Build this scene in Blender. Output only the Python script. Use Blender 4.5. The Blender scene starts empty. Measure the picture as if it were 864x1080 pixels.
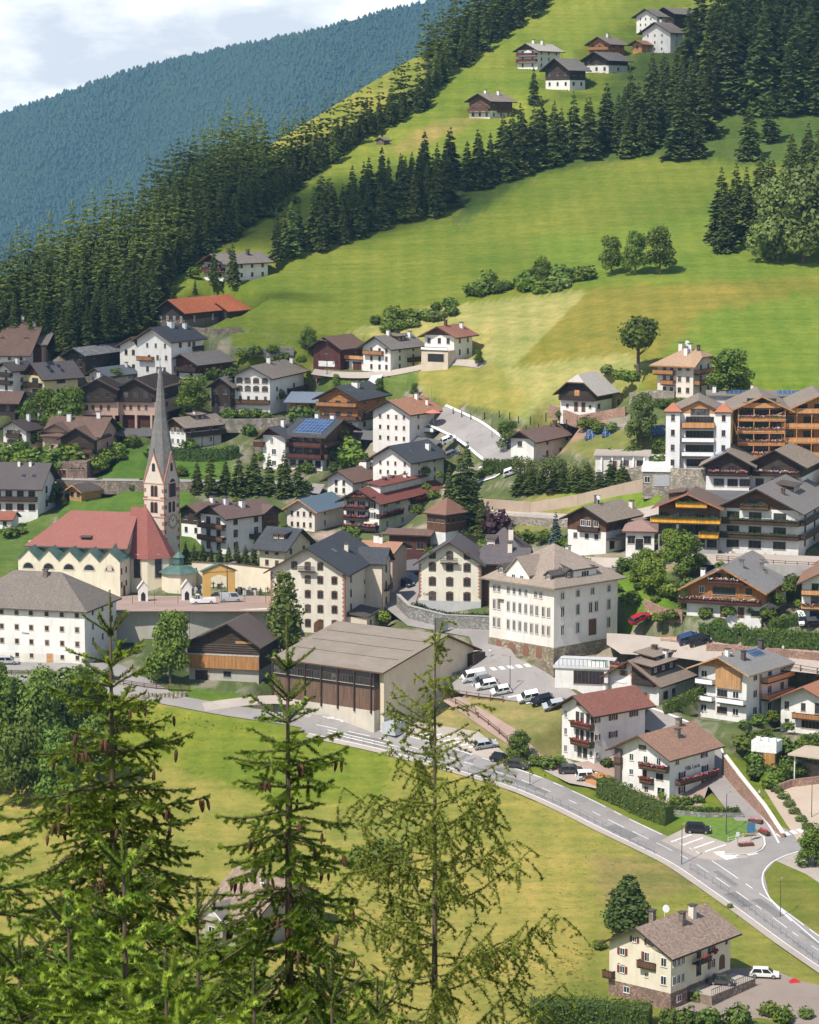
import bpy, bmesh, math, random
import numpy as np
from mathutils import Vector, Matrix
from math import radians as R, sin, cos, tan, pi, sqrt, atan2, hypot
random.seed(7)
rng = np.random.default_rng(7)
S = bpy.context.scene
COL = S.collection
# ------------------------------------------------------------ camera, sky, sun
F = 3000.0; CX, CY = 432.0, 540.0; YH = 150.0; CAMZ = 130.0
PIT = math.atan((CY - YH) / F)
CPI, SPI = cos(PIT), sin(PIT)
cam = bpy.data.objects.new('camera', bpy.data.cameras.new('camera'))
COL.objects.link(cam); S.camera = cam
cam.location = (0, 0, CAMZ); cam.rotation_euler = (pi / 2 - PIT, 0, 0)
cam.data.sensor_fit = 'VERTICAL'; cam.data.sensor_height = 24.0
cam.data.lens = F / 1080.0 * 24.0
cam.data.clip_start = 1.0; cam.data.clip_end = 12000
SUN_AZ = Vector((-0.66, -0.75)).normalized(); SUN_EL = R(52)
w = bpy.data.worlds.new('World'); S.world = w; w.use_nodes = True
nt = w.node_tree; nt.nodes.clear()
def nd(t, kind, **kw):
    n = t.nodes.new(kind)
    for k, v in kw.items():
        setattr(n, k, v)
    return n
out = nd(nt, 'ShaderNodeOutputWorld'); bg = nd(nt, 'ShaderNodeBackground')
sky = nd(nt, 'ShaderNodeTexSky', sky_type='NISHITA', sun_disc=False)
sky.sun_elevation = SUN_EL; sky.sun_rotation = atan2(SUN_AZ.x, SUN_AZ.y); sky.altitude = 1400
tc = nd(nt, 'ShaderNodeTexCoord'); mp = nd(nt, 'ShaderNodeMapping')
mp.inputs['Scale'].default_value = (9, 9, 22)
n1 = nd(nt, 'ShaderNodeTexNoise'); n1.inputs['Scale'].default_value = 1.0; n1.inputs['Detail'].default_value = 7; n1.inputs['Roughness'].default_value = .58
sep = nd(nt, 'ShaderNodeSeparateXYZ'); mr = nd(nt, 'ShaderNodeMapRange')
mr.inputs[1].default_value = .5; mr.inputs[2].default_value = .12; mr.inputs[3].default_value = 0; mr.inputs[4].default_value = 1   # clouds bank low in the sky
rmp = nd(nt, 'ShaderNodeValToRGB'); rmp.color_ramp.elements[0].position = .08; rmp.color_ramp.elements[1].position = .24
cc = nd(nt, 'ShaderNodeValToRGB')
cc.color_ramp.elements[0].position = .42; cc.color_ramp.elements[0].color = (5.6, 5.75, 6.0, 1)
cc.color_ramp.elements[1].position = .58; cc.color_ramp.elements[1].color = (10.2, 10.0, 9.8, 1)
mu = nd(nt, 'ShaderNodeMath', operation='MULTIPLY'); mix = nd(nt, 'ShaderNodeMix', data_type='RGBA')
L = nt.links.new
L(tc.outputs['Generated'], mp.inputs[0]); L(mp.outputs[0], n1.inputs['Vector']); L(tc.outputs['Generated'], sep.inputs[0])
L(sep.outputs['Z'], mr.inputs[0]); L(n1.outputs['Fac'], rmp.inputs[0]); L(n1.outputs['Fac'], cc.inputs[0])
L(rmp.outputs[0], mu.inputs[0]); L(mr.outputs[0], mu.inputs[1]); L(mu.outputs[0], mix.inputs[0])
L(sky.outputs[0], mix.inputs[6]); L(cc.outputs[0], mix.inputs[7]); L(mix.outputs[2], bg.inputs[0]); L(bg.outputs[0], out.inputs[0])
bg.inputs[1].default_value = 0.122
sl = bpy.data.lights.new('sun', 'SUN'); sun = bpy.data.objects.new('sun', sl); COL.objects.link(sun)
sl.energy = 4.4; sl.angle = R(.5); sl.color = (1, .94, .84)
SD = Vector((SUN_AZ.x * cos(SUN_EL), SUN_AZ.y * cos(SUN_EL), sin(SUN_EL)))
sun.rotation_euler = SD.to_track_quat('Z', 'Y').to_euler(); sun.location = SD * 800
S.view_settings.view_transform = 'Standard'; S.view_settings.look = 'None'
S.view_settings.exposure = 0.32; S.view_settings.gamma = 1; S.view_settings.use_curve_mapping = False
S.render.engine = 'CYCLES'
S.cycles.max_bounces = 4; S.cycles.diffuse_bounces = 2; S.cycles.glossy_bounces = 2; S.cycles.transmission_bounces = 2
S.cycles.volume_bounces = 0; S.cycles.transparent_max_bounces = 4
S.cycles.use_adaptive_sampling = True; S.cycles.adaptive_threshold = .02
S.cycles.use_denoising = True; S.cycles.sample_clamp_indirect = 4
# ------------------------------------------------------------ ground function: image row/column <-> point on the hillside
PYT = [1200, 1080, 1000, 900, 800, 740, 700, 650, 620, 580, 540, 500, 450, 400, 350, 300, 250, 200, 150, 100, 50, 0, -50, -150, -300, -500]
DLT = [362, 400, 435, 475, 515, 535, 550, 585, 608, 632, 655, 676, 700, 720, 745, 780, 825, 870, 915, 960, 1010, 1065, 1120, 1240, 1440, 1700]
DRT = [362, 400, 435, 475, 515, 528, 534, 545, 555, 572, 588, 604, 630, 655, 690, 735, 790, 845, 900, 955, 1010, 1065, 1120, 1240, 1440, 1700]
_py = np.arange(-520, 1221, 1.0)
def _tab(T):
    v = np.interp(_py, PYT[::-1], T[::-1])
    k = np.exp(-.5 * (np.arange(-45, 46) / 15.0) ** 2); k /= k.sum()
    return np.convolve(np.pad(v, 45, mode='reflect', reflect_type='odd'), k, mode='valid')
_DL, _DR = _tab(DLT), _tab(DRT)
def smooth(a, b, x):
    t = min(1.0, max(0.0, (x - a) / (b - a))); return t * t * (3 - 2 * t)
def dist(px, py):
    i = min(max(py + 520, 0), 1739.0); k = int(i); f = i - k
    a = _DL[k] * (1 - f) + _DL[k + 1] * f; b = _DR[k] * (1 - f) + _DR[k + 1] * f
    t = smooth(330, 800, px)
    return a * (1 - t) + b * t
def ray(px, py):
    x = (px - CX) / F; y = -(py - CY) / F
    return x, CPI + y * SPI, -SPI + y * CPI
def at(px, py, d):
    x, y, z = ray(px, py); k = d / y
    return Vector((x * k, d, CAMZ + z * k))
def P(px, py):
    return at(px, py, dist(px, py))
def pxof(X, Y, Z):
    z = Z - CAMZ
    fw = Y * CPI - z * SPI; up = Y * SPI + z * CPI
    return CX + F * X / fw, CY - F * up / fw
def zat(X, Y):
    z = CAMZ - 90.0
    for _ in range(2):
        px = CX + F * X / max(Y * CPI - (z - CAMZ) * SPI, 1)
        lo, hi = -500.0, 1200.0
        for _ in range(26):
            m = (lo + hi) / 2
            if dist(px, m) > Y: lo = m
            else: hi = m
        z = at(px, lo, Y).z
    return z
def scale_at(px, py):
    return F / dist(px, py)
# ------------------------------------------------------------ object helpers
def tag(o, label=None, cat=None, group=None, kind=None):
    if label: o['label'] = label
    if cat: o['category'] = cat
    if group: o['group'] = group
    if kind: o['kind'] = kind
    return o
def empty(name, loc, rz=0, label=None, cat=None, group=None):
    o = bpy.data.objects.new(name, None); COL.objects.link(o)
    o.location = loc; o.rotation_euler = (0, 0, rz); o.empty_display_size = .5
    return tag(o, label, cat, group)
def link(name, me, parent=None, loc=None, rz=None):
    o = bpy.data.objects.new(name, me); COL.objects.link(o)
    if parent is not None: o.parent = parent
    if loc is not None: o.location = loc
    if rz is not None: o.rotation_euler = (0, 0, rz)
    return o
def copy_tree(o, parent=None):
    c = o.copy(); COL.objects.link(c); c.parent = parent
    for ch in list(o.children): copy_tree(ch, c)
    return c
class MB:
    """collects faces; every face gets metre-scaled UVs (u horizontal, v up the face)"""
    def __init__(s): s.v = []; s.f = []; s.m = []
    def face(s, pts, m=0):
        i = len(s.v); s.v += [tuple(p) for p in pts]; s.f.append(tuple(range(i, i + len(pts)))); s.m.append(m)
    def box(s, x0, y0, z0, x1, y1, z1, m=0, mt=None):
        a = [(x0, y0), (x1, y0), (x1, y1), (x0, y1)]
        for k in range(4):
            p, q = a[k], a[(k + 1) % 4]
            s.face([(p[0], p[1], z0), (q[0], q[1], z0), (q[0], q[1], z1), (p[0], p[1], z1)], m)
        s.face([(x, y, z1) for x, y in a], m if mt is None else mt)
        s.face([(x, y, z0) for x, y in a[::-1]], m)
    def prism(s, poly, z0, z1, m=0, mt=None):
        n = len(poly)
        for k in range(n):
            p, q = poly[k], poly[(k + 1) % n]
            s.face([(p[0], p[1], z0), (q[0], q[1], z0), (q[0], q[1], z1), (p[0], p[1], z1)], m)
        s.face([(x, y, z1) for x, y in poly], m if mt is None else mt)
        s.face([(x, y, z0) for x, y in poly[::-1]], m)
    def ext(s, poly, axis, a0, a1, m=0, mcap=None):
        """polygon in (other horizontal axis, z) swept along axis from a0 to a1"""
        def pt(p, a): return (a, p[0], p[1]) if axis == 0 else (p[0], a, p[1])
        n = len(poly)
        for k in range(n):
            p, q = poly[k], poly[(k + 1) % n]
            s.face([pt(p, a0), pt(q, a0), pt(q, a1), pt(p, a1)], m)
        s.face([pt(p, a0) for p in poly[::-1]], m if mcap is None else mcap)
        s.face([pt(p, a1) for p in poly], m if mcap is None else mcap)
    def cyl(s, p, q, r0, r1=None, n=8, m=0, cap=True):
        r1 = r0 if r1 is None else r1
        p, q = Vector(p), Vector(q); ax = (q - p).normalized()
        u = ax.orthogonal().normalized(); v = ax.cross(u)
        A = [p + (u * cos(2 * pi * k / n) + v * sin(2 * pi * k / n)) * r0 for k in range(n)]
        B = [q + (u * cos(2 * pi * k / n) + v * sin(2 * pi * k / n)) * r1 for k in range(n)]
        for k in range(n):
            j = (k + 1) % n; s.face([A[k], A[j], B[j], B[k]], m)
        if cap: s.face(A[::-1], m); s.face(B, m)
    def mesh(s, name, mats):
        me = bpy.data.meshes.new(name); me.from_pydata(s.v, [], s.f)
        for x in (mats if isinstance(mats, (list, tuple)) else [mats]): me.materials.append(x)
        me.polygons.foreach_set('material_index', s.m)
        bm = bmesh.new(); bm.from_mesh(me); bmesh.ops.remove_doubles(bm, verts=bm.verts, dist=1e-5)
        bmesh.ops.recalc_face_normals(bm, faces=bm.faces)
        uv = bm.loops.layers.uv.new('UVMap')
        for f in bm.faces:
            n = f.normal
            if abs(n.z) > .985: u, v = Vector((1, 0, 0)), Vector((0, 1, 0))
            else:
                u = Vector((0, 0, 1)).cross(n); u.normalize(); v = n.cross(u)
            for l in f.loops: l[uv].uv = (l.vert.co.dot(u), l.vert.co.dot(v))
        bm.to_mesh(me); bm.free(); me.update()
        return me
    def obj(s, name, mats, parent=None, **kw):
        return link(name, s.mesh(name, mats), parent, **kw)
def np_mesh(name, V, Fc, mats, mi=None, col=None, smoothf=False, nrm=None):
    """fast mesh from arrays; Fc is an (n,3) or (n,4) index array"""
    V = np.asarray(V, np.float32); Fc = np.asarray(Fc, np.int32)
    me = bpy.data.meshes.new(name); n, k = Fc.shape
    me.vertices.add(len(V)); me.vertices.foreach_set('co', V.ravel())
    me.loops.add(n * k); me.loops.foreach_set('vertex_index', Fc.ravel())
    me.polygons.add(n); me.polygons.foreach_set('loop_start', np.arange(0, n * k, k, dtype=np.int32))
    for x in (mats if isinstance(mats, (list, tuple)) else [mats]): me.materials.append(x)
    if mi is not None: me.polygons.foreach_set('material_index', np.asarray(mi, np.int32))
    if smoothf: me.polygons.foreach_set('use_smooth', np.ones(n, bool))
    me.update(calc_edges=True)
    if col is not None:
        a = me.color_attributes.new('Col', 'FLOAT_COLOR', 'POINT'); a.data.foreach_set('color', np.asarray(col, np.float32).ravel())
    return me
# ------------------------------------------------------------ materials
def newmat(name, rough=.8, spec=.3):
    m = bpy.data.materials.new(name); m.use_nodes = True
    b = m.node_tree.nodes['Principled BSDF']; b.inputs['Roughness'].default_value = rough
    b.inputs['Specular IOR Level'].default_value = spec
    return m, m.node_tree, b
def mixc(t, fac, a, b, blend='MIX'):
    x = nd(t, 'ShaderNodeMix', data_type='RGBA', blend_type=blend)
    for s, v in ((0, fac), (6, a), (7, b)):
        if hasattr(v, 'is_linked'): t.links.new(v, x.inputs[s])
        elif s == 0: x.inputs[0].default_value = v
        else: x.inputs[s].default_value = (*v[:3], 1)
    return x.outputs[2]
def noise(t, scale, detail=4, vec=None, rough=.55):
    n = nd(t, 'ShaderNodeTexNoise'); n.inputs['Scale'].default_value = scale; n.inputs['Detail'].default_value = detail
    n.inputs['Roughness'].default_value = rough
    if vec is not None: t.links.new(vec, n.inputs['Vector'])
    return n.outputs['Fac']
def rampf(t, fac, lo, hi):
    m = nd(t, 'ShaderNodeMapRange'); m.inputs[1].default_value = lo; m.inputs[2].default_value = hi
    t.links.new(fac, m.inputs[0]); return m.outputs[0]
def bump(t, b, h, strength=.3, dist=.05):
    n = nd(t, 'ShaderNodeBump'); n.inputs['Strength'].default_value = strength; n.inputs['Distance'].default_value = dist
    t.links.new(h, n.inputs['Height']); t.links.new(n.outputs[0], b.inputs['Normal'])
def sc(c, k): return tuple(min(1, x * k) for x in c)
_MC = {}
def plaster(c, name=None):
    key = ('p', c)
    if key in _MC: return _MC[key]
    m, t, b = newmat(name or 'plaster', .9, .2)
    o = nd(t, 'ShaderNodeTexCoord').outputs['Object']
    mp = nd(t, 'ShaderNodeMapping'); mp.inputs['Scale'].default_value = (1.2, 1.2, .25); t.links.new(o, mp.inputs[0])
    a = mixc(t, rampf(t, noise(t, .35, 5, o), .35, .7), sc(c, .9), sc(c, 1.03))
    st = rampf(t, noise(t, .9, 5, mp.outputs[0]), .5, .75)
    ml = nd(t, 'ShaderNodeMath', operation='MULTIPLY'); ml.inputs[1].default_value = .5; t.links.new(st, ml.inputs[0])
    a = mixc(t, ml.outputs[0], a, (c[0] * .72, c[1] * .7, c[2] * .66))
    t.links.new(a, b.inputs['Base Color']); bump(t, b, noise(t, 9, 3, o), .25, .03)
    _MC[key] = m; return m
def tiles(c, name='roof_tiles', w=.3, h=.38, var=.28):
    key = ('t', c, w)
    if key in _MC: return _MC[key]
    m, t, b = newmat(name, .85, .25)
    tcn = nd(t, 'ShaderNodeTexCoord'); uv = tcn.outputs['UV']; o = tcn.outputs['Object']
    br = nd(t, 'ShaderNodeTexBrick'); t.links.new(uv, br.inputs['Vector'])
    br.inputs['Scale'].default_value = 1; br.inputs['Brick Width'].default_value = w; br.inputs['Row Height'].default_value = h
    br.inputs['Mortar Size'].default_value = .03; br.inputs['Mortar Smooth'].default_value = .6; br.inputs['Bias'].default_value = 0
    br.inputs['Color1'].default_value = (*sc(c, 1 - var), 1); br.inputs['Color2'].default_value = (*sc(c, 1 + var), 1); br.inputs['Mortar'].default_value = (*sc(c, .45), 1)
    a = mixc(t, rampf(t, noise(t, .25, 5, o), .3, .7), br.outputs['Color'], sc(c, .75), 'MIX')
    x = mixc(t, .75, br.outputs['Color'], a)
    st = rampf(t, noise(t, 1.3, 6, o, .7), .55, .8)
    x = mixc(t, st, x, sc((c[0] * .8 + .05, c[1] * .85 + .05, c[2] * .8 + .04), .9))
    t.links.new(x, b.inputs['Base Color']); bump(t, b, br.outputs['Fac'], -.6, .05)
    _MC[key] = m; return m
def planks(c, name='timber', w=2.6, h=.18, var=.3, vertical=False, gloss=.7):
    key = ('w', c, vertical, h)
    if key in _MC: return _MC[key]
    m, t, b = newmat(name, gloss, .3)
    tcn = nd(t, 'ShaderNodeTexCoord'); uv = tcn.outputs['UV']
    mp = nd(t, 'ShaderNodeMapping'); t.links.new(uv, mp.inputs[0])
    if vertical: mp.inputs['Rotation'].default_value = (0, 0, pi / 2)
    br = nd(t, 'ShaderNodeTexBrick'); t.links.new(mp.outputs[0], br.inputs['Vector'])
    br.inputs['Scale'].default_value = 1; br.inputs['Brick Width'].default_value = w; br.inputs['Row Height'].default_value = h
    br.inputs['Mortar Size'].default_value = .012; br.inputs['Mortar Smooth'].default_value = .3
    br.inputs['Color1'].default_value = (*sc(c, 1 - var), 1); br.inputs['Color2'].default_value = (*sc(c, 1 + var), 1); br.inputs['Mortar'].default_value = (*sc(c, .35), 1)
    mp2 = nd(t, 'ShaderNodeMapping'); mp2.inputs['Scale'].default_value = (1, 14, 1); t.links.new(mp.outputs[0], mp2.inputs[0])
    x = mixc(t, rampf(t, noise(t, 1.5, 4, mp2.outputs[0]), .35, .75), br.outputs['Color'], sc(c, .7))
    x = mixc(t, .5, br.outputs['Color'], x)
    x = mixc(t, rampf(t, noise(t, .4, 4, tcn.outputs['Object']), .45, .8), x, (c[0] * .75 + .02, c[1] * .8 + .02, c[2] * .85 + .025))
    t.links.new(x, b.inputs['Base Color']); bump(t, b, br.outputs['Fac'], -.4, .02)
    _MC[key] = m; return m
def stone(c=(.27, .22, .18), name='stone', w=.6, h=.3, var=.35):
    key = ('s', c, w)
    if key in _MC: return _MC[key]
    m, t, b = newmat(name, .9, .2)
    tcn = nd(t, 'ShaderNodeTexCoord'); uv = tcn.outputs['UV']
    vo = nd(t, 'ShaderNodeTexVoronoi'); vo.inputs['Scale'].default_value = 1 / w * 1.1; vo.feature = 'F1'
    mp = nd(t, 'ShaderNodeMapping'); mp.inputs['Scale'].default_value = (1, w / h * .8, 1); t.links.new(uv, mp.inputs[0]); t.links.new(mp.outputs[0], vo.inputs['Vector'])
    bw = nd(t, 'ShaderNodeRGBToBW'); t.links.new(vo.outputs['Color'], bw.inputs[0])
    a = mixc(t, rampf(t, bw.outputs[0], .2, .8), sc(c, 1 - var), sc(c, 1 + var))
    a = mixc(t, rampf(t, vo.outputs['Distance'], .45, .75), a, sc(c, .55))
    a = mixc(t, rampf(t, noise(t, .3, 5, tcn.outputs['Object']), .45, .75), a, (c[0] * .6, c[1] * .62, c[2] * .6))
    t.links.new(a, b.inputs['Base Color']); bump(t, b, vo.outputs['Distance'], -.5, .06)
    _MC[key] = m; return m
def flat(c, rough=.6, spec=.4, name='paint', var=.08, scale=2.0, metallic=0):
    key = ('f', c, rough, metallic)
    if key in _MC: return _MC[key]
    m, t, b = newmat(name, rough, spec); b.inputs['Metallic'].default_value = metallic
    o = nd(t, 'ShaderNodeTexCoord').outputs['Object']
    t.links.new(mixc(t, rampf(t, noise(t, scale, 4, o), .3, .7), sc(c, 1 - var), sc(c, 1 + var)), b.inputs['Base Color'])
    _MC[key] = m; return m
def leafmat(c1, c2, name='leaves', trans=.25, rough=.6, ns=.25):
    key = ('l', c1, c2)
    if key in _MC: return _MC[key]
    m, t, b = newmat(name, rough, .25)
    g = nd(t, 'ShaderNodeNewGeometry'); oi = nd(t, 'ShaderNodeObjectInfo')
    a = mixc(t, g.outputs['Random Per Island'], c1, c2)
    hs = nd(t, 'ShaderNodeHueSaturation'); t.links.new(a, hs.inputs['Color'])
    mr = nd(t, 'ShaderNodeMapRange'); mr.inputs[3].default_value = .72; mr.inputs[4].default_value = 1.28; t.links.new(oi.outputs['Random'], mr.inputs[0]); t.links.new(mr.outputs[0], hs.inputs['Value'])
    mr2 = nd(t, 'ShaderNodeMapRange'); mr2.inputs[3].default_value = .484; mr2.inputs[4].default_value = .508
    fr = nd(t, 'ShaderNodeMath', operation='FRACT'); mm = nd(t, 'ShaderNodeMath', operation='MULTIPLY'); mm.inputs[1].default_value = 7.31
    t.links.new(oi.outputs['Random'], mm.inputs[0]); t.links.new(mm.outputs[0], fr.inputs[0]); t.links.new(fr.outputs[0], mr2.inputs[0]); t.links.new(mr2.outputs[0], hs.inputs['Hue'])
    a = hs.outputs[0]
    t.links.new(a, b.inputs['Base Color'])
    if trans:
        tr = nd(t, 'ShaderNodeBsdfTranslucent'); ms = nd(t, 'ShaderNodeMixShader'); ms.inputs[0].default_value = trans
        t.links.new(a, tr.inputs[0]); t.links.new(b.outputs[0], ms.inputs[1]); t.links.new(tr.outputs[0], ms.inputs[2])
        t.links.new(ms.outputs[0], t.nodes['Material Output'].inputs[0])
    _MC[key] = m; return m
def glass_pane():
    m, t, b = newmat('window_glass', .08, .6)
    oi = nd(t, 'ShaderNodeObjectInfo'); r = nd(t, 'ShaderNodeValToRGB'); r.color_ramp.interpolation = 'CONSTANT'
    e = r.color_ramp.elements; e[0].color = (.02, .024, .03, 1); e[1].position = .45; e[1].color = (.045, .05, .06, 1)
    x = e.new(.8); x.color = (.13, .13, .13, 1)
    t.links.new(oi.outputs['Random'], r.inputs[0])
    tcn = nd(t, 'ShaderNodeTexCoord')
    a = mixc(t, rampf(t, noise(t, 1.7, 2, tcn.outputs['Object']), .4, .65), r.outputs[0], (.03, .035, .045))
    t.links.new(a, b.inputs['Base Color']); return m
GLASS = glass_pane()
def solar_mat():
    m, t, b = newmat('solar_cells', .15, .7)
    uv = nd(t, 'ShaderNodeTexCoord').outputs['UV']; br = nd(t, 'ShaderNodeTexBrick'); t.links.new(uv, br.inputs['Vector'])
    br.offset = 0; br.inputs['Scale'].default_value = 1; br.inputs['Brick Width'].default_value = 1.0; br.inputs['Row Height'].default_value = 1.65
    br.inputs['Mortar Size'].default_value = .045; br.inputs['Color1'].default_value = (.035, .07, .16, 1); br.inputs['Color2'].default_value = (.05, .10, .21, 1); br.inputs['Mortar'].default_value = (.28, .31, .36, 1)
    t.links.new(br.outputs['Color'], b.inputs['Base Color']); return m
SOLAR = solar_mat()
WHITE = (.78, .76, .72); CREAM = (.74, .66, .52); YELLOW = (.76, .66, .36); PINK = (.62, .42, .33); BEIGE = (.72, .6, .46); PALE = (.74, .67, .58); GREYW = (.6, .6, .6)
W_DARK = (.055, .036, .026); W_BROWN = (.13, .065, .035); W_RED = (.10, .032, .024); W_WARM = (.38, .17, .062); W_ORANGE = (.6, .29, .12); W_LIGHT = (.5, .28, .12); W_GREY = (.17, .13, .105)
T_BROWN = (.2, .125, .095); T_DARK = (.115, .095, .085); T_GREY = (.24, .21, .185); T_SLATE = (.072, .078, .088); T_RED = (.33, .12, .08); T_TERRA = (.42, .21, .13); T_LIGHT = (.5, .45, .39); T_ORANGE = (.5, .15, .065); T_TAUPE = (.3, .245, .195)
MATS = dict(white=plaster(WHITE), cream=plaster(CREAM), yellow=plaster(YELLOW), pink=plaster(PINK), beige=plaster(BEIGE), pale=plaster(PALE), greyw=plaster(GREYW),
    ochre=plaster((.62, .38, .12)), cgrey=plaster((.42, .4, .37), 'concrete'),
    wd=planks(W_DARK), wb=planks(W_BROWN), wr=planks(W_RED), ww=planks(W_WARM), wo=planks(W_ORANGE), wl=planks(W_LIGHT), wg=planks(W_GREY),
    vwd=planks(W_DARK, vertical=True), vwb=planks(W_BROWN, vertical=True), vww=planks(W_WARM, vertical=True), vwo=planks(W_ORANGE, vertical=True), vwl=planks(W_LIGHT, vertical=True), vwg=planks(W_GREY, vertical=True), vwr=planks(W_RED, vertical=True),
    amber=planks((.78, .37, .04), vertical=True),
    tb=tiles(T_BROWN), td=tiles(T_DARK), tg=tiles(T_GREY), ts=tiles(T_SLATE), tr=tiles(T_RED), tt=tiles(T_TERRA), tl=tiles(T_LIGHT), to=tiles(T_ORANGE), tp=tiles(T_TAUPE),
    stone=stone(), stone2=stone((.36, .31, .25)), stone3=stone((.42, .26, .2), w=.35, h=.2, var=.2), stoneg=stone((.3, .29, .27)),
    solar=SOLAR, glass=GLASS, copper=flat((.085, .155, .13), .5, name='copper_patina', var=.25, scale=.7), redbrick=flat((.34, .15, .105), .9, name='red_quoin', var=.2),
    black=flat((.02, .02, .022), .5), iron=flat((.06, .06, .065), .5), steel=flat((.35, .36, .37), .35, metallic=.7, name='steel'), wpaint=flat((.8, .8, .8), .5), grey=flat((.3, .3, .3), .8), red=flat((.5, .03, .03), .5),
    rust=flat((.2, .1, .05), .8), blue=flat((.08, .2, .38), .5))
def M(k): return MATS[k] if isinstance(k, str) else k
def asphalt(c, name='asphalt', amp=.14):
    m, t, b = newmat(name, .9, .25)
    g = nd(t, 'ShaderNodeNewGeometry').outputs['Position']
    a = mixc(t, rampf(t, noise(t, .12, 5, g), .3, .7), sc(c, 1 - amp), sc(c, 1 + amp))
    a = mixc(t, rampf(t, noise(t, .55, 6, g, .7), .55, .75), a, sc(c, 1 - 2 * amp))
    a = mixc(t, .3, a, mixc(t, noise(t, 14, 2, g), sc(c, .6), sc(c, 1.4)))
    t.links.new(a, b.inputs['Base Color']); bump(t, b, noise(t, 25, 2, g), .3, .01)
    return m
A_ROAD = asphalt((.30, .275, .26), 'asphalt', .2); A_DARK = asphalt((.13, .125, .125)); A_PAVE = asphalt((.42, .36, .31), 'paving'); A_GRAVEL = asphalt((.5, .4, .31), 'gravel'); A_RED = asphalt((.38, .27, .22), 'porphyry_paving', .2)
A_LINE = asphalt((.72, .72, .7), 'road_paint', .12)
# ------------------------------------------------------------ the hillside
RX = [-700, -400, 0, 130, 200, 290, 400, 500, 600, 864, 1264, 1600]
RY = [560, 440, 322, 258, 196, 150, 82, 25, -60, -200, -300, -380]
def ridge(px): return float(np.interp(px, RX, RY))
def vnoise(x, y, seed=0):
    xi, yi = np.floor(x).astype(int), np.floor(y).astype(int); fx, fy = x - xi, y - yi
    fx = fx * fx * (3 - 2 * fx); fy = fy * fy * (3 - 2 * fy)
    def h(a, b):
        v = np.sin(a * 127.1 + b * 311.7 + seed * 74.7) * 43758.5453; return v - np.floor(v)
    return (h(xi, yi) * (1 - fx) + h(xi + 1, yi) * fx) * (1 - fy) + (h(xi, yi + 1) * (1 - fx) + h(xi + 1, yi + 1) * fx) * fy
def in_poly(x, y, poly):
    r = np.zeros(x.shape, bool); n = len(poly)
    for k in range(n):
        (x0, y0), (x1, y1) = poly[k], poly[(k + 1) % n]
        c = ((y0 > y) != (y1 > y)) & (x < (x1 - x0) * (y - y0) / (y1 - y0 + 1e-9) + x0); r ^= c
    return r
G_MID = (.175, .205, .03); G_YEL = (.33, .285, .07); G_LUSH = (.13, .21, .025); G_DRY = (.30, .235, .085); G_PALE = (.33, .31, .105)
G_OLIVE = (.235, .21, .038); G_DARK = (.03, .045, .018); V_PAVE = (.12, .14, .055); V_GRASS = (.12, .17, .04); V_DIRT = (.36, .27, .19)
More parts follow.
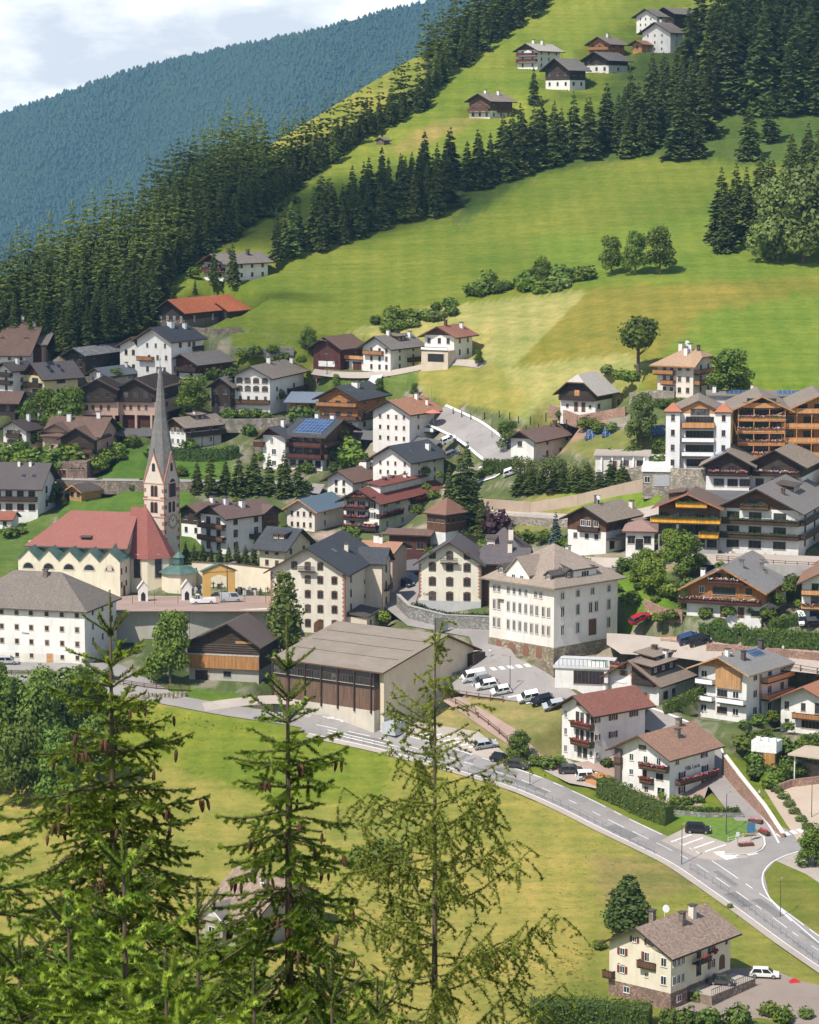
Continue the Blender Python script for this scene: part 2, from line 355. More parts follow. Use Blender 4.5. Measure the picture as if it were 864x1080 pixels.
LAND = [  # grass kinds and bare ground, as they lie on the slope
    ([(-900, 1300), (-900, 730), (130, 735), (330, 760), (430, 785), (560, 825), (900, 1010), (900, 1300)], G_YEL, 6),
    ([(90, 735), (330, 758), (430, 790), (400, 850), (300, 850), (150, 800), (100, 830)], (.2, .235, .03), 14),
    ([(560, 1080), (620, 1000), (640, 930), (700, 900), (870, 1010), (870, 1090)], (.235, .235, .05), 12),
    ([(620, 900), (735, 912), (742, 935), (640, 960)], G_DRY, 12),
    ([(540, 388), (620, 306), (700, 275), (900, 255), (900, 420), (700, 420), (650, 378)], G_OLIVE, 1.2),
    ([(740, 330), (900, 300), (900, 430), (700, 430), (690, 385)], (.165, .225, .03), 12),
    ([(560, 250), (700, 235), (900, 180), (900, 290), (690, 300), (580, 300)], (.165, .22, .03), 10),
    ([(365, 350), (450, 325), (560, 312), (622, 306), (540, 388), (660, 372), (690, 385), (610, 430), (590, 446), (470, 442), (400, 405), (500, 385), (440, 365)], G_PALE, 1.2),
    ([(390, 395), (520, 385), (560, 420), (540, 445), (440, 440)], (.285, .26, .065), 8),
    ([(200, 300), (300, 255), (420, 200), (540, 150), (640, 20), (700, -40), (560, -60), (470, 70), (330, 190), (180, 290)], (.2, .235, .035), 6),
    ([(405, 160), (450, 130), (520, 118), (440, 158)], (.29, .24, .07), 6),
    ([(-900, 720), (-900, 345), (110, 355), (240, 345), (330, 362), (420, 385), (450, 415), (560, 445), (600, 435), (680, 418), (900, 410), (900, 800), (760, 790), (620, 800), (560, 800), (400, 750), (130, 725)], V_PAVE, 4),
    ([(240, 345), (330, 362), (330, 390), (250, 380)], G_MID, 3), ([(318, 392), (440, 392), (440, 410), (330, 420), (300, 405)], V_GRASS, 2),
    ([(-900, 620), (-900, 540), (60, 540), (45, 575), (20, 610)], V_GRASS, 3), ([(60, 515), (200, 508), (205, 560), (60, 560)], (.1, .17, .03), 2),
    ([(100, 500), (120, 470), (240, 470), (250, 505), (110, 512)], (.1, .165, .03), 2), ([(130, 440), (160, 440), (160, 465), (130, 465)], V_GRASS, 2),
    ([(190, 556), (215, 556), (215, 600), (190, 596)], V_GRASS, 2), ([(275, 545), (305, 545), (300, 575), (280, 575)], V_GRASS, 2),
    ([(500, 545), (600, 512), (720, 512), (735, 530), (690, 545), (520, 565)], (.24, .22, .07), 3), ([(575, 525), (690, 500), (740, 505), (735, 540), (640, 545)], (.16, .24, .03), 3),
    ([(645, 605), (700, 600), (720, 640), (665, 650)], (.16, .24, .03), 3), ([(690, 560), (735, 570), (720, 600), (690, 600)], V_DIRT, 4),
    ([(480, 455), (600, 450), (640, 440), (660, 470), (560, 480), (500, 475)], (.36, .22, .17), 3), ([(590, 470), (700, 440), (710, 490), (640, 490)], (.2, .2, .06), 3),
    ([(120, 718), (200, 724), (280, 736), (270, 748), (160, 735)], (.13, .19, .03), 2), ([(225, 738), (330, 738), (330, 756), (230, 748)], (.13, .2, .03), 2),
    ([(430, 750), (470, 735), (600, 740), (600, 780), (560, 800), (470, 775), (430, 765)], (.3, .25, .1), 3),
    ([(690, 850), (745, 848), (790, 862), (800, 880), (765, 884), (720, 870)], (.16, .25, .03), 2),
    ([(795, 920), (830, 915), (870, 950), (870, 1000)], (.2, .2, .04), 2),
    ([(820, 690), (900, 690), (900, 760), (850, 760)], V_DIRT, 3),
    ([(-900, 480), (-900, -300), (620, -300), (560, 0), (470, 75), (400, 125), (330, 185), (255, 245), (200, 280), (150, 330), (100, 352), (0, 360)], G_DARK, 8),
    ([(258, 136), (330, 104), (445, 54), (454, 86), (400, 120), (335, 146), (275, 168)], (.27, .26, .05), 3),
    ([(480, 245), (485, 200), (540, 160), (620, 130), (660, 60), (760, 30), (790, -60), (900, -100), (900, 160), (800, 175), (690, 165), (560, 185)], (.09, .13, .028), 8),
]
cols = sorted(set(list(np.arange(-700, -36, 14.0)) + list(np.arange(-36, 904, 3.5)) + list(np.arange(904, 1600, 14.0))))
NT = 330
def build_land():
    npx = len(cols); V = []; PX = []; PY = []
    for px in cols:
        r = ridge(px)
        for j in range(NT + 1):
            py = 1110 - (1110 - r) * j / NT
            V.append(P(px, py)); PX.append(px); PY.append(py)
        d0 = dist(px, r); z0 = V[-1].z
        for k, (dd, dz) in enumerate(((25, -6), (70, -35), (200, -130), (500, -330))):   # the far side of the spur
            x, y, z = ray(px, r); kk = (d0 + dd) / y
            V.append(Vector((x * kk, d0 + dd, z0 + dz))); PX.append(px); PY.append(r - 5)
    nr = NT + 5
    i = np.arange(npx - 1)[:, None] * nr + np.arange(nr - 1)[None, :]
    Fc = np.stack([i, i + nr, i + nr + 1, i + 1], -1).reshape(-1, 4)
    PX = np.array(PX); PY = np.array(PY); V = np.array([tuple(v) for v in V])
    C = np.empty((len(PX), 4)); C[:, :3] = G_MID; C[:, 3] = 1
    for k, (poly, c, soft) in enumerate(LAND):
        acc = np.zeros(len(PX))
        for t in range(4):
            jx = (vnoise(PX / 9.0, PY / 5.0, k + t * 13) - .5) * soft * 2.2 + (vnoise(PX / 30.0, PY / 14.0, k + 50 + t) - .5) * soft
            jy = (vnoise(PX / 9.0, PY / 5.0, k + t * 13 + 7) - .5) * soft * 1.4
            acc += in_poly(PX + jx, PY + jy, poly)
        acc = (acc / 4)[:, None]; cc_ = np.array(c)
        if c is V_PAVE:      # trodden gravel and paving between the houses
            q = np.clip((vnoise(PX / 22, PY / 9, 91) * .6 + vnoise(PX / 7, PY / 3.5, 92) * .4 - .52) * 9, 0, 1)[:, None]; cc_ = np.array(c) * (1 - q) + np.array((.29, .25, .20)) * q
        C[:, :3] = C[:, :3] * (1 - acc) + cc_ * acc
    me = np_mesh('hillside', V, Fc, [], col=C, smoothf=True)
    m, t, b = newmat('meadow', .95, .15)
    at_ = nd(t, 'ShaderNodeAttribute', attribute_name='Col').outputs['Color']; g = nd(t, 'ShaderNodeNewGeometry').outputs['Position']
    mp = nd(t, 'ShaderNodeMapping'); mp.inputs['Rotation'].default_value = (0, 0, .5); mp.inputs['Scale'].default_value = (.035, .35, .2); t.links.new(g, mp.inputs[0])
    a = mixc(t, rampf(t, noise(t, .03, 6, g, .62), .32, .68), (.72, .86, .7), (1.22, 1.12, 1.15)); a = mixc(t, 1.0, at_, a, 'MULTIPLY')
    s_ = mixc(t, rampf(t, noise(t, 1.0, 5, mp.outputs[0], .65), .3, .7), (.8, .88, .82), (1.18, 1.1, 1.15)); a = mixc(t, .8, a, s_, 'MULTIPLY')
    f_ = mixc(t, rampf(t, noise(t, .55, 8, g, .72), .3, .72), (.62, .74, .6), (1.3, 1.2, 1.25)); a = mixc(t, .75, a, f_, 'MULTIPLY')
    mz = nd(t, 'ShaderNodeMapping'); mz.inputs['Scale'].default_value = (.02, .02, 1.1); t.links.new(g, mz.inputs[0])
    a = mixc(t, .6, a, mixc(t, rampf(t, noise(t, 1.0, 4, mz.outputs[0], .6), .35, .65), (.8, .9, .8), (1.2, 1.12, 1.2)), 'MULTIPLY')      # mown contour bands
    wv = nd(t, 'ShaderNodeTexWave'); wv.inputs['Scale'].default_value = .055; wv.inputs['Distortion'].default_value = 3.5; wv.inputs['Detail'].default_value = 3; wv.inputs['Detail Scale'].default_value = .4; t.links.new(g, wv.inputs['Vector'])
    a = mixc(t, .55, a, mixc(t, wv.outputs['Fac'], (.88, .93, .86), (1.12, 1.06, 1.12)), 'MULTIPLY')      # mower tracks
    vo = nd(t, 'ShaderNodeTexVoronoi'); vo.inputs['Scale'].default_value = .28; t.links.new(g, vo.inputs['Vector'])
    sp = rampf(t, vo.outputs['Distance'], .22, .08); nm = nd(t, 'ShaderNodeMath', operation='MULTIPLY'); t.links.new(sp, nm.inputs[0]); t.links.new(rampf(t, noise(t, .08, 3, g), .5, .65), nm.inputs[1])
    n2 = nd(t, 'ShaderNodeMath', operation='MULTIPLY'); n2.inputs[1].default_value = .45; t.links.new(nm.outputs[0], n2.inputs[0])
    a = mixc(t, n2.outputs[0], a, (.1, .14, .03))
    t.links.new(a, b.inputs['Base Color']); bump(t, b, noise(t, 1.1, 8, g, .75), .9, .35)
    me.materials.append(m)
    o = link('meadow_hillside', me); o['kind'] = 'structure'
    # the near slope below the viewpoint
    ys = [-30, 0, 15, 30, 60, 100, 150, 200, 250, 300, 350, 385, 400, 430]
    zs = [2, -3, -9, -17, -29, -44, -62, -79.5, -96, -111, -121, -126, -127.5, -129.5]
    xs = np.linspace(-260, 260, 60); V = []; yy = np.linspace(-30, 430, 120)
    for x in xs:
        for y in yy:
            V.append((x, y, CAMZ + np.interp(y, ys, zs) + .5 * sin(x * .13 + y * .05)))
    i = np.arange(59)[:, None] * 120 + np.arange(119)[None, :]
    Fc = np.stack([i, i + 120, i + 121, i + 1], -1).reshape(-1, 4)
    C = np.tile(np.array([.16, .2, .05, 1.0]), (len(V), 1))
    me = np_mesh('slope', V, Fc, [m], col=C, smoothf=True); link('valley_slope', me)['kind'] = 'structure'
build_land()
# ------------------------------------------------------------ far mountain
FRX = [-1500, -700, -300, 0, 60, 130, 190, 250, 330, 400, 450, 520, 600, 900, 1500]
FRY = [420, 260, 175, 118, 98, 74, 58, 46, 30, 11, 0, -24, -55, -160, -300]
def far_dist(px, py, r):
    t = (py - r) / 420.0
    return 5600 - 1500 * t + 110 * sin(px * .013) * (1 - t) + 60 * sin(px * .031 + py * .02)
def build_far():
    xs = np.arange(-1500, 1500, 12.0); n = 60; V = []; pts = []
    for px in xs:
        r = float(np.interp(px, FRX, FRY))
        for j in range(n + 1):
            py = r + 520 * j / n + 3; V.append(tuple(at(px, py, far_dist(px, py, r))))
    i = np.arange(len(xs) - 1)[:, None] * (n + 1) + np.arange(n)[None, :]
    Fc = np.stack([i, i + n + 1, i + n + 2, i + 1], -1).reshape(-1, 4)
    m, t, b = newmat('far_forest_floor', .95, .1)
    g = nd(t, 'ShaderNodeNewGeometry').outputs['Position']
    t.links.new(mixc(t, rampf(t, noise(t, .012, 6, g), .4, .7), (.02, .035, .02), (.05, .075, .03)), b.inputs['Base Color'])
    link('far_mountain', np_mesh('far_mountain', V, Fc, [m], smoothf=True))['kind'] = 'structure'
    # its forest: one mesh of small conifers
    V = []; Fc = []; N = 44000
    k = 7; base = [(cos(2 * pi * a / k), sin(2 * pi * a / k)) for a in range(k)]
    for _ in range(N):
        px = random.uniform(-420, 640); r = float(np.interp(px, FRX, FRY)); py = r + 3 + 330 * random.random() ** 1.15
        if px > -20 and py > ridge(px) + 30: continue
        p = at(px, py, far_dist(px, py, r)); h = random.uniform(6, 10); rad = h * random.uniform(.38, .52); i0 = len(V); a0 = random.random()
        for (zz, rr) in ((.08, 1), (.5, .62), (.5, .8)):
            for a in range(k):
                q = 2 * pi * a / k + a0; j = random.uniform(.75, 1.2); V.append((p.x + cos(q) * rad * rr * j, p.y + sin(q) * rad * rr * j, p.z + h * zz * random.uniform(.9, 1.1)))
        V.append((p.x, p.y, p.z + h)); ti = len(V) - 1
        for a in range(k):
            b2 = (a + 1) % k
            Fc += [(i0 + a, i0 + b2, i0 + k + b2), (i0 + a, i0 + k + b2, i0 + k + a), (i0 + 2 * k + a, i0 + 2 * k + b2, ti)]
    o = link('far_forest', np_mesh('far_forest', V, Fc, [leafmat((.022, .048, .027), (.03, .06, .03), 'far_needles', 0)]))
    tag(o, 'hazy blue conifer forest covering the distant mountain', 'forest', kind='stuff')
build_far()
# ------------------------------------------------------------ tree models
N_DARK = leafmat((.07, .10, .026), (.14, .185, .042), 'spruce_needles', .25)
N_OLIVE = leafmat((.125, .18, .045), (.215, .27, .065), 'larch_needles', .4)
N_BLUE = leafmat((.07, .11, .10), (.14, .19, .17), 'blue_spruce_needles', .1)
L_MID = leafmat((.10, .16, .02), (.20, .275, .036), 'broad_leaves', .25)
L_DARK = leafmat((.08, .135, .02), (.165, .235, .036), 'dark_leaves', .2)
L_BRIGHT = leafmat((.10, .15, .02), (.2, .26, .045), 'bright_leaves', .3)
L_PALE = leafmat((.12, .18, .045), (.22, .28, .075), 'pale_leaves', .25)
L_PURPLE = leafmat((.035, .015, .02), (.07, .03, .035), 'purple_leaves', .15)
L_HEDGE = leafmat((.06, .10, .018), (.13, .19, .03), 'hedge_leaves', .2)
BARK = flat((.12, .085, .06), .95, name='bark', var=.3, scale=4)
BARKG = flat((.2, .18, .16), .95, name='grey_bark', var=.3, scale=4)
def conifer_mesh(h=18, rad=3.4, seed=0, full=1.0, mat=N_DARK, base=.06, low=False, power=.85):
    r_ = random.Random(seed); V = []; Fc = []
    nl = int((9 if low else 19) * h / 18 + 2)
    for k in range(nl):
        t = (k + r_.random() * .6) / nl; z = h * (base + (1 - base) * t); rr = rad * (1 - t) ** power * r_.uniform(.82, 1.12) + .12
        nb = max(4, int((6 if low else 10) * (.55 + .6 * (1 - t)) * full)); a0 = r_.random() * 7
        for q in range(nb):
            if r_.random() < .07: continue
            a = a0 + 2 * pi * q / nb + r_.uniform(-.25, .25); L_ = rr * r_.uniform(.7, 1.15); ca, sa = cos(a), sin(a)
            wd = L_ * r_.uniform(.26, .4) + .12; dr = -.30 * L_ * r_.uniform(.5, 1.3); zz = z + r_.uniform(-.3, .3)
            px_, py_ = -sa, ca; i = len(V); up = L_ * .13
            V += [(0, 0, zz + .15), (ca * L_ * .5 + px_ * wd, sa * L_ * .5 + py_ * wd, zz + up + dr * .25), (ca * L_ * .5 - px_ * wd, sa * L_ * .5 - py_ * wd, zz + up + dr * .25),
                  (ca * L_, sa * L_, zz + dr + .12 * L_), (ca * L_ * .55, sa * L_ * .55, zz + dr * .25 - .35 * wd - .25)]
            Fc += [(i, i + 1, i + 3), (i, i + 3, i + 2), (i, i + 4, i + 3)]
            if not low:
                for s_ in (-1, 1):      # side sprays break the outline
                    b = r_.uniform(.45, .8); j = len(V); tip = r_.uniform(.7, 1.3)
                    V += [(ca * L_ * b, sa * L_ * b, zz + dr * b * .6 + .05), (ca * L_ * (b + .28) + px_ * wd * s_ * tip, sa * L_ * (b + .28) + py_ * wd * s_ * tip, zz + dr * (b + .1)), (ca * L_ * (b + .12), sa * L_ * (b + .12), zz + dr * b - .3 * wd)]
                    Fc.append((j, j + 1, j + 2))
    i = len(V); V += [(.12, 0, h * .93), (-.06, .1, h * .93), (-.06, -.1, h * .93), (0, 0, h * 1.02)]; Fc += [(i, i + 1, i + 3), (i + 1, i + 2, i + 3), (i + 2, i, i + 3)]
    return np_mesh('conifer_crown', V, Fc, [mat])
def trunk_mesh(h, r0, r1=.05, mat=BARK, lean=0, limbs=0, seed=0, crown_r=2):
    mb = MB(); r_ = random.Random(seed); pts = [(0, 0, -1.0)]
    for k in range(1, 5): pts.append((lean * k / 4 + r_.uniform(-.1, .1) * r0 * 2, r_.uniform(-.1, .1) * r0 * 2, h * k / 4))
    for k in range(4): mb.cyl(pts[k], pts[k + 1], r0 + (r1 - r0) * k / 4, r0 + (r1 - r0) * (k + 1) / 4, 7, cap=(k in (0, 3)))
    for k in range(limbs):
        a = 2 * pi * k / limbs + r_.random(); z = h * r_.uniform(.45, .9); l = crown_r * r_.uniform(.5, .8)
        mb.cyl((0, 0, z), (cos(a) * l, sin(a) * l, z + l * r_.uniform(.5, 1.1)), r0 * .38, r0 * .1, 5)
    return mb.mesh('trunk', mat)
def leaf_cloud(lobes, n, size, seed=0, mat=L_MID, inner=.35, flatten=.5):
    """n leaf clumps scattered in the outer volume of several ellipsoid lobes (x,y,z,rx,ry,rz)"""
    g = np.random.default_rng(seed); wts = np.array([l[3] * l[4] + l[3] * l[5] + l[4] * l[5] for l in lobes]); wts = wts / wts.sum()
    idx = g.choice(len(lobes), n, p=wts); Lb = np.array(lobes)[idx]
    d = g.normal(size=(n, 3)); d /= np.linalg.norm(d, axis=1)[:, None]
    rad = (inner + (1 - inner) * g.random(n) ** .45)[:, None] * (1 + g.normal(size=(n, 1)) * .07)
    C = Lb[:, :3] + d * rad * Lb[:, 3:]
    nr = d + g.normal(size=(n, 3)) * flatten; nr[:, 2] += .25; nr /= np.linalg.norm(nr, axis=1)[:, None]
    u = np.cross(nr, g.normal(size=(n, 3))); u /= np.linalg.norm(u, axis=1)[:, None]; v = np.cross(nr, u)
    s1 = (size * g.uniform(.55, 1.35, n))[:, None]; s2 = s1 * g.uniform(.5, .9, (n, 1))
    V = np.stack([C - u * s1, C - v * s2 + nr * s1 * .18, C + u * s1, C + v * s2 - nr * s1 * .15], 1).reshape(-1, 3)
    return np_mesh('leaf_crown', V, np.arange(4 * n).reshape(-1, 4), [mat])
def broad_lobes(h, r, seed, k=13, low=.02):
    r_ = random.Random(seed); L_ = [(0, 0, h * .55, r * .66, r * .66, h * .42)]
    for q in range(k):
        a = 2.4 * q + r_.random(); t = r_.uniform(0, 1); rr = r * (.62 - .3 * t) * r_.uniform(.8, 1.1)
        L_.append((cos(a) * rr, sin(a) * rr, h * (low + .14 + (.72 - low) * t), r * r_.uniform(.3, .46), r * r_.uniform(.3, .46), h * r_.uniform(.11, .17)))
    return L_
TREES = {}
def model(key, fn):
    if key not in TREES: TREES[key] = fn()
    return TREES[key]
def tree(name, loc, crown, trunk, label, cat='tree', group=None, s=1.0, rz=None, sz=None):
    o = empty(name, loc, random.random() * 6.28 if rz is None else rz, label, cat, group)
    o.scale = (s, s, s if sz is None else sz)
    if trunk is not None: link('trunk', trunk, o)
    link('crown', crown, o); return o
CON = [(conifer_mesh(18, rd, sd, mat=N_DARK, power=pw), trunk_mesh(16, .26)) for rd, sd, pw in ((3.7, 1, .8), (3.2, 2, .7), (4.3, 3, .85), (2.9, 4, .7), (3.9, 5, .75))]
CONO = [(conifer_mesh(18, rd, sd, mat=N_OLIVE, full=.9, power=pw), trunk_mesh(16, .24)) for rd, sd, pw in ((3.5, 11, .55), (3.9, 12, .55), (3.2, 13, .6))]
BRD = [(leaf_cloud(broad_lobes(10, 4.2, sd), 4200, .27, sd, mt), trunk_mesh(5.5, .24, .1, BARK, limbs=6, seed=sd, crown_r=3)) for sd, mt in ((1, L_MID), (2, L_DARK), (3, L_MID), (4, L_DARK))]
BRB = [(leaf_cloud(broad_lobes(10, 4.0, sd), 4200, .26, sd, mt), trunk_mesh(5.5, .22, .1, BARK, limbs=6, seed=sd, crown_r=3)) for sd, mt in ((5, L_BRIGHT), (6, L_PALE))]
BUSH = [leaf_cloud([(0, 0, .8, 1, 1, .9), (.5, .3, .6, .7, .7, .7), (-.5, .2, .6, .6, .7, .65), (0, -.5, .5, .7, .6, .6)], 420, .2, sd, mt) for sd, mt in ((1, L_MID), (2, L_DARK), (3, L_BRIGHT), (4, L_PALE), (5, L_PURPLE), (6, L_HEDGE))]
def conifer(px, py, hpx, label, group=None, olive=False, k=None, cat='tree', wide=1.0, name='spruce_tree', d=None):
    p = P(px, py) if d is None else at(px, py, d); L_ = CONO if olive else CON
    c, t = L_[random.randrange(len(L_)) if k is None else k]
    s = hpx * p.y / F / 18.0
    return tree('larch_tree' if olive else name, p, c, t, label, cat, group, s * wide, sz=s)
def broad(px, py, hpx, label, group=None, k=None, L_=None, wide=1.0, name='broadleaf_tree'):
    p = P(px, py); L_ = L_ or BRD; c, t = L_[random.randrange(len(L_)) if k is None else k]; s = hpx * p.y / F / 10.0
    return tree(name, p, c, t, label, 'tree', group, s * wide, sz=s)
def bush(px, py, hpx, k, label, group=None, wide=1.0, name='bush'):
    p = P(px, py); s = hpx * p.y / F / 1.7
    o = link(name, BUSH[k], None, p, random.random() * 6.28); o.scale = (s * wide, s * wide, s)
    return tag(o, label, 'bush', group)
# ------------------------------------------------------------ building kit
# a house stands in its own frame: origin at its front corner, +x along the right-hand face, +y along the left-hand face
FL = [flat((.62, .04, .07), .8, name='geraniums', var=.3, scale=5), flat((.68, .3, .38), .8, name='pink_flowers', var=.3, scale=5), flat((.75, .68, .66), .8, name='white_flowers', var=.2, scale=5), flat((.06, .12, .02), .9, name='flower_leaves', var=.3, scale=5), flat((.45, .12, .4), .8, name='purple_flowers', var=.3, scale=5)]
FRAME = dict(white=flat((.76, .75, .72), .5), brown=flat((.13, .07, .04), .6), dark=flat((.05, .04, .035), .6), warm=flat((.3, .14, .06), .6), stone=flat((.55, .47, .38), .9))
SHUT = dict(brown=planks((.14, .065, .035), vertical=True, h=.12), dark=planks((.05, .04, .035), vertical=True, h=.12), orange=planks((.5, .22, .08), vertical=True, h=.12), green=planks((.05, .1, .07), vertical=True, h=.12), red=planks((.2, .05, .035), vertical=True, h=.12), warm=planks((.3, .13, .05), vertical=True, h=.12))
_WM = {}
def win_mesh(w, h, fr, arch=False, sur=None):
    key = (round(w, 2), round(h, 2), fr, arch, sur)
    if key in _WM: return _WM[key]
    t = .07 if w < 1.6 else .08; mb = MB(); dpt = .07
    for x0, x1, z0, z1 in ((-w / 2, -w / 2 + t, -h / 2, h / 2), (w / 2 - t, w / 2, -h / 2, h / 2), (-w / 2 + t, w / 2 - t, h / 2 - t, h / 2), (-w / 2 + t, w / 2 - t, -h / 2, -h / 2 + t)):
        mb.box(x0, -dpt, z0, x1, .05, z1)
    nm = 1 if w < 1.7 else int(w / .9)
    for k in range(1, nm + 1):
        x = -w / 2 + w * k / (nm + 1); mb.box(x - .035, -dpt + .015, -h / 2 + t, x + .035, .03, h / 2 - t)
    mb.box(-w / 2 - .1, -.14, -h / 2 - .07, w / 2 + .1, .04, -h / 2 - .003, 1)     # sill
    if sur:
        b = .16
        mb.box(-w / 2 - b, -.035, -h / 2, -w / 2 - .003, .03, h / 2 + b, 1); mb.box(w / 2 + .003, -.035, -h / 2, w / 2 + b, .03, h / 2 + b, 1); mb.box(-w / 2, -.035, h / 2 + .003, w / 2, .03, h / 2 + b, 1)
    if arch:        # rounded dark head over the opening
        pts = [(w / 2 * cos(pi * k / 8), h / 2 + .004 + w * .28 * sin(pi * k / 8)) for k in range(9)]
        mb.ext(pts, 1, -.06, .03, 0)
    a = mb.mesh('window', [FRAME[fr], FRAME[sur] if sur else FRAME['stone']])
    p = MB(); p.box(-w / 2 + t, -.022, -h / 2 + t, w / 2 - t, .03, h / 2 - t); pm = p.mesh('pane', GLASS)
    _WM[key] = (a, pm); return _WM[key]
_SM = {}
def shutter_mesh(w, h, col, arch=False):
    key = (round(w, 2), round(h, 2), col, arch)
    if key not in _SM:
        mb = MB()
        if arch: mb.ext([(-w / 2, -h / 2), (w / 2, -h / 2), (w / 2, h / 2), (w * .1, h / 2 + .16), (-w / 2, h / 2 + .08)], 1, -.09, -.04)
        else: mb.box(-w / 2, -.09, -h / 2, w / 2, -.04, h / 2)
        _SM[key] = mb.mesh('shutter', SHUT[col])
    return _SM[key]
HOUSES = []
class House:
    def __init__(s, name, label, cat, px, py, hp, wl, wr, th=40, group=None, found=3.0, base=None, parent=None, off=(0, 0), dims=None):
        s.th = R(th)
        if parent is None:
            p = P(px, py) if base is None else base
            sc_ = F / p.y; s.sc = sc_
            s.a = wl / sc_ / cos(s.th); s.b = wr / sc_ / max(sin(s.th), .12); s.h = hp / sc_
            s.root = empty(name, p, pi / 2 - s.th, label, cat, group); s.ox = s.oy = 0
        else:
            s.root = parent.root; s.sc = parent.sc; s.b, s.a, s.h = dims; s.ox, s.oy = off; s.th = parent.th
        s.f = found; s.rise = 0; s.nf = 3; HOUSES.append((s.root, s.ox, s.oy, s.b, s.a))
    def pt(s, x, y, z): return (x + s.ox, y + s.oy, z)
    def part(s, mb, name, mats, parent=None):
        o = mb.obj(name, mats, parent or s.root)
        if parent is None or parent is s.root: o.location = (s.ox, s.oy, 0)
        return o
    def walls(s, layers):
        """layers: [(top as fraction of the wall height, material, how far it stands out)] from the ground up"""
        z = -s.f; n = len(layers); s.layers = []
        for k, L_ in enumerate(layers):
            z1 = L_[0] * s.h; e = L_[2] if len(L_) > 2 else 0.0
            mb = MB(); mb.box(-e, -e, z, s.b + e, s.a + e, z1)
            nm = 'wall' if n == 1 or (k == (1 if n > 1 else 0)) else ('plinth' if k == 0 and n > 1 and L_[0] < .4 else ('lower_wall' if k == 0 else 'upper_wall'))
            s.part(mb, nm, M(L_[1])); z = z1; s.layers.append((z1, e))
        s.topmat = layers[-1][1]; return s
    def wall_off(s, z):
        for z1, e in s.layers:
            if z <= z1: return e
        return s.layers[-1][1]
    def roof(s, ridge='R', pitch=23, mat='tb', ov=1.1, og=1.0, c0=1.0, c1=1.0, rp=.5, gable=None, fascia='wb', t=.24, h=None, x0=0, x1=None, y0=0, y1=None):
        """ridge 'R' runs along x (gable on the left-hand face), 'L' along y (gable on the right-hand face); c0/c1 <1 clip the ridge ends, 0 = hip"""
        if 19 < pitch < 30: pitch += 3
        H = s.h if h is None else h; x1 = s.b if x1 is None else x1; y1 = s.a if y1 is None else y1
        if ridge == 'R': rl, sp, r0, q0 = x1 - x0, y1 - y0, x0, y0
        else: rl, sp, r0, q0 = y1 - y0, x1 - x0, y0, x0
        tp = tan(R(pitch)); rise = tp * sp * max(rp, 1 - rp) if rp != .5 else tp * sp / 2
        A = rp * sp; tl_, tr_ = rise / A, rise / (sp - A)
        zl, zr = H - ov * tl_, H - ov * tr_; top = H + rise
        def C(r, q, z): return (r0 + r, q0 + q, z) if ridge == 'R' else (q0 + q, r0 + r, z)
        def end(c, sign):
            """points across the end: eave, (cut), ridge"""
            re = -og if sign < 0 else rl + og
            if c >= 1: return [C(re, -ov, zl)], C(re, A, top), [C(re, sp + ov, zr)], None
            zc = min(zl, zr) + (top - min(zl, zr)) * c; 
            ql = A - (top - zc) / tl_; qr = A + (top - zc) / tr_
            ins = (top - zc) / max(tl_, tr_) * (1.0 if c < .05 else .7)
            ri = re - sign * min(ins, rl / 2 + og - .1)
            if c < .02:
                return [C(re, -ov, zl)], C(ri, A, top), [C(re, sp + ov, zr)], True
            return [C(re, -ov, zl), C(re, ql, zc)], C(ri, A, top), [C(re, sp + ov, zr), C(re, qr, zc)], True
        l0, k0, e0, cut0 = end(c0, -1); l1, k1, e1, cut1 = end(c1, 1)
        tops = [l0 + [k0, k1] + l1[::-1], e1 + [k1, k0] + e0[::-1]]
        if cut0: tops.append([l0[-1], e0[-1], k0])
        if cut1: tops.append([e1[-1], l1[-1], k1])
        mb = MB(); up = Vector((0, 0, t))
        cnt = {}
        for f in tops:
            mb.face([Vector(p) + up for p in f], 0); mb.face([Vector(p) + Vector((0, 0, .02)) for p in f[::-1]], 1)
            for a, b in zip(f, f[1:] + f[:1]):
                ka = tuple(round(v, 3) for v in a); kb = tuple(round(v, 3) for v in b); cnt.setdefault(frozenset((ka, kb)), []).append((a, b))
        for es in cnt.values():
            if len(es) == 1:
                a, b = Vector(es[0][0]), Vector(es[0][1]); d = Vector((0, 0, .10))
                mb.face([a - d * .6, b - d * .6, b + up * .98, a + up * .98], 1)
        s.roof_o = s.part(mb, 'roof', [M(mat), M(fascia)]); s.part
        s.rf = dict(ridge=ridge, H=H, tl=tl_, tr=tr_, A=A, sp=sp, rl=rl, top=top, C=C, t=t, og=og, ov=ov); s.rise = rise
        # gable fill
        if c0 >= .3 or c1 >= .3:
            g = MB(); cm = min(1, max(c0, c1)); e = s.layers[-1][1]
            if c0 >= 1 and c1 >= 1:
                poly = [(q0 - e, H), (q0 + sp + e, H), (q0 + A, top - .02 + e * tl_)]
                g.ext(poly, 0 if ridge == 'R' else 1, r0 + .003 - e, r0 + rl - .003 + e)
            else:
                zc = H + (rise) * min(c0 if c0 >= .3 else c1, c1 if c1 >= .3 else c0) * .86
                poly = [(q0, H), (q0 + sp, H), (q0 + A + (top - zc) / tr_ - .05, zc - .02), (q0 + A - (top - zc) / tl_ + .05, zc - .02)]
                g.ext(poly, 0 if ridge == 'R' else 1, r0 + (.003 if c0 >= .3 else rl - .4), r0 + (rl - .003 if c1 >= .3 else .4))
            s.part(g, 'gable', M(gable or s.topmat))
        return s
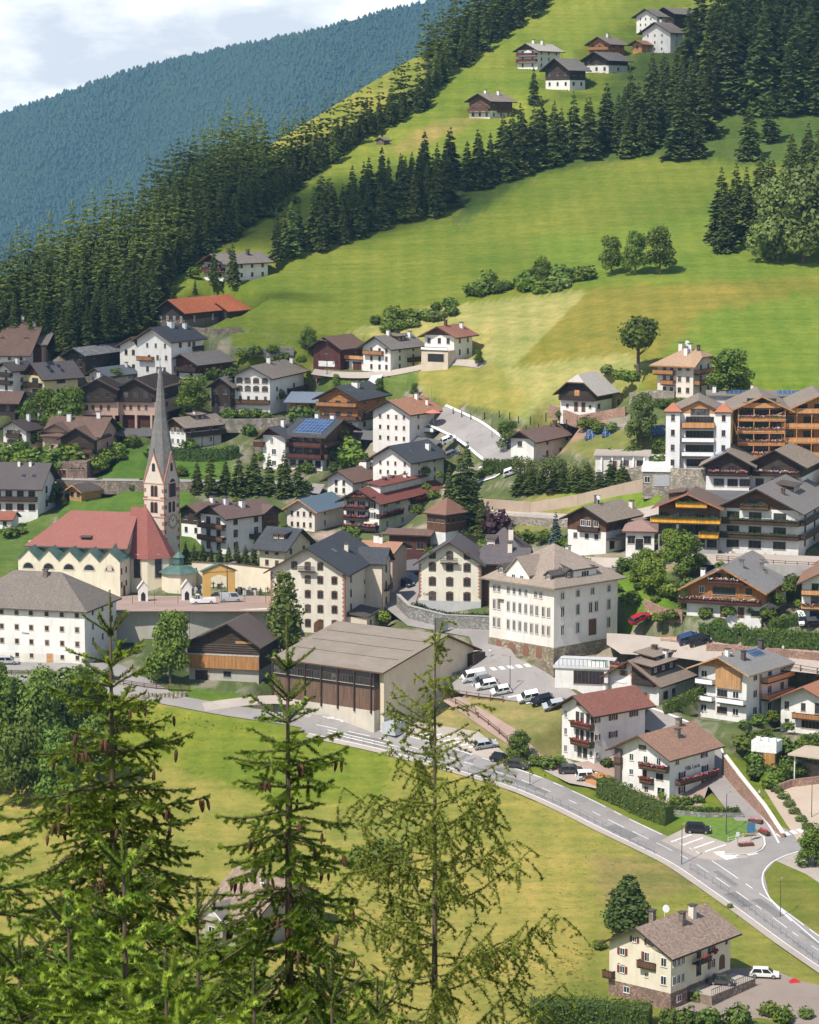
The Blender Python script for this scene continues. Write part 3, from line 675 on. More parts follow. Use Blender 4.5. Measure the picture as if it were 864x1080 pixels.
    def rpt(s, fr, side, fs, lift=0.0):
        """point on the roof: fr along the ridge, side 0/1, fs 0 at the eave .. 1 at the ridge"""
        r = s.rf; rr = fr * r['rl']
        if side == 0: q = r['A'] * fs; z = r['H'] + q * r['tl']
        else: q = r['sp'] - (r['sp'] - r['A']) * fs; z = r['H'] + (r['sp'] - q) * r['tr']
        return Vector(r['C'](rr, q, z + r['t'] + lift))
    def chimney(s, fr, side, fs, h=1.3, w=.7, mat='white', cap='td'):
        p = s.rpt(fr, side, fs); mb = MB(); a = w / 2
        mb.box(p.x - a, p.y - a, p.z - 1.2, p.x + a, p.y + a, p.z + h, 0)
        for dx in (-1, 1):
            for dy in (-1, 1): mb.box(p.x + dx * a * .75 - .08, p.y + dy * a * .75 - .08, p.z + h, p.x + dx * a * .75 + .08, p.y + dy * a * .75 + .08, p.z + h + .28, 0)
        mb.box(p.x - a - .14, p.y - a - .14, p.z + h + .28, p.x + a + .14, p.y + a + .14, p.z + h + .4, 1)
        mb.obj('chimney', [M(mat), M(cap)], s.roof_o); return s
    def dish(s, fr, side, fs, r=.5):
        p = s.rpt(fr, side, fs); mb = MB(); mb.cyl(p, p + Vector((0, 0, 1.3)), .04, n=5); c = p + Vector((-.1, -.25, 1.4))
        nrm = Vector((-.4, -.85, .35)).normalized(); mb.cyl(c, c + nrm * .1, r * .6, r, 12)
        mb.obj('satellite_dish', M('wpaint'), s.roof_o); return s
    def sheet(s, f0, f1, side, s0, s1, name, mat, lift=.06, fr_m=None):
        a, b, c, d = s.rpt(f0, side, s0, lift), s.rpt(f1, side, s0, lift), s.rpt(f1, side, s1, lift), s.rpt(f0, side, s1, lift)
        dn = Vector((0, 0, -lift + .012)); mb = MB(); mb.face([a, b, c, d], 0); q = [a, b, c, d]
        for k in range(4): mb.face([q[k] + dn, q[(k + 1) % 4] + dn, q[(k + 1) % 4], q[k]], 1)
        return mb.obj(name, [M(mat), M(fr_m or 'steel')], s.roof_o)
    def skylight(s, fr, side, fs, w=.9, l=1.2):
        r = s.rf; dl = (l / r['A']) * .9; dw = w / r['rl']
        s.sheet(fr - dw / 2, fr + dw / 2, side, fs - dl / 2, fs + dl / 2, 'skylight', 'glass', .12); return s
    def solar(s, f0, f1, side, s0, s1): s.sheet(f0, f1, side, s0, s1, 'solar_panel', SOLAR, .14); return s
    def snowguard(s, side, fs):
        r = s.rf; mb = MB(); n = int(r['rl'] / 1.3); a0, a1 = s.rpt(.01, side, fs), s.rpt(.99, side, fs); mb.cyl(a0 + Vector((0, 0, .04)), a1 + Vector((0, 0, .04)), .05, n=4)
        mb.obj('snow_guard', M('td'), s.roof_o); return s
    def M4(s, face, u, z, outw=0.0):
        """placement of something on a face: u from the face's left end as seen from outside"""
        if face == 'R': return Matrix.Translation(s.pt(u, -outw, z))
        if face == 'L': return Matrix.Translation(s.pt(-outw, s.a - u, z)) @ Matrix.Rotation(-pi / 2, 4, 'Z')
        if face == 'B': return Matrix.Translation(s.pt(s.b - u, s.a + outw, z)) @ Matrix.Rotation(pi, 4, 'Z')
        return Matrix.Translation(s.pt(s.b + outw, u, z)) @ Matrix.Rotation(pi / 2, 4, 'Z')
    def flen(s, face): return s.a if face in 'LF' else s.b
    def win(s, face, floor, us, w=.95, h=1.25, fr='white', sh=None, arch=False, sur=None, zc=.53, kind='window', outw=None, shw=None, z=None):
        """us: number of evenly spread openings, or list of fractions along the face"""
        Lf = s.flen(face); fh = s.h / s.nf
        zz = (floor + zc) * fh if z is None else z
        if kind != 'window' and z is None: zz = floor * fh + h / 2 + .05
        us = [(k + .5) / us for k in range(us)] if isinstance(us, int) else us
        e = s.wall_off(zz) if outw is None else outw
        for u in us:
            a, p = win_mesh(w, h, fr, arch, sur); o = link(kind, a, s.root); o.matrix_local = s.M4(face, u * Lf, zz, e)
            link('pane', p, o)
            if sh:
                sw = shw or w * .5
                for sg in (-1, 1):
                    q = link('shutter', shutter_mesh(sw, h, sh, arch), o, (sg * (w / 2 + sw / 2 + .02), 0, 0))
                    if arch and sg < 0: q.rotation_euler = (0, 0, 0); q.scale = (-1, 1, 1)
        return s
    def door(s, face, u, w=1.1, h=2.2, mat='vwb', floor=0, name='door', arch=False, z0=None):
        mb = MB(); z = (floor * s.h / s.nf if z0 is None else z0)
        if arch:
            pts = [(-w / 2, 0), (w / 2, 0)] + [(w / 2 * cos(pi * k / 8), h - w / 2 + w / 2 * sin(pi * k / 8)) for k in range(9)]
            mb.ext(pts, 1, -.06, .05)
        else:
            mb.box(-w / 2, -.06, 0, w / 2, .05, h)
            mb.box(-w / 2 - .12, -.09, 0, -w / 2 - .003, .04, h + .12, 1); mb.box(w / 2 + .003, -.09, 0, w / 2 + .12, .04, h + .12, 1); mb.box(-w / 2, -.09, h + .003, w / 2, .04, h + .12, 1)
        o = mb.obj(name, [M(mat), FRAME['stone']], s.root); o.matrix_local = s.M4(face, u * s.flen(face), z, s.wall_off(z + .5)); return s
    def balc(s, face, floor, u0=0.0, u1=1.0, d=1.2, mat='vwb', fl=None, hgt=1.0, slab='wd', z=None, rail='solid', posts=False, wrap=0.0):
        Lf = s.flen(face); z = floor * s.h / s.nf if z is None else z; e = s.wall_off(z + .4)
        x0, x1 = u0 * Lf - wrap, u1 * Lf + wrap; mb = MB()
        mb.box(x0, -d, z - .18, x1, 0, z, 1)
        if rail == 'solid':
            mb.box(x0, -d - .05, z + .1, x1, -d + .02, z + hgt, 0); mb.box(x0 - .02, -d + .023, z + .1, x0 + .05, -.003, z + hgt, 0); mb.box(x1 - .05, -d + .023, z + .1, x1 + .02, -.003, z + hgt, 0)
            mb.box(x0 - .06, -d - .1, z + hgt + .003, x1 + .06, -d + .07, z + hgt + .08, 1)
        else:
            n = max(2, int((x1 - x0) / .16))
            for k in range(n + 1):
                x = x0 + (x1 - x0) * k / n; mb.box(x - .035, -d - .02, z + .003, x + .035, -d + .03, z + hgt - .003, 0)
            mb.box(x0, -d - .05, z + hgt, x1, -d + .05, z + hgt + .08, 1); mb.box(x0, -d - .045, z + hgt * .5, x1, -d - .022, z + hgt * .5 + .08, 1)
        if posts:
            n = max(1, int((x1 - x0) / 3.2))
            for k in range(n + 1):
                x = x0 + .1 + (x1 - x0 - .2) * k / n; mb.box(x - .08, -d + .08, z - s.h / s.nf if posts == 'down' else z + .003, x + .08, -d + .2, z - .183 if posts == 'down' else z + s.h / s.nf - .2, 1)
        o = mb.obj('balcony', [M(mat), M(slab)], s.root); m4 = s.M4(face, 0, 0, e); o.matrix_local = m4
        if fl is not None:
            fls = fl if isinstance(fl, (list, tuple)) else [fl]
            fb = MB(); r_ = random.Random(int(z * 100 + x0)); x = x0 + .1
            fb.box(x0 + .1, -d - .28, z + hgt - .22, x1 - .1, -d - .053, z + hgt - .03, 0)
            while x < x1 - .15:
                if r_.random() < .9:
                    k = r_.choice([1] * 3 + [2]) if len(fls) == 1 else r_.choice([1, 1, 2, 3]); q = r_.uniform(.1, .2); zz = z + hgt + r_.uniform(-.12, .22); yy = -d - .2 + r_.uniform(-.14, .06)
                    for _ in range(2):
                        c = Vector((x + r_.uniform(-.15, .15), yy + r_.uniform(-.1, .1), zz + r_.uniform(-.12, .12))); u = Vector((r_.uniform(-1, 1), r_.uniform(-1, 1), r_.uniform(-1, 1))).normalized(); v = u.orthogonal().normalized(); w_ = u.cross(v)
                        for a_, b_ in ((u, v), (v, w_), (w_, u)): fb.face([c - a_ * q, c - b_ * q, c + a_ * q, c + b_ * q], k)
                        k = 2 if r_.random() < .4 else k
                x += .17
            ob = fb.obj('flower_box', [M('wb'), FL[fls[0]], FL[3], FL[fls[-1]]], o)
        return s
    def board(s, face, u0, u1, z0, z1, mat, name='panel', d=.05, outw=None):
        Lf = s.flen(face); mb = MB(); mb.box(u0 * Lf, -d, z0, u1 * Lf, .03, z1)
        o = mb.obj(name, M(mat), s.root); o.matrix_local = s.M4(face, 0, 0, s.wall_off((z0 + z1) / 2) if outw is None else outw); return s
    def quoins(s, face, u, n, z0, z1, mat='redbrick', w=.55):
        mb = MB(); Lf = s.flen(face); st = (z1 - z0) / n
        for k in range(n):
            ww = w if k % 2 else w * .6
            x0 = u * Lf; x0, x1 = (x0, x0 + ww) if u < .5 else (x0 - ww, x0)
            mb.box(x0, -.05, z0 + st * k + .03, x1, .02, z0 + st * (k + 1) - .03)
        o = mb.obj('quoins', M(mat), s.root); o.matrix_local = s.M4(face, 0, 0, 0); return s
    def text(s, face, u, z, body, size, mat, parent=None):
        c = bpy.data.curves.new('lettering', 'FONT'); c.body = body; c.size = size; c.extrude = .02; c.align_x = 'CENTER'
        tmp = bpy.data.objects.new('lettering', c); COL.objects.link(tmp); bpy.context.view_layer.update()
        me = bpy.data.meshes.new_from_object(tmp.evaluated_get(bpy.context.evaluated_depsgraph_get())); bpy.data.objects.remove(tmp)
        me.materials.clear(); me.materials.append(M(mat)); o = link('lettering', me, s.root)
        o.matrix_local = s.M4(face, u * s.flen(face), z, s.wall_off(z) + .04) @ Matrix.Rotation(pi / 2, 4, 'X'); return s
    def dormer(s, fr, side, fs, w, h, d, mat='wd', roof='tb', wins=2, tilt=8, fwin=.9, hwin=.8, name='dormer'):
        """shed dormer standing on a roof plane"""
        p = s.rpt(fr, side, fs); r = s.rf; sg = -1 if side == 0 else 1
        mb = MB(); z0, z1 = p.z - .9, p.z + h
        # local: across = away from the eave
        def C(al, ac, z):
            return (p.x + al, p.y - sg * ac, z) if r['ridge'] == 'R' else (p.x - sg * ac, p.y + al, z)
        for a0, a1, b0, b1 in ((-w / 2, w / 2, 0, d),):
            q = [C(a0, b0, 0), C(a1, b0, 0), C(a1, b1, 0), C(a0, b1, 0)]; mb.prism([(x[0], x[1]) for x in q], z0, z1, 0)
        rr = MB(); o_ = .5; up = d * tan(R(tilt))
        A = [C(-w / 2 - o_, -o_, z1 + .01 - .05), C(w / 2 + o_, -o_, z1 + .01 - .05), C(w / 2 + o_, d + .3, z1 + up), C(-w / 2 - o_, d + .3, z1 + up)]
        rr.face([Vector(x) + Vector((0, 0, .18)) for x in A], 0); rr.face(A[::-1], 1)
        for k in range(4): rr.face([A[k], A[(k + 1) % 4], Vector(A[(k + 1) % 4]) + Vector((0, 0, .18)), Vector(A[k]) + Vector((0, 0, .18))], 1)
        o = mb.obj(name, M(mat), s.root); o.location = (s.ox, s.oy, 0)
        rr.obj('roof', [M(roof), M('wb')], o)
        face = ('R' if side == 0 else 'B') if r['ridge'] == 'R' else ('L' if side == 0 else 'F')
        for k in range(wins):
            al = -w / 2 + w * (k + .5) / wins; c = Vector(C(al, 0, p.z + h * .52))
            a, pn = win_mesh(fwin, hwin, 'white'); q = link('window', a, o)
            rot = {'R': 0, 'B': pi, 'L': -pi / 2, 'F': pi / 2}[face]; q.matrix_local = Matrix.Translation(c) @ Matrix.Rotation(rot, 4, 'Z')
        return s
    def wing(s, off, dims): return House(None, None, None, 0, 0, 0, 0, 0, parent=s, off=off, dims=dims, found=s.f)
# ------------------------------------------------------------ lower village, near the main road
H = House
# house below the road, bottom right
h = H('apartment_house', 'cream house with stone base and red geranium balcony below the road at bottom right', 'house', 706, 1063, 61, 62, 76, 40); h.nf = 3
h.walls([(.27, stone((.3, .2, .16), w=.4, h=.22), .06), (1, 'cream')])
h.roof('R', 25, tiles((.33, .24, .19), 'mottled_tiles', .3, .36, .45), 1.3, 1.2, gable='cream', fascia='wd')
h.chimney(.5, 0, .62, 1.6, .8, 'stone').chimney(.72, 0, .72, 1.6, .9, 'pale').chimney(.3, 1, .8, 1.5, .8, 'stone').dish(.5, 1, .8, .6)
h.win('L', 1, [.22], .9, 1.1, sh='red').win('L', 1, [.62], .6, .7).win('L', 2, [.22], .9, 1.1, sh='red').win('L', 2, [.63], 1.0, 1.4, sh='red').win('L', 0, [.3, .8], 1.1, 1.0, fr='white', z=1.3).win('L', 3, [.42, .66], .8, .9, sh='red', zc=.35)
h.balc('L', 2, .52, .82, 1.0, 'vwb'); h.balc('L', 1, -.06, .1, .9, 'vwb')
b = h.wing((-.7, -.7), (4.2, 4.0, h.h)); b.nf = 3
b.walls([(.3, stone((.3, .2, .16), w=.4, h=.22), .05), (.985, 'cream')])
b.win('R', 1, [.2, .47, .74], .85, 1.35, sh=None).win('R', 2, [.2, .47, .74], .85, 1.35).win('L', 1, [.68], 1.0, 1.35, fr='white').win('L', 2, [.68], 1.0, 1.35).win('R', 0, [.5], 1.2, 1.0, z=1.3)
h.win('R', 2, [.68], .9, 1.3, sh='red').win('R', 1, [.68], .9, 1.3, sh='red').win('R', 2, [.93], .5, 1.1, fr='brown').win('R', 2, [.47], 1.0, 2.0, fr='dark').win('R', 1, [.47], 1.2, 2.0, fr='dark')
h.balc('R', 2, .36, .57, 1.3, 'iron', fl=[0, 1], rail='bars'); h.door('R', .86, 1.5, 2.3, 'vwb', z0=h.h / 3, arch=True); h.balc('R', 2, .62, .76, .25, 'vwb', fl=[0], hgt=.45, z=h.h * .7)
h.text('L', .2, h.h * .56, 'Casa', .7, 'wg')
mb = MB(); mb.box(4.6, -4.4, -2.5, h.b + .3, -.01, h.h / 3 - 1.2, 0, 1); mb.box(4.9, -4.5, -.6, 7.5, -4.41, .6, 2)
h.part(mb, 'terrace', [stone((.34, .26, .2), w=.5, h=.3), A_PAVE, GLASS])
mb = MB()
for k in range(24):
    x = 4.7 + (h.b - 4.5) * k / 23; mb.box(x, -4.35, h.h / 3 - 1.2, x + .05, -4.3, h.h / 3 - .25)
mb.box(4.6, -4.38, h.h / 3 - .25, h.b + .3, -4.28, h.h / 3 - .19); h.part(mb, 'terrace_railing', M('iron'))
HOUSE_BOTTOM = h
# villa with the written name
h = H('villa', 'white villa with long brown roof, dark shutters and cursive lettering beside the road junction', 'house', 706, 845, 49, 55, 55, 41); h.nf = 3
h.walls([(1, 'white')]); h.roof('R', 24, tiles((.34, .2, .14), 'brown_tiles', .3, .36, .3), 1.2, 1.6, gable='white', fascia='wb')
h.chimney(.5, 0, .55, 1.3, .8, 'stone').chimney(.78, 0, .97, .9, .9, 'stone').sheet(.62, .7, 0, .5, .6, 'skylight', 'steel')
h.win('R', 2, [.16, .8], 1.2, 1.2, sh=None).win('R', 2, [.76], 1.0, 1.2, sh='dark').win('R', 1, [.27, .78], 1.0, 1.2, sh='dark').win('R', 0, [.27, .78], 1.0, 1.3, sh='dark')
h.balc('R', 1, .13, .97, 1.1, 'vwb', fl=[1, 0]); h.text('R', .5, h.h * .585, 'Villa Lucia', 1.15, 'td')
h.win('L', 2, [.3, .56, .8], .9, 1.3).win('L', 1, [.3], .9, 1.1).win('L', 1, [.55], .8, 1.6, fr='brown').win('L', 1, [.82], 1.6, 1.2, fr='brown').win('L', 0, [.3, .58], .9, 1.2).win('L', 0, [.85], 1.7, 1.6).win('L', 3, [.5], 1.6, .9, fr='brown', zc=.3)
h.balc('L', 2, .5, 1.0, 1.2, 'vwb', fl=[0, 1]); h.balc('L', 1, .5, .72, .9, 'vwb', fl=[0]); h.balc('L', 2, .02, .14, .8, 'vwb')
h.board('L', .02, .13, h.h * .2, h.h * .98, 'vwg', 'timber_bay', .6)
# white house left of the villa
h = H('guest_house', 'tall white house with red-brown roof and two flowered balconies left of the villa', 'house', 627, 806, 57, 33, 58, 50); h.nf = 3
h.walls([(1, 'white')]); h.roof('R', 26, tiles((.27, .115, .085), 'red_brown_tiles', .3, .36, .25), 1.3, 1.6, gable='white', fascia='wd')
h.win('R', 2, [.36, .77], 1.1, 1.15, sh='brown').win('R', 1, [.36], 1.1, 1.2, sh='brown').win('R', 2, [.05], .7, 1.1, sh='brown').win('R', 1, [.05], .7, 1.1, sh='brown').win('R', 0, [.05], .8, .9)
h.win('L', 2, [.12], .8, 1.3).win('L', 1, [.12], .8, 1.3).win('L', 0, [.12, .9], .8, 1.3).win('L', 2, [.48, .62, .8, .93], .9, 1.9, fr='brown').win('L', 1, [.48, .62, .8, .93], .9, 1.9, fr='brown').win('L', 0, [.55, .72], 1.1, 1.9, fr='brown').win('L', 3, [.55], 1.8, 1.1, fr='brown', zc=.35)
h.balc('L', 2, .4, 1.0, 1.2, 'vwb', fl=[0]); h.balc('L', 1, .4, 1.0, 1.2, 'vwb', fl=[0, 1]); h.chimney(.6, 1, .8, 1.0, .7)
# school-like hotel
h = H('town_hall', 'cream four storey building with hipped roof, white gable dormer and arched stone base', 'large building', 584, 697, 83, 67, 73, 46); h.nf = 4.3
h.walls([(.17, stone((.34, .28, .2), w=.7, h=.38), .12), (1, plaster((.76, .71, .64)))])
h.roof('L', 33, tiles((.36, .29, .235), 'taupe_tiles', .3, .4, .2), 1.3, 1.3, c0=0, c1=0, fascia='tp')
for r_, z in ((3, .83), (2, .62), (1, .38)):
    zz = h.h * z; hh = 1.3 if r_ == 3 else 2.0
    for u in ((.08, .15), (.30, .39, .48, .57), (.72, .8) if r_ == 3 else (.66, .74, .84, .92)):
        h.win('L', 0, list(u), .8, hh, z=zz, sur='stone')
    h.win('R', 0, [.13, .37, .6, .86] if r_ == 3 else ([.13, .37, .57, .66, .86] if r_ == 2 else [.13, .37, .86]), 1.05, hh * 1.05, z=zz, sur='stone')
for u in (.16, .36, .58, .78): h.door('L', u, 1.5, 2.3, plaster((.26, .13, .085)), z0=.1, name='arched_door', arch=True)
h.door('R', .6, 2.2, 3.2, 'vwb', z0=h.h * .25, name='double_door'); h.board('L', .15, .23, h.h * .68, h.h * .7, 'vwg', 'awning_box', .4)
dw = h.wing((-.02, h.a * .38), (5.5, 6.2, h.h + 1.2)); dw.walls([(1, 'white')])
dw.roof('R', 44, tiles((.36, .29, .235), 'taupe_tiles', .3, .4, .2), .45, .4, gable='white', fascia='tp'); dw.win('L', 0, [.32, .68], 1.0, 1.0, z=dw.h - .9)
for dy in (.12, .85):
    dd = h.wing((.6, h.a * dy - .9), (4, 1.7, h.h + 1.5)); dd.walls([(1, 'td')]); dd.roof('R', 38, 'td', .3, .3, gable='td', fascia='td'); dd.win('L', 0, [.5], .8, .9, z=dd.h - .4)
d2 = h.wing((h.b * .33, .5), (6.6, 5, h.h + 2.0)); d2.walls([(1, plaster((.76, .71, .64)))]); d2.roof('R', 14, tiles((.36, .29, .235), 'taupe_tiles', .3, .4, .2), .3, .3, gable='td', fascia='td', rp=.85); d2.win('R', 0, [.5], 2.2, 1.2, z=d2.h - .95)
for ox in (.22, .6):
    d3 = h.wing((h.b * ox, .6), (1.5, 4, h.h + 1.9)); d3.walls([(1, 'td')]); d3.roof('L', 25, 'td', .25, .25, gable='td', fascia='td'); d3.win('R', 0, [.5], .7, .9, z=d3.h - .6)
h.chimney(.5, 1, .55, 1.5, .8, 'pale')
# sports hall
h = H('sports_hall', 'long beige hall with big taupe roof and brown timber front beside the main road', 'hall', 405, 771, 66, 115, 99, 36); h.nf = 2.2
h.walls([(.3, plaster((.7, .63, .52))), (1, 'beige')])
TAU = tiles((.31, .255, .205), 'hall_roofing', 2.2, .5, .1)
h.roof('L', 11.5, TAU, 1.6, 1.0, gable='beige', fascia='wb', rp=.66)
for q in (.25, .5, .75): h.snowguard(0, q)
w2 = h.wing((-1.7, 1.0), (1.695, h.a - .5, h.h * .96)); w2.walls([(.36, plaster((.6, .54, .46))), (.72, planks((.17, .1, .07), vertical=True, h=.22)), (1, 'black')]); 
o = [c for c in h.root.children][-3:]
w2.nf = 3; w2.win('L', 0, 12, 1.9, 1.5, fr='brown', z=h.h * .82)
for k in range(7): w2.board('L', k / 6.2, k / 6.2 + .012, h.h * .3, h.h * .97, 'wd', 'timber_post', .3)
h.win('L', 0, [.5, .62, .74, .86], 1.6, 1.2, z=1.4, fr='dark'); h.win('R', 0, [.15], 2.2, 2.2, fr='dark', z=1.6); h.board('R', .93, 1.06, h.h * .5, h.h * .93, 'vwd', 'timber_end', 1.6)
h.text('R', .8, h.h * .62, 'SPORT', .9, 'tp'); h.text('R', .8, h.h * .5, 'CENTRO', .8, 'tp')
mb = MB(); p0 = (h.b * .12, -.9)
for k in range(2):
    mb.cyl((h.b * .1, -1.0 - k * 1.1, .3), (h.b * .52, -1.0 - k * 1.1, h.h * .36), .09)
for k in range(14): t = k / 13; mb.box(h.b * (.1 + .42 * t) - .15, -2.05, .25 + (h.h * .36 - .3) * t, h.b * (.1 + .42 * t) + .15, -1.0, .33 + (h.h * .36 - .3) * t)
h.part(mb, 'outdoor_stair', M('steel'))
mb = MB(); mb.box(-1.2, -3.5, -.3, 2.2, -.4, 1.9); h.part(mb, 'fuel_box', flat((.45, .47, .5), .5))
# two cream inns with red corner stones
def arched(h, face, rows, us, z0, dz, w=1.0, hh=1.35, **k):
    for r_ in range(rows): h.win(face, 0, us, w, hh, fr='brown', arch=True, sur='brown', z=z0 + dz * r_, **k)
h = H('inn', 'big cream inn with blue-grey roof, arched windows and red corner stones behind the birch', 'inn', 364, 668, 66, 80, 33, 14); h.nf = 4.2
h.walls([(1, plaster((.7, .64, .54)))]); h.roof('R', 31, 'ts', 1.2, 1.3, gable=plaster((.7, .64, .54)), fascia='wd')
arched(h, 'L', 4, [.13, .5, .67, .86], 1.8, h.h / 4.2); arched(h, 'R', 3, [.18], h.h * .36, h.h / 4.2); h.win('R', 0, [.6], .6, .9, fr='brown', z=h.h * .42).win('R', 0, [.6], .6, .9, fr='brown', z=h.h * .66)
arched(h, 'L', 1, [.32, .5, .67], h.h * 1.08, 1); h.balc('L', 0, .39, .61, 1.0, 'iron', rail='bars', z=h.h * 1.0); h.door('L', .64, 1.9, 2.4, 'vwb', z0=0, arch=True)
h.quoins('L', 0.0, 22, 2, h.h - .5); h.quoins('L', 1.0, 22, 2, h.h - .4); h.quoins('R', 0.0, 22, 2, h.h - .4); h.chimney(.55, 0, .45, 1.2, .8, 'pale'); h.skylight(.35, 0, .6)
g = h.wing((h.b * .62, -3.6), (7.0, 5.0, h.h * .98)); g.walls([(1, plaster((.7, .62, .5)))]); g.roof('L', 36, 'ts', .6, .9, gable=plaster((.7, .62, .5)), fascia='wd')
g.nf = 4; arched(g, 'R', 3, [.5], h.h * .3, h.h * .27, .9); g.quoins('R', 0, 20, 2, g.h - .4); g.quoins('R', 1.0, 20, 2, g.h - .4); g.balc('R', 0, .2, .8, .9, 'iron', rail='bars', z=h.h * .5)
a = h.wing((1.5, -4.2), (10, 4.15, 3.2)); a.walls([(1, plaster((.66, .58, .46)))]); a.roof('R', 10, 'td', .4, .4, gable='ts', fascia='td', rp=.97); a.win('R', 0, [.3], 1.2, 1.1, fr='brown', z=1.7)
h = H('inn', 'cream inn with square facade, red corner stones and central iron balcony above a green hedge', 'inn', 507, 640, 47, 66, 10, 9); h.nf = 3.3
h.walls([(.12, plaster((.5, .5, .5)), .05), (1, plaster((.75, .7, .58)))]); h.roof('R', 33, tiles((.13, .115, .12), 'slate_tiles', .3, .38, .2), 1.1, 1.2, gable=plaster((.75, .7, .58)), fascia='wd')
arched(h, 'L', 3, [.22, .5, .78], h.h * .22, h.h * .335, 1.25, 1.5); arched(h, 'L', 1, [.22, .5, .78], h.h * 1.16, 1, 1.15, 1.3); h.balc('L', 0, .36, .64, 1.0, 'iron', rail='bars', z=h.h * 1.0)
h.quoins('L', 0, 20, 1.6, h.h - .4); h.quoins('L', 1, 20, 1.6, h.h - .4); h.text('L', .12, h.h * .24, 'Cafè', .7, 'tp')
b = h.wing((2.0, -9.0), (9, 8.9, h.h)); b.walls([(1, 'wb')]); b.roof('L', 24, tiles((.14, .12, .125), 'slate_tiles', .3, .38, .2), 1.0, .8, gable='wb', fascia='wd'); b.nf = 3; b.win('R', 1, 3, 1.1, 1.3, fr='brown').balc('R', 1, 0, 1, 1.2, 'vwb')
t = h.wing((9, -7.5), (11, 9, h.h * 1.12)); t.walls([(1, 'pale')]); t.roof('L', 38, tiles((.14, .115, .115), 'slate_tiles', .3, .38, .2), .8, .8, c0=0, c1=0, fascia='wd'); t.chimney(.3, 0, .55, 1.8, 1.0, 'pale'); t.dormer(.75, 0, .25, 1.6, 1.3, 2.5, 'pale', 'td', 1)
b.chimney(.4, 0, .7, 1.6, .9, 'pale')
# long white house, left edge
h = H('farm_manor', 'massive white four storey house with grey hipped roof at the left edge', 'large house', 90, 701, 60, 140, 25, 16); h.nf = 4
h.walls([(.16, plaster((.74, .7, .62)), .04), (1, plaster((.8, .78, .75)))]); h.roof('L', 34, tiles((.23, .195, .165), 'shingles', .28, .3, .3), .9, .9, c0=0, c1=0, fascia='td')
for z in (.92, .66, .40): h.win('L', 0, [.2, .34, .46, .575, .70, .82, .94], .75, .95, fr='brown', z=h.h * z - .4, sur='stone'); h.win('R', 0, [.25, .55, .85], .8, 1.2, fr='brown', z=h.h * z - .3)
h.win('L', 0, [.575, .46, .82, .94], .75, .8, fr='brown', z=1.3); h.door('L', .72, 1.2, 2.1, 'wo', z0=-.3); h.chimney(.42, 0, .86, 1.0, .9, 'stone'); h.text('L', .53, h.h * .5, 'Chalet', .6, 'tp')
# dark barn with the light boards
h = H('hay_barn', 'dark timber barn with a band of fresh orange boards and a brown roof', 'barn', 273, 719, 40, 76, 14, 14); h.nf = 3
h.walls([(.32, plaster((.45, .42, .38))), (1, 'wd', .25)]); h.roof('R', 23, tiles((.15, .115, .1), 'dark_tiles', .3, .38, .2), .9, 1.5, gable='wd', fascia='wd', rp=.42)
h.board('L', -.05, 1.02, h.h * .33, h.h * .68, planks((.42, .2, .075), vertical=True, h=.2), 'board_front', .55); h.board('L', -.05, 1.02, h.h * .685, h.h * .715, 'tl', 'ledge', .6)
for k in range(4): h.board('L', .02, .98, h.h * (.78 + .06 * k), h.h * (.79 + .06 * k), 'wg', 'rail', .12)
h.board('L', .68, .98, h.h * 1.02, h.h * 1.08, 'wl', 'rail', .12); h.win('L', 0, [.55], 1.5, 1.1, fr='dark', z=1.2); h.door('L', .18, 2.6, 2.2, 'vwd', z0=-.4, name='barn_door')
# ------------------------------------------------------------ right-hand side
h = H('chalet', 'brown timber chalet with orange gable trim, pale flowers on two balconies and white lettering', 'chalet', 803, 653, 32, 77, 41, 20); h.nf = 2
h.walls([(.42, 'white'), (1, 'vww')]); h.roof('R', 25, tiles((.27, .255, .245), 'grey_tiles', .4, .5, .12), 1.4, 2.0, gable='vww', fascia=planks((.5, .2, .06)))
h.win('L', 0, [.28], 2.2, 1.2, fr='brown', z=1.0).win('L', 0, [.92], 1.7, 1.2, fr='brown', z=1.0).door('L', .5, 1.4, 2.1, 'vwb').door('L', .73, 1.2, 2.1, 'vwb')
h.balc('L', 1, -.1, 1.0, 1.5, 'vwr', fl=[2, 1], z=h.h * .48); h.win('L', 0, [.2], 1.0, 1.3, z=h.h * .9, fr='white').win('L', 0, [.5], 4.5, 1.5, z=h.h * .88, fr='dark').win('L', 0, [.83], 1.3, 1.4, z=h.h * .9, fr='brown')
h.balc('L', 1, .3, .8, 1.3, 'vwr', fl=[2, 1], z=h.h * 1.15); h.win('L', 0, [.42, .6], 1.0, 1.9, z=h.h * 1.32, fr='brown'); h.text('L', .5, h.h * 1.5, 'Barbara', 1.0, 'wpaint')
h.solar(.02, .25, 1, .3, .95).chimney(.3, 0, .75, 1.1, .8, 'steel').chimney(.62, 0, .42, .9, .6, 'steel').chimney(.25, 1, .25, 1.2, .9); h.win('R', 0, [.6, .72], .8, 2.2, z=h.h * .7)
h = H('hotel', 'broad white hotel with dark timber balconies full of plants and a grey-brown gable roof', 'hotel', 842, 584, 46, 84, 55, 20); h.nf = 3
h.walls([(1, plaster((.74, .72, .68)))]); h.roof('R', 23, tiles((.24, .215, .2), 'grey_brown_tiles', .3, .38, .15), 1.5, 1.8, gable='wb', fascia='wd')
for z in (0, 1, 2): h.win('L', z, [.2, .47, .77], 2.6, 1.6, fr='brown', zc=.5).win('R', z, [.2, .5, .8], 1.3, 1.5, fr='brown', zc=.5)
h.balc('L', 1, -.05, 1.0, 1.4, 'wd', fl=[3], wrap=.3).balc('L', 2, -.05, 1.0, 1.4, 'wd', fl=[3], wrap=.3).balc('R', 1, 0, 1, 1.4, 'wd').balc('R', 2, 0, 1, 1.4, 'wd')
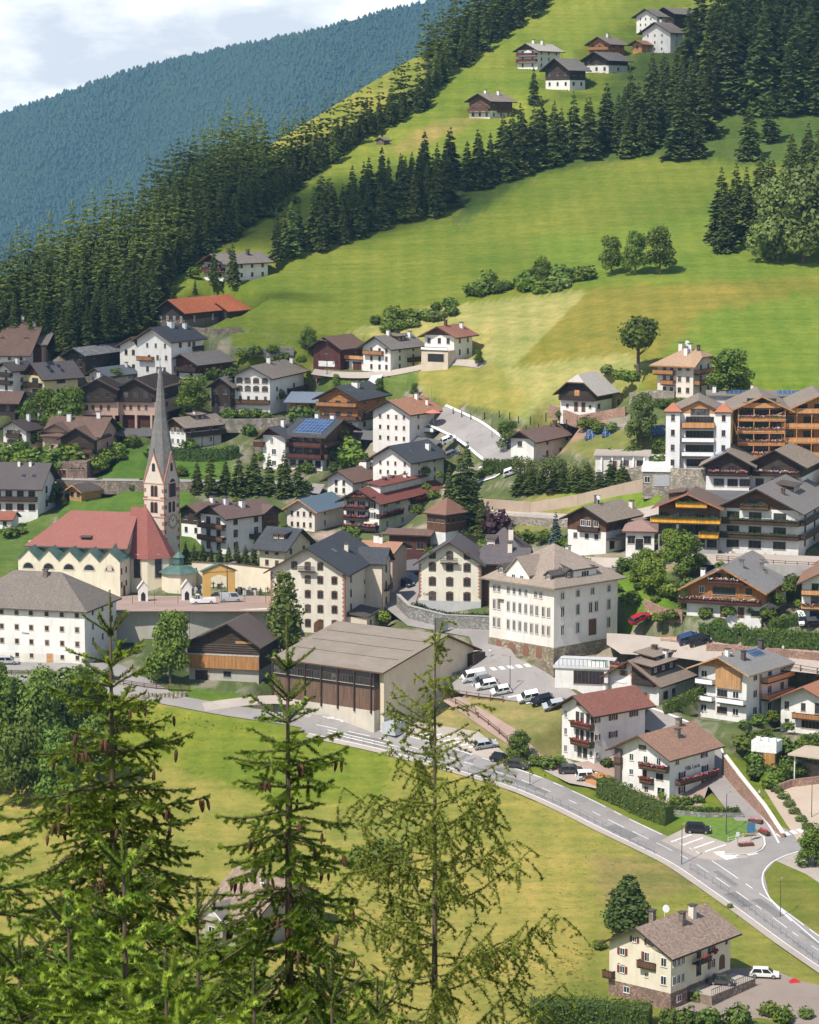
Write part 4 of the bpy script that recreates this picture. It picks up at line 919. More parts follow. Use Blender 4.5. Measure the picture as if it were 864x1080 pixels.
h.win('L', 3, [.47], 3.2, 1.7, fr='dark', zc=.35).balc('L', 3, .3, .64, 1.2, 'wb', fl=[3], z=h.h * 1.0); h.chimney(.2, 0, .55, .9, .7, 'wb').dormer(.5, 0, .45, 6, 1.2, 4, 'wd', 'td', 4)
h = H('hotel', 'glass fronted chalet hotel with bright amber yellow balconies and red-brown gable roof', 'hotel', 757, 580, 46, 62, 12, 13); h.nf = 3.2
h.walls([(.34, plaster((.4, .4, .38))), (.66, 'black'), (1, 'wb')]); h.roof('R', 20, tiles((.2, .14, .11), 'brown_roofing', .3, .38, .2), 1.3, 1.8, gable='wb', fascia=planks((.42, .15, .06)))
h.win('L', 0, 5, 2.0, 2.2, fr='dark', zc=.55).win('L', 1, 5, 2.0, 2.4, fr='dark', zc=.5).win('L', 2, 5, 1.9, 1.6, fr='brown', zc=.5)
h.balc('L', 2, -.12, 1.05, 1.7, 'amber', fl=[3], hgt=1.2, z=h.h * .62).balc('L', 1, .7, 1.02, 1.6, 'amber', fl=[3], hgt=1.3, z=h.h * .28).balc('L', 3, .3, .82, 1.3, 'amber', fl=[3], hgt=1.2, z=h.h * .98).win('L', 3, [.4, .62], 2.0, 1.4, fr='dark', z=h.h * 1.13)
h.dormer(.4, 1, .3, 5, 1.3, 3, 'wb', 'tb', 2); h.board('L', .3, .34, 0, h.h * .6, 'wpaint', 'pillar', .2)
f = H('flat_roof_annex', 'long flat dark roof annex behind the amber balcony hotel', 'annex', 800, 553, 24, 90, 40, 12); f.walls([(1, 'wd')]); mb = MB(); mb.box(-.5, -.5, f.h + .01, f.b + .5, f.a + .5, f.h + .5); f.part(mb, 'roof', asphalt((.14, .14, .145), 'roof_felt'))
h = H('guest_house', 'white house with orange timber balconies cut off by the right edge', 'house', 892, 656, 42, 46, 30, 12); h.nf = 3
h.walls([(1, 'white')]); h.roof('R', 24, tiles((.3, .17, .12), 'brown_tiles', .3, .38, .2), 1.0, 1.6, gable='white', fascia='wb'); h.balc('L', 1, 0, 1, 1.3, 'vwo', fl=[1, 0], z=h.h * .32).balc('L', 2, 0, 1, 1.3, 'vwo', z=h.h * .68)
h.win('L', 2, [.3, .7], 1.4, 1.9, fr='dark').win('L', 1, [.3, .7], 1.6, 1.9, fr='brown').win('L', 0, [.35], 2.8, 2.0, fr='dark')
# spa hotel group on the terrace
h = H('hotel', 'white hotel wing with two corner towers under small red pyramid roofs', 'hotel', 764, 496, 60, 56, 11, 6); h.nf = 4
h.walls([(1, plaster((.78, .77, .76)))]); h.roof('R', 22, 'tp', .2, .5, gable='wo', fascia='wb')
for z in (1, 2, 3): h.win('L', z, [.4, .66], 3.0, 1.5, fr='brown', zc=.55)
h.win('L', 0, [.53], 5.5, 1.7, fr='brown', zc=.5); h.balc('L', 1, .2, .8, 1.3, 'wpaint', z=h.h * .25).balc('L', 2, .2, .8, 1.3, 'wpaint', z=h.h * .5).balc('L', 3, .2, .8, 1.3, 'vwo', hgt=1.3, z=h.h * .75); h.win('L', 3, [.53], 4, 1.4, fr='dark', z=h.h * 1.03)
for yy in (-1.2, h.a - 1.8):
    t = h.wing((-1.3, yy), (3.0, 3.0, h.h * 1.06)); t.walls([(1, plaster((.78, .77, .76)))]); t.roof('L', 42, tiles((.5, .2, .12), 'red_tiles', .3, .35, .15), .45, .45, c0=0, c1=0, fascia='wb'); t.nf = 4
    for z in (0, 1, 2, 3): t.win('L', z, [.5], .8, 1.3, fr='brown').win('R', z, [.5], .8, 1.3, fr='brown')
def timber_hotel(label, px, py, hp, wl, n, floors, u0=.03):
    h = H('hotel', label, 'hotel', px, py, hp, wl, 12, 4); h.nf = floors
    h.walls([(1, 'ww')]); h.roof('R', 22, 'tp', 1.6, 2.2, gable='vwo', fascia=planks((.5, .24, .1)))
    for z in range(floors):
        h.win('L', z, n, 2.2, 2.0, fr='dark', zc=.48); h.balc('L', z, u0, 1 - u0, 1.6, 'vwo', fl=[1, 2] if n > 4 else None, z=h.h * z / floors + .1, slab='wo', posts=True)
    h.balc('L', 3, .12, .88, 1.4, 'vwo', z=h.h * 1.0 + .05, hgt=1.2); h.win('L', 3, [.3, .5, .7], 2.0, 1.6, fr='dark', z=h.h * 1.0 + 1.3); return h
timber_hotel('honey coloured timber hotel with five bays of flowered balconies beside the white towers', 829, 482, 52, 53, 5, 4)
timber_hotel('orange timber hotel front with wide plain balconies at the right edge', 905, 482, 46, 84, 4, 3)
h = H('solar_pavilion', 'low flat hotel roof covered in blue solar panels behind the timber fronts', 'annex', 868, 430, 12, 120, 4, 5); h.walls([(1, 'greyw')]); h.roof('L', 12, 'tg', .6, .6, fascia='steel'); h.solar(.55, .85, 0, .1, .9).solar(.2, .4, 0, .1, .9); h.chimney(.62, 0, .4, 1.6, .6).chimney(.95, 0, .5, 1.2, .8)
h = H('pavilion', 'small grey pavilion with a low tent roof at the right edge above the hotel', 'pavilion', 855, 432, 14, 16, 8, 20); h.walls([(1, 'wb')]); h.roof('L', 25, 'tl', .8, .8, c0=0, c1=0)
# dark double chalet with flowers
h = H('chalet', 'dark double gabled chalet with long pink flower balcony and blue solar roof at its left', 'chalet', 790, 516, 27, 45, 14, 10); h.nf = 2
h.walls([(.52, 'white'), (1, 'wd', .1)]); h.roof('R', 25, 'tp', 1.6, 1.5, gable='wd', fascia='wd'); h.solar(.05, .9, 1, .1, .9); h.balc('L', 1, .05, .98, 1.3, 'wd', fl=[1, 1], z=h.h * .55); h.win('L', 0, [.3, .62, .9], 2.2, 1.6, fr='brown', zc=.5).win('L', 1, [.3, .6], 1.5, 1.3, fr='dark', zc=.6)
h = H('chalet', 'dark timber chalet with pink flowers and wide taupe roof at the right edge', 'chalet', 846, 517, 27, 54, 60, 20); h.nf = 2
h.walls([(.52, 'white'), (1, 'wd', .1)]); h.roof('R', 24, 'tp', 1.4, 1.5, gable='wd', fascia='wd'); h.balc('L', 1, .08, .98, 1.2, 'wd', fl=[1, 2], z=h.h * .55); h.win('L', 0, [.2, .5, .8], 1.8, 1.6, fr='brown', zc=.5).win('L', 1, [.5], 2, 1.3, fr='dark', zc=.6).win('R', 0, [.15, .5], 1.2, 1.6, zc=.5)
# pink-beige house above
h = H('guest_house', 'beige house with salmon hipped roof, two timber balconies and white chimneys on the upper slope', 'house', 731, 418, 35, 36, 24, 30); h.nf = 3
h.walls([(1, 'pale')]); h.roof('L', 24, tiles((.47, .31, .2), 'salmon_tiles', .3, .38, .18), 1.8, 1.3, c0=.55, c1=0, gable='pale', fascia='ww')
for z in (0, 1, 2): h.win('L', z, [.62, .85], .85, 1.2, fr='brown').win('L', z, [.2, .4], .8, 1.5 if z else 1.1, fr='brown').win('R', z, [.4, .8], .8, 1.2, fr='brown')
h.balc('L', 2, -.06, .5, 1.5, 'vww', z=h.h * .64).balc('L', 1, .15, .5, 1.4, 'vww', z=h.h * .33).balc('R', 2, .05, 1, 1.3, 'vww').balc('R', 1, .05, 1, 1.3, 'vww'); h.chimney(.3, 0, .8, 1.5, .8).chimney(.35, 0, .55, 1.4, .8).chimney(.6, 0, .95, 1.2, .9).dish(.45, 0, .95, .7).chimney(.1, 0, .9, .9, .6, 'td')
# farmhouse with pale roof
h = H('farmhouse', 'old farmhouse with pale clipped shingle roof, black timber upper floor and white stone ground floor', 'farmhouse', 628, 435, 22, 36, 20, 28); h.nf = 2
h.walls([(.55, 'white'), (1, 'wd', .25)]); h.roof('R', 40, tiles((.55, .5, .44), 'pale_shingles', .5, .35, .12), 1.3, 1.6, c0=.62, gable='wd', fascia='wb'); h.balc('L', 1, 0, 1.0, .9, 'wd', z=h.h * .58, rail='bars'); h.door('L', .45, .9, 2.2, 'vwb').door('L', .66, .9, 2.2, 'vwb').win('L', 0, [.2, .85], .6, .8, fr='brown'); h.board('L', .42, .56, h.h * .75, h.h * 1.05, 'wo', 'open_hatch', .12); h.win('R', 0, [.2], 1.4, 1.2, fr='brown')
s = h.wing((h.b + .05, -.8), (5, 6, h.h * .75)); s.walls([(1, 'stone2')]); s.door('R', .4, 2.2, 2.2, 'vwb', name='gate')
# white house, brown roof behind the weeping trees
h = H('family_house', 'white house with long plain brown roof half hidden by weeping trees', 'house', 563, 488, 25, 24, 52, 28); h.nf = 2
h.walls([(1, 'white')]); h.roof('R', 27, tiles((.21, .135, .115), 'brown_tiles2', .3, .38, .12), 1.4, 1.6, gable='wb', fascia='wd'); h.win('L', 1, [.4], 1.1, 1.2, fr='brown').win('R', 1, [.3, .75], 1.1, 1.2, fr='brown').win('R', 0, [.3, .6, .85], 1.1, 1.4, fr='brown').chimney(.68, 0, .8, .9, .8, 'td'); h.balc('R', 1, .82, 1.12, 1.6, 'wpaint')
h = H('chalet', 'white and dark timber chalet with taupe roofs behind the cream town building', 'house', 639, 583, 36, 39, 36, 34); h.nf = 2.6
h.walls([(.62, 'white'), (1, 'vwb', .08)]); h.roof('R', 24, 'tp', 1.3, 1.6, gable='vwb', fascia='wd'); h.win('L', 1, [.2, .5, .75], .9, 1.1, fr='brown', z=h.h * .45).win('L', 2, [.4, .55, .75], 1.1, 1.3, z=h.h * .84).win('R', 1, [.15, .4, .75], 1.1, 1.2, fr='brown', z=h.h * .75).win('R', 0, [.2], 2, 1.8, fr='dark').balc('L', 2, .3, .85, .9, 'wd', z=h.h * .6).balc('R', 1, 0, .55, 2.2, 'iron', rail='bars', z=h.h * .4); h.chimney(.35, 1, .95, 1.4, .8, 'td').dish(.3, 0, .95, .5)
e = h.wing((h.b * .7, -1.5), (9, 8, h.h * .85)); e.walls([(1, 'white')]); e.roof('R', 18, 'tp', 1.0, .8, gable='wb', fascia='wd'); e.win('R', 0, [.2, .6], 1.4, 1.4, fr='brown', z=e.h * .6); e.chimney(.5, 0, .75, 2.0, .9, 'pale')
h = H('flat_roof_house', 'low white house with pink tiled canopy between the chalet and the amber hotel', 'house', 690, 580, 20, 30, 8, 8); h.walls([(1, 'white')]); h.roof('L', 14, tiles((.38, .24, .2), 'pink_tiles', .3, .38, .15), .8, .8, c0=0, c1=0); h.nf = 1; h.win('L', 0, [.2, .75], 1.6, 1.6, fr='brown').door('L', .48, 1.6, 2.3, 'glass')
# garage block and white walls
g = H('garage', 'white garage block with grey roll door under a terrace next to stone walls', 'garage', 708, 512, 20, 30, 16, 8); g.walls([(.72, 'stone2'), (1, 'wpaint', .25)]); g.board('L', .38, .95, -.2, g.h * .55, flat((.4, .4, .42), .6), 'roll_door', .1); g.win('L', 0, [.16], 1.2, 1.4, z=g.h * .3)
g = H('garden_annex', 'long low white annex with pillared front behind the conifer hedge', 'annex', 684, 497, 16, 56, 6, 6); g.walls([(1, plaster((.74, .7, .66)))]); g.nf = 1; g.win('L', 0, [.55, .85], 1.8, 1.3, fr='brown').door('L', .35, 1.2, 2.2, 'vwb'); mb = MB(); mb.box(-.6, -.4, g.h + .01, g.b + .4, g.a + .4, g.h + .3); g.part(mb, 'roof', A_PAVE)
for k in range(5): g.board('L', .1 + .2 * k, .13 + .2 * k, -.2, g.h * .98, 'wpaint', 'pillar', .35)
# restaurant chalet with purple flowers and big shed dormers
h = H('chalet', 'chalet with orange shutters, purple flowers and two brown flat dormers on its roof', 'chalet', 695, 743, 24, 56, 45, 33); h.nf = 1.2
h.walls([(1, 'white')]); h.roof('R', 29, tiles((.3, .235, .185), 'taupe_tiles2', .3, .4, .15), 1.3, 1.8, gable='white', fascia='wb')
h.dormer(.3, 0, .25, 9.5, 1.7, 4.2, 'wd', tiles((.32, .25, .2), 'taupe_tiles3', .3, .4, .12), 3, 9).dormer(.62, 0, .56, 10.5, 1.6, 3.8, 'wd', tiles((.32, .25, .2), 'taupe_tiles3', .3, .4, .12), 3, 9); h.chimney(.55, 0, .5, 2.4, .8).chimney(.8, 0, .5, 1.7, .7, 'wb').chimney(.62, 0, 1.0, 1.0, .9, 'wb')
h.win('L', 0, [.22, .5, .76], .8, 1.1, fr='brown', sh='orange', z=1.4).win('L', 0, [.35, .55, .72], .8, 1.0, fr='brown', sh='orange', z=h.h * 1.25).balc('L', 1, .14, .4, 1.0, 'vww', fl=[4, 1], z=h.h * 1.5, slab='wb').balc('L', 1, .55, .95, 1.2, 'wd', z=h.h * .85); h.win('R', 0, [.18, .42], 1.7, 1.5, fr='brown', z=1.4); h.board('R', .45, .98, -.5, h.h * .75, plaster((.5, .55, .52)), 'glazed_front', .08); h.board('L', .15, .4, h.h * .78, h.h * .9, 'wpaint', 'sign', .1)
h = H('apartment_house', 'white and timber apartment house with grey roof, solar panels and stacked balconies', 'apartment house', 787, 762, 56, 48, 54, 37); h.nf = 3
h.walls([(1, plaster((.74, .72, .68)))]); h.roof('R', 20, tiles((.27, .26, .25), 'grey_tiles', .4, .5, .12), 1.6, 2.0, gable='vwl', fascia=planks((.5, .32, .16)))
for z in (0, 1, 2): h.win('L', z, [.12, .78], 1.3, 1.3, fr='white').win('L', z, [.5], 2.2, 1.3, fr='brown').win('R', z, [.2, .55, .85], 1.5, 1.5, fr='white')
h.board('L', .38, .9, h.h * .62, h.h * 1.05, 'vwl', 'timber_bay', .5); h.balc('R', 1, .35, 1.0, 1.4, 'wo', z=h.h * .36).balc('R', 2, .35, 1.0, 1.4, 'wo', z=h.h * .69).balc('L', 1, 0, .35, 1.2, 'wpaint').balc('L', 2, 0, .35, 1.2, 'wpaint', z=h.h * .66).balc('L', 1, .45, 1.0, 1.2, 'wpaint', z=h.h * .34); h.board('R', .3, .345, 0, h.h * .97, 'steel', 'downpipe_wall', .15)
h.solar(.45, .72, 0, .45, .85).chimney(.2, 0, .5, 1.5, .7, 'td').chimney(.8, 0, .82, 1.5, .9, 'td').chimney(.05, 0, .9, 1.1, .7)
h = H('guest_house', 'white house with terracotta roof and rounded timber balcony cut by the right edge', 'house', 876, 776, 37, 50, 40, 30); h.nf = 2
h.walls([(1, 'white')]); h.roof('R', 22, tiles((.46, .2, .12), 'terracotta', .3, .36, .2), 1.6, 1.8, gable='white', fascia='wb'); h.balc('L', 1, .28, 1.0, 1.4, 'vww', z=h.h * .45); h.win('L', 1, [.12, .45], .9, 1.5, fr='brown').win('L', 1, [.75], 1.4, 2, fr='brown').win('L', 0, [.13], .9, 1.3, fr='brown').win('L', 0, [.6], 3.6, 1.5, fr='warm')
g = H('garage', 'white garage with stepped parapet and orange timber door between hedges', 'garage', 818, 809, 27, 24, 8, 25); g.walls([(.55, 'wb'), (1, 'wpaint', .15)]); g.board('L', .5, .97, -.4, g.h * .54, planks((.5, .26, .08), vertical=True), 'timber_door', .1)
mb = MB(); n = 3
for k in range(n): mb.box(-.15, g.a * k / n - .1, g.h + .003, .25, g.a * k / n + g.a * .17, g.h + .8)
g.part(mb, 'parapet', M('wpaint'))
c = H('carport', 'open carport with broad flat beige roof on posts at the right edge', 'carport', 880, 832, 34, 40, 20, 30); mb = MB(); mb.box(-1, -1, c.h - .3, c.b + 1, c.a + 1, c.h); c.part(mb, 'roof', A_GRAVEL); mb = MB(); mb.box(c.b * .4, .3, -1, c.b, c.a - .3, c.h * .6); c.part(mb, 'back_wall', M('stone'))
for xx, yy in ((0, 0), (0, c.a), (c.b, c.a)): mb = MB(); mb.cyl((xx, yy, -1), (xx, yy, c.h - .3), .12); c.part(mb, 'post', M('wpaint'))
# terrace building with café banners
t = H('terrace_building', 'flat roofed white shop with terrace, banners and green netting below the cream town building', 'shop', 641, 727, 24, 56, 12, 12); t.walls([(.9, 'white'), (1, 'greyw', .35)]); t.nf = 1; t.win('L', 0, [.5, .78], 3.0, 2.6, fr='brown', zc=.5); mb = MB(); mb.box(-.3, .5, t.h + .01, -.2, t.a * .4, t.h + 1.1); t.part(mb, 'banner', M('wpaint')); mb = MB()
for k in range(14): mb.box(-.32, t.a * k / 13 - .04, t.h + .01, -.24, t.a * k / 13 + .04, t.h + 1.4)
mb.box(-.32, 0, t.h + 1.35, -.26, t.a, t.h + 1.42); t.part(mb, 'terrace_railing', M('iron')); mb = MB(); mb.box(-.22, t.a * .02, t.h + .1, -.2, t.a * .3, t.h + 1.3); t.part(mb, 'netting', flat((.1, .25, .17), .8))
# ------------------------------------------------------------ upper village
def simple(label, px, py, hp, wl, wr, th, wall='white', roof='tb', ridge='R', pitch=24, gable=None, upper=None, uf=.55, fascia='wd', nf=3, cat='house', name='house', wins=None, rows=None, fr='brown', sh=None, ov=1.3, og=1.5, chim=((.5, 0, .6),), balc=(), wR=2, c0=1.0, c1=1.0, rp=.5, ww=.9, wh=1.2, skip0=False, group=None, found=3.0):
    h = H(name, label, cat, px, py, hp, wl, wr, th, found=found, group=group); h.nf = nf
    h.walls([(uf, wall), (1, upper, .08)] if upper else [(1, wall)])
    h.roof(ridge, pitch, roof, ov, og, gable=gable or upper or wall, fascia=fascia, c0=c0, c1=c1, rp=rp)
    wins = 3 if wins is None else wins
    for f_ in range(1 if skip0 else 0, nf):
        if wins: h.win('L', f_, wins, ww, wh, fr=fr, sh=sh)
        if wR: h.win('R', f_, wR, ww, wh, fr=fr, sh=sh)
    for c in chim: h.chimney(*c[:3], *(c[3:] if len(c) > 3 else (1.2, .8)))
    for b in balc: h.balc(*b[0], **b[1])
    return h
B = lambda *a, **k: (a, k)
h = simple('white house with charcoal roof and tiny scattered windows in front of the conifer group', 433, 514, 29, 40, 36, 32, 'white', 'ts', pitch=30, nf=3, wins=[.2, .4, .6, .85], ww=.55, wh=.9, wR=[.25, .72], chim=((.75, 0, .4, 1.3, 1.0),)); h.skylight(.3, 0, .45)
h = simple('white house with orange-red roof, small windows and a parasol terrace at its right', 432, 469, 34, 39, 31, 33, plaster((.78, .74, .7)), 'tt', pitch=24, nf=3, wins=[.2, .42, .64, .85], ww=.65, wh=.95, wR=[.3], chim=((.75, 0, .8), (.8, 0, .3, 1.1, .6))); h.balc('R', 1, .5, 1.5, 2.6, 'wpaint', z=h.h * .33)
h = simple('honey timber chalet with slate roof and white ground floor left of the orange-roofed house', 377, 455, 35, 41, 29, 24, 'white', 'ts', upper='ww', uf=.42, nf=3, wins=[.2, .5, .8], ww=1.4, chim=((.45, 0, .75, 1.0, 1.6),), balc=(B('L', 1, 0, 1, 1.2, 'vwb', wrap=.2), B('L', 2, 0, 1, 1.2, 'vww', z=6, wrap=.2), B('R', 1, 0, 1, 1.0, 'vwb'))); h.skylight(.15, 0, .6).skylight(.65, 0, .75)
h = simple('small house with blue-grey metal roof and timber garage between two chalets', 336, 442, 18, 30, 12, 12, 'white', flat((.2, .23, .28), .5, name='metal_roof'), ridge='L', pitch=14, upper='vww', uf=.6, nf=2, wins=2, wR=1, chim=())
h.door('L', .65, 3.4, 2.4, 'vwo', z0=-.2, name='garage_door')
h = simple('white house with two rows of brown arched windows and grey-beige roof', 285, 437, 40, 38, 32, 18, 'white', 'tp', pitch=24, nf=4, wins=0, wR=0, chim=((.45, 0, .95, 1.2, .9), (.95, 0, .6, 1.1, .8)))
for z in (2.6, 3.45): h.win('L', 0, [.14, .37, .61, .86], 1.6, 1.0, fr='brown', arch=True, z=h.h * z / 4)
h.win('L', 1, [.16, .39, .62, .87], .7, 1.3, z=h.h * .4, fr='brown').balc('L', 1, 0, 1.0, 1.0, 'vwb', z=h.h * .27).win('R', 2, [.2, .7], 1.0, 1.1, fr='brown').win('R', 1, [.2, .6], .6, 1.1, fr='brown').balc('R', 2, .5, 1.0, 1.3, 'wd', z=h.h * .48)
g = h.wing((h.b * .45, -4), (7, 3.9, h.h * .38)); g.walls([(1, 'white')]); g.roof('L', 8, 'tg', .3, .3); g.door('R', .5, 3.2, 2.3, 'vwb', z0=-.2, name='garage_door')
simple('black weathered barn with grey roof tight against the white arched-window house', 243, 436, 30, 20, 5, 20, 'stone', 'tg', upper='wd', uf=.25, nf=2, cat='barn', name='barn', pitch=34, wins=2, fr='dark', chim=(), og=1.0)
# solar chalet
h = H('chalet', 'timber chalet with blue solar roof, two long balconies and a white left wing', 'house', 340, 496, 37, 36, 32, 25); h.nf = 3; h.walls([(.28, 'white'), (1, 'wb')])
h.roof('L', 19, 'ts', 1.4, 1.6, gable='wb', fascia='wb'); h.solar(.05, .9, 0, .05, .95); h.balc('L', 1, -.03, 1.03, 1.3, 'vwr', posts=True).balc('L', 2, -.03, 1.03, 1.3, 'vwr', posts=True).balc('R', 1, 0, 1, 1.3, 'vwb').balc('R', 2, 0, 1, 1.3, 'vwb')
for z in (0, 1, 2): h.win('L', z, 4, 1.5, 1.8, fr='dark', zc=.48).win('R', z, 3, 1.4, 1.7, fr='brown', zc=.48)
h.chimney(.3, 1, .7, 1.4, 1.0).chimney(.7, 1, .85, 1.3, .9)
w_ = h.wing((-2.0, h.a), (9, 6, h.h * .97)); w_.walls([(1, 'white')]); w_.roof('R', 24, 'ts', 1.6, 1.6, gable='wr', fascia='wr', rp=.6); w_.nf = 3; w_.win('L', 0, [.5], 1.2, 1.2).win('L', 1, [.5], 1.2, 1.4).win('L', 2, [.4], .8, 1.3)
w_.chimney(.5, 0, .8, 1.5, .8); w_.balc('L', 2, -.35, .1, 1.2, 'vwr')
# upper row
h = H('hotel', 'large white upper hotel with dark slate roof and arched annex on its left', 'hotel', 181, 397, 38, 38, 28, 30); h.nf = 3; h.walls([(1, 'white')]); h.roof('R', 27, 'ts', 1.0, 1.6, gable='white', fascia='wb')
h.win('L', 2, [.3, .55, .82], .6, 1.1, fr='brown').win('L', 1, [.35, .6, .85], .7, 1.2, fr='brown').win('L', 0, [.3, .6, .8], .8, 1.3, fr='brown').win('R', 2, [.3, .6, .75], 1.2, 1.2, fr='brown').balc('L', 1, .05, .5, 1.2, 'vww', z=h.h * .42).balc('R', 2, .7, 1, 1.0, 'wd'); h.chimney(.5, 0, .9, 1.2, 1.4).chimney(.85, 0, .7, 1.2, .9)
w_ = h.wing((1.5, h.a), (12, 6.5, h.h * .78)); w_.walls([(1, plaster((.8, .77, .68)))]); w_.roof('R', 24, 'tb', 1.0, 1.4, gable=plaster((.8, .77, .68)), fascia='wb', rp=.3); w_.nf = 2; w_.win('L', 1, [.3, .65], .9, 1.2, fr='brown', arch=True).win('L', 0, [.3, .65], .9, 1.2, fr='brown')
h = simple('dark timber barn under a large vivid orange-red roof at the top of the village', 195, 347, 19, 30, 52, 28, 'vwg', 'to', pitch=33, upper='wd', uf=.5, nf=1, cat='barn', name='barn', wins=4, wR=3, chim=(), og=1.8, fr='white', ww=.6, wh=1.6)
w_ = h.wing((h.b * .62, -2.5), (h.b * .4, 6, h.h * .85)); w_.walls([(1, 'wd')]); w_.roof('R', 28, 'to', .8, .6, gable='wd')
simple('dark red timber house with grey-brown roof just below the white upper hotel', 209, 400, 17, 30, 29, 30, 'white', 'tg', upper='wr', uf=.35, nf=2, wins=2, balc=(B('L', 1, 0, 1, 1.1, 'wd'),), chim=(), og=2)
for lab, px, wr, th, seed in (('left twin of the pink houses with dark timber upper storey and open arcade', 122, 4, 6, 0), ('right twin of the pink houses with dark timber upper storey, behind the church spire', 162, 26, 13, 1)):
    h = H('row_house', lab, 'house', px, 450, 41, 36, wr, th, group='pink twin houses'); h.nf = 3
    h.walls([(.3, 'wr'), (.64, 'pink', .9), (1, 'wd', .6)]); h.roof('R', 24, 'tb', 1.2, 1.8, gable='wd', fascia='wd')
    h.win('L', 1, [.17, .36, .6, .82], .7, 1.2, fr='brown', zc=.5).balc('L', 2, -.02, 1.02, 1.2, 'wd', z=h.h * .66).win('L', 2, [.2, .5, .8], 1.2, 1.3, fr='brown', zc=.5)
    for k in range(3): h.board('L', .02 + .46 * k, .08 + .46 * k, -1, h.h * .3, 'pink', 'arcade_pier', 1.0)
    h.chimney(.6, 1 - seed, .8, 1.4, .9); h.win('R', 1, [.3, .7], 1.5, 1.2, fr='brown').win('R', 2, [.3, .7], 1.5, 1.2, fr='brown')
simple('black barn with grey stone-slab roof at the forest edge', 90, 389, 16, 19, 45, 25, 'wd', tiles((.27, .26, .25), 'slabs', .8, .6, .4), pitch=24, nf=2, cat='barn', name='barn', wins=2, wR=3, fr='dark', chim=(), og=2)
simple('low house with blue-grey roof and arched pale gable below the black barn', 112, 406, 11, 19, 42, 30, plaster((.62, .57, .5)), tiles((.17, .19, .215), 'bluegrey', .3, .4, .12), pitch=26, nf=1, wins=2, wR=3, chim=((.55, 0, .6, .9, .6),), fr='white')
h = simple('yellow house with big dark brown roof, skylights and dark balconies', 47, 420, 23, 22, 32, 48, 'yellow', tiles((.15, .13, .125), 'umber_tiles', .3, .38, .12), pitch=38, gable='wr', nf=2, wins=[.5], ww=2.6, wh=1.4, wR=[.5], chim=(), balc=(B('L', 1, .05, .9, 1.0, 'wd'), B('L', 0, .05, .9, 1.0, 'wd', z=.2)))
h.skylight(.42, 0, .85, 2.2, 1.4).skylight(.28, 0, .55, 1.2, 1.2).skylight(.6, 0, .6).skylight(.3, 0, .25, 1.2, 1.1).skylight(.62, 0, .25)
simple('white house with blue-shaded wall and balconies left of the yellow house', 14, 414, 25, 16, 16, 40, 'white', 'td', pitch=27, nf=3, wins=1, wR=1, balc=(B('L', 1, 0, 1, 1, 'wd'), B('L', 2, 0, 1, 1, 'wd')))
simple('long house with brown roof and white wall strip at the far upper left', 28, 392, 19, 60, 16, 8, 'white', 'tb', ridge='L', pitch=26, nf=2, wins=5, chim=((.3, 0, .95, 1.1, .8), (.05, 0, .8, 1, .8)))
h = simple('broad house with grey roof and two brown gables, topmost at the left edge', 46, 377, 15, 60, 16, 8, 'pink', 'tg', ridge='L', pitch=20, nf=2, wins=4, chim=((.2, 0, .9, 1.1, 1.2), (.4, 0, .9, 1, .8)))
for y_ in (.25, .68):
    w_ = h.wing((-1.2, h.a * y_ - 3.2), (8, 6.6, h.h * .93)); w_.walls([(1, 'wr')]); w_.roof('R', 26, 'tg', .9, .8, gable='wr', fascia='wb')
simple('small house with brown roof beside shrubs at the left edge', 16, 438, 15, 30, 5, 10, 'wd', 'tb', ridge='L', pitch=30, nf=1, wins=2, chim=())
h = simple('white house with brown shutters and dark balcony behind trees at the left edge', 28, 472, 20, 26, 22, 25, 'white', tiles((.1, .075, .07), 'dark_brown_tiles', .3, .38, .15), pitch=25, nf=2, wins=[.3, .6], sh='brown', balc=(B('L', 1, .2, .8, 1, 'wd'),), chim=((.4, 0, .7, 1.5, .8), (.8, 0, .7, 1.4, .6)))
h = H('guest_house', 'pink house with projecting dark timber gable and yellow awning left of the spire', 'house', 103, 486, 27, 55, 14, 12); h.nf = 3; h.walls([(1, 'pink')]); h.roof('L', 22, 'tb', 1.2, 1.4, gable='pink', fascia='wd')
h.win('L', 0, [.1, .25], .7, 1.1, fr='brown').win('L', 1, [.1, .25], .7, 1.1, fr='brown').win('R', 1, [.5], 1, 1.2, fr='brown').chimney(.7, 0, .75, 1.5, 1.0).chimney(.95, 1, .9, 1.4, .9).chimney(.15, 0, .95, 1.2, .9)
w_ = h.wing((-2.0, .3), (10, 8, h.h * .93)); w_.walls([(.33, 'pink'), (1, 'wd', .2)]); w_.roof('R', 27, 'tb', 1.0, 1.4, gable='wd', fascia='wd'); w_.nf = 3; w_.balc('L', 1, 0, 1, 1.2, 'vwb', z=w_.h * .36).win('L', 1, [.3, .7], 1.6, 1.3, fr='dark').win('L', 0, [.7], 2.4, 1.6, fr='brown').board('L', .02, .45, w_.h * .22, w_.h * .26, 'yellow', 'awning', 1.4)
w_ = h.wing((.5, h.a * .55), (9, 7, h.h * 1.1)); w_.walls([(1, 'pink')]); w_.roof('R', 25, 'tb', 1, 1.5, gable='pink', fascia='wd'); w_.win('L', 0, [.75], 1.3, 1.2, fr='dark', z=w_.h * .82)
g = H('garage', 'flat roofed brown stone garage block with small vents below the pink house', 'garage', 92, 505, 18, 52, 8, 5); g.walls([(1, stone((.27, .19, .15), w=.5, h=.3))]); g.nf = 1; g.win('L', 0, [.05, .13, .2, .28, .68, .76, .84, .92], .5, .5, fr='dark', zc=.6).door('L', .5, 1.9, 2.4, 'wb', z0=-.3)
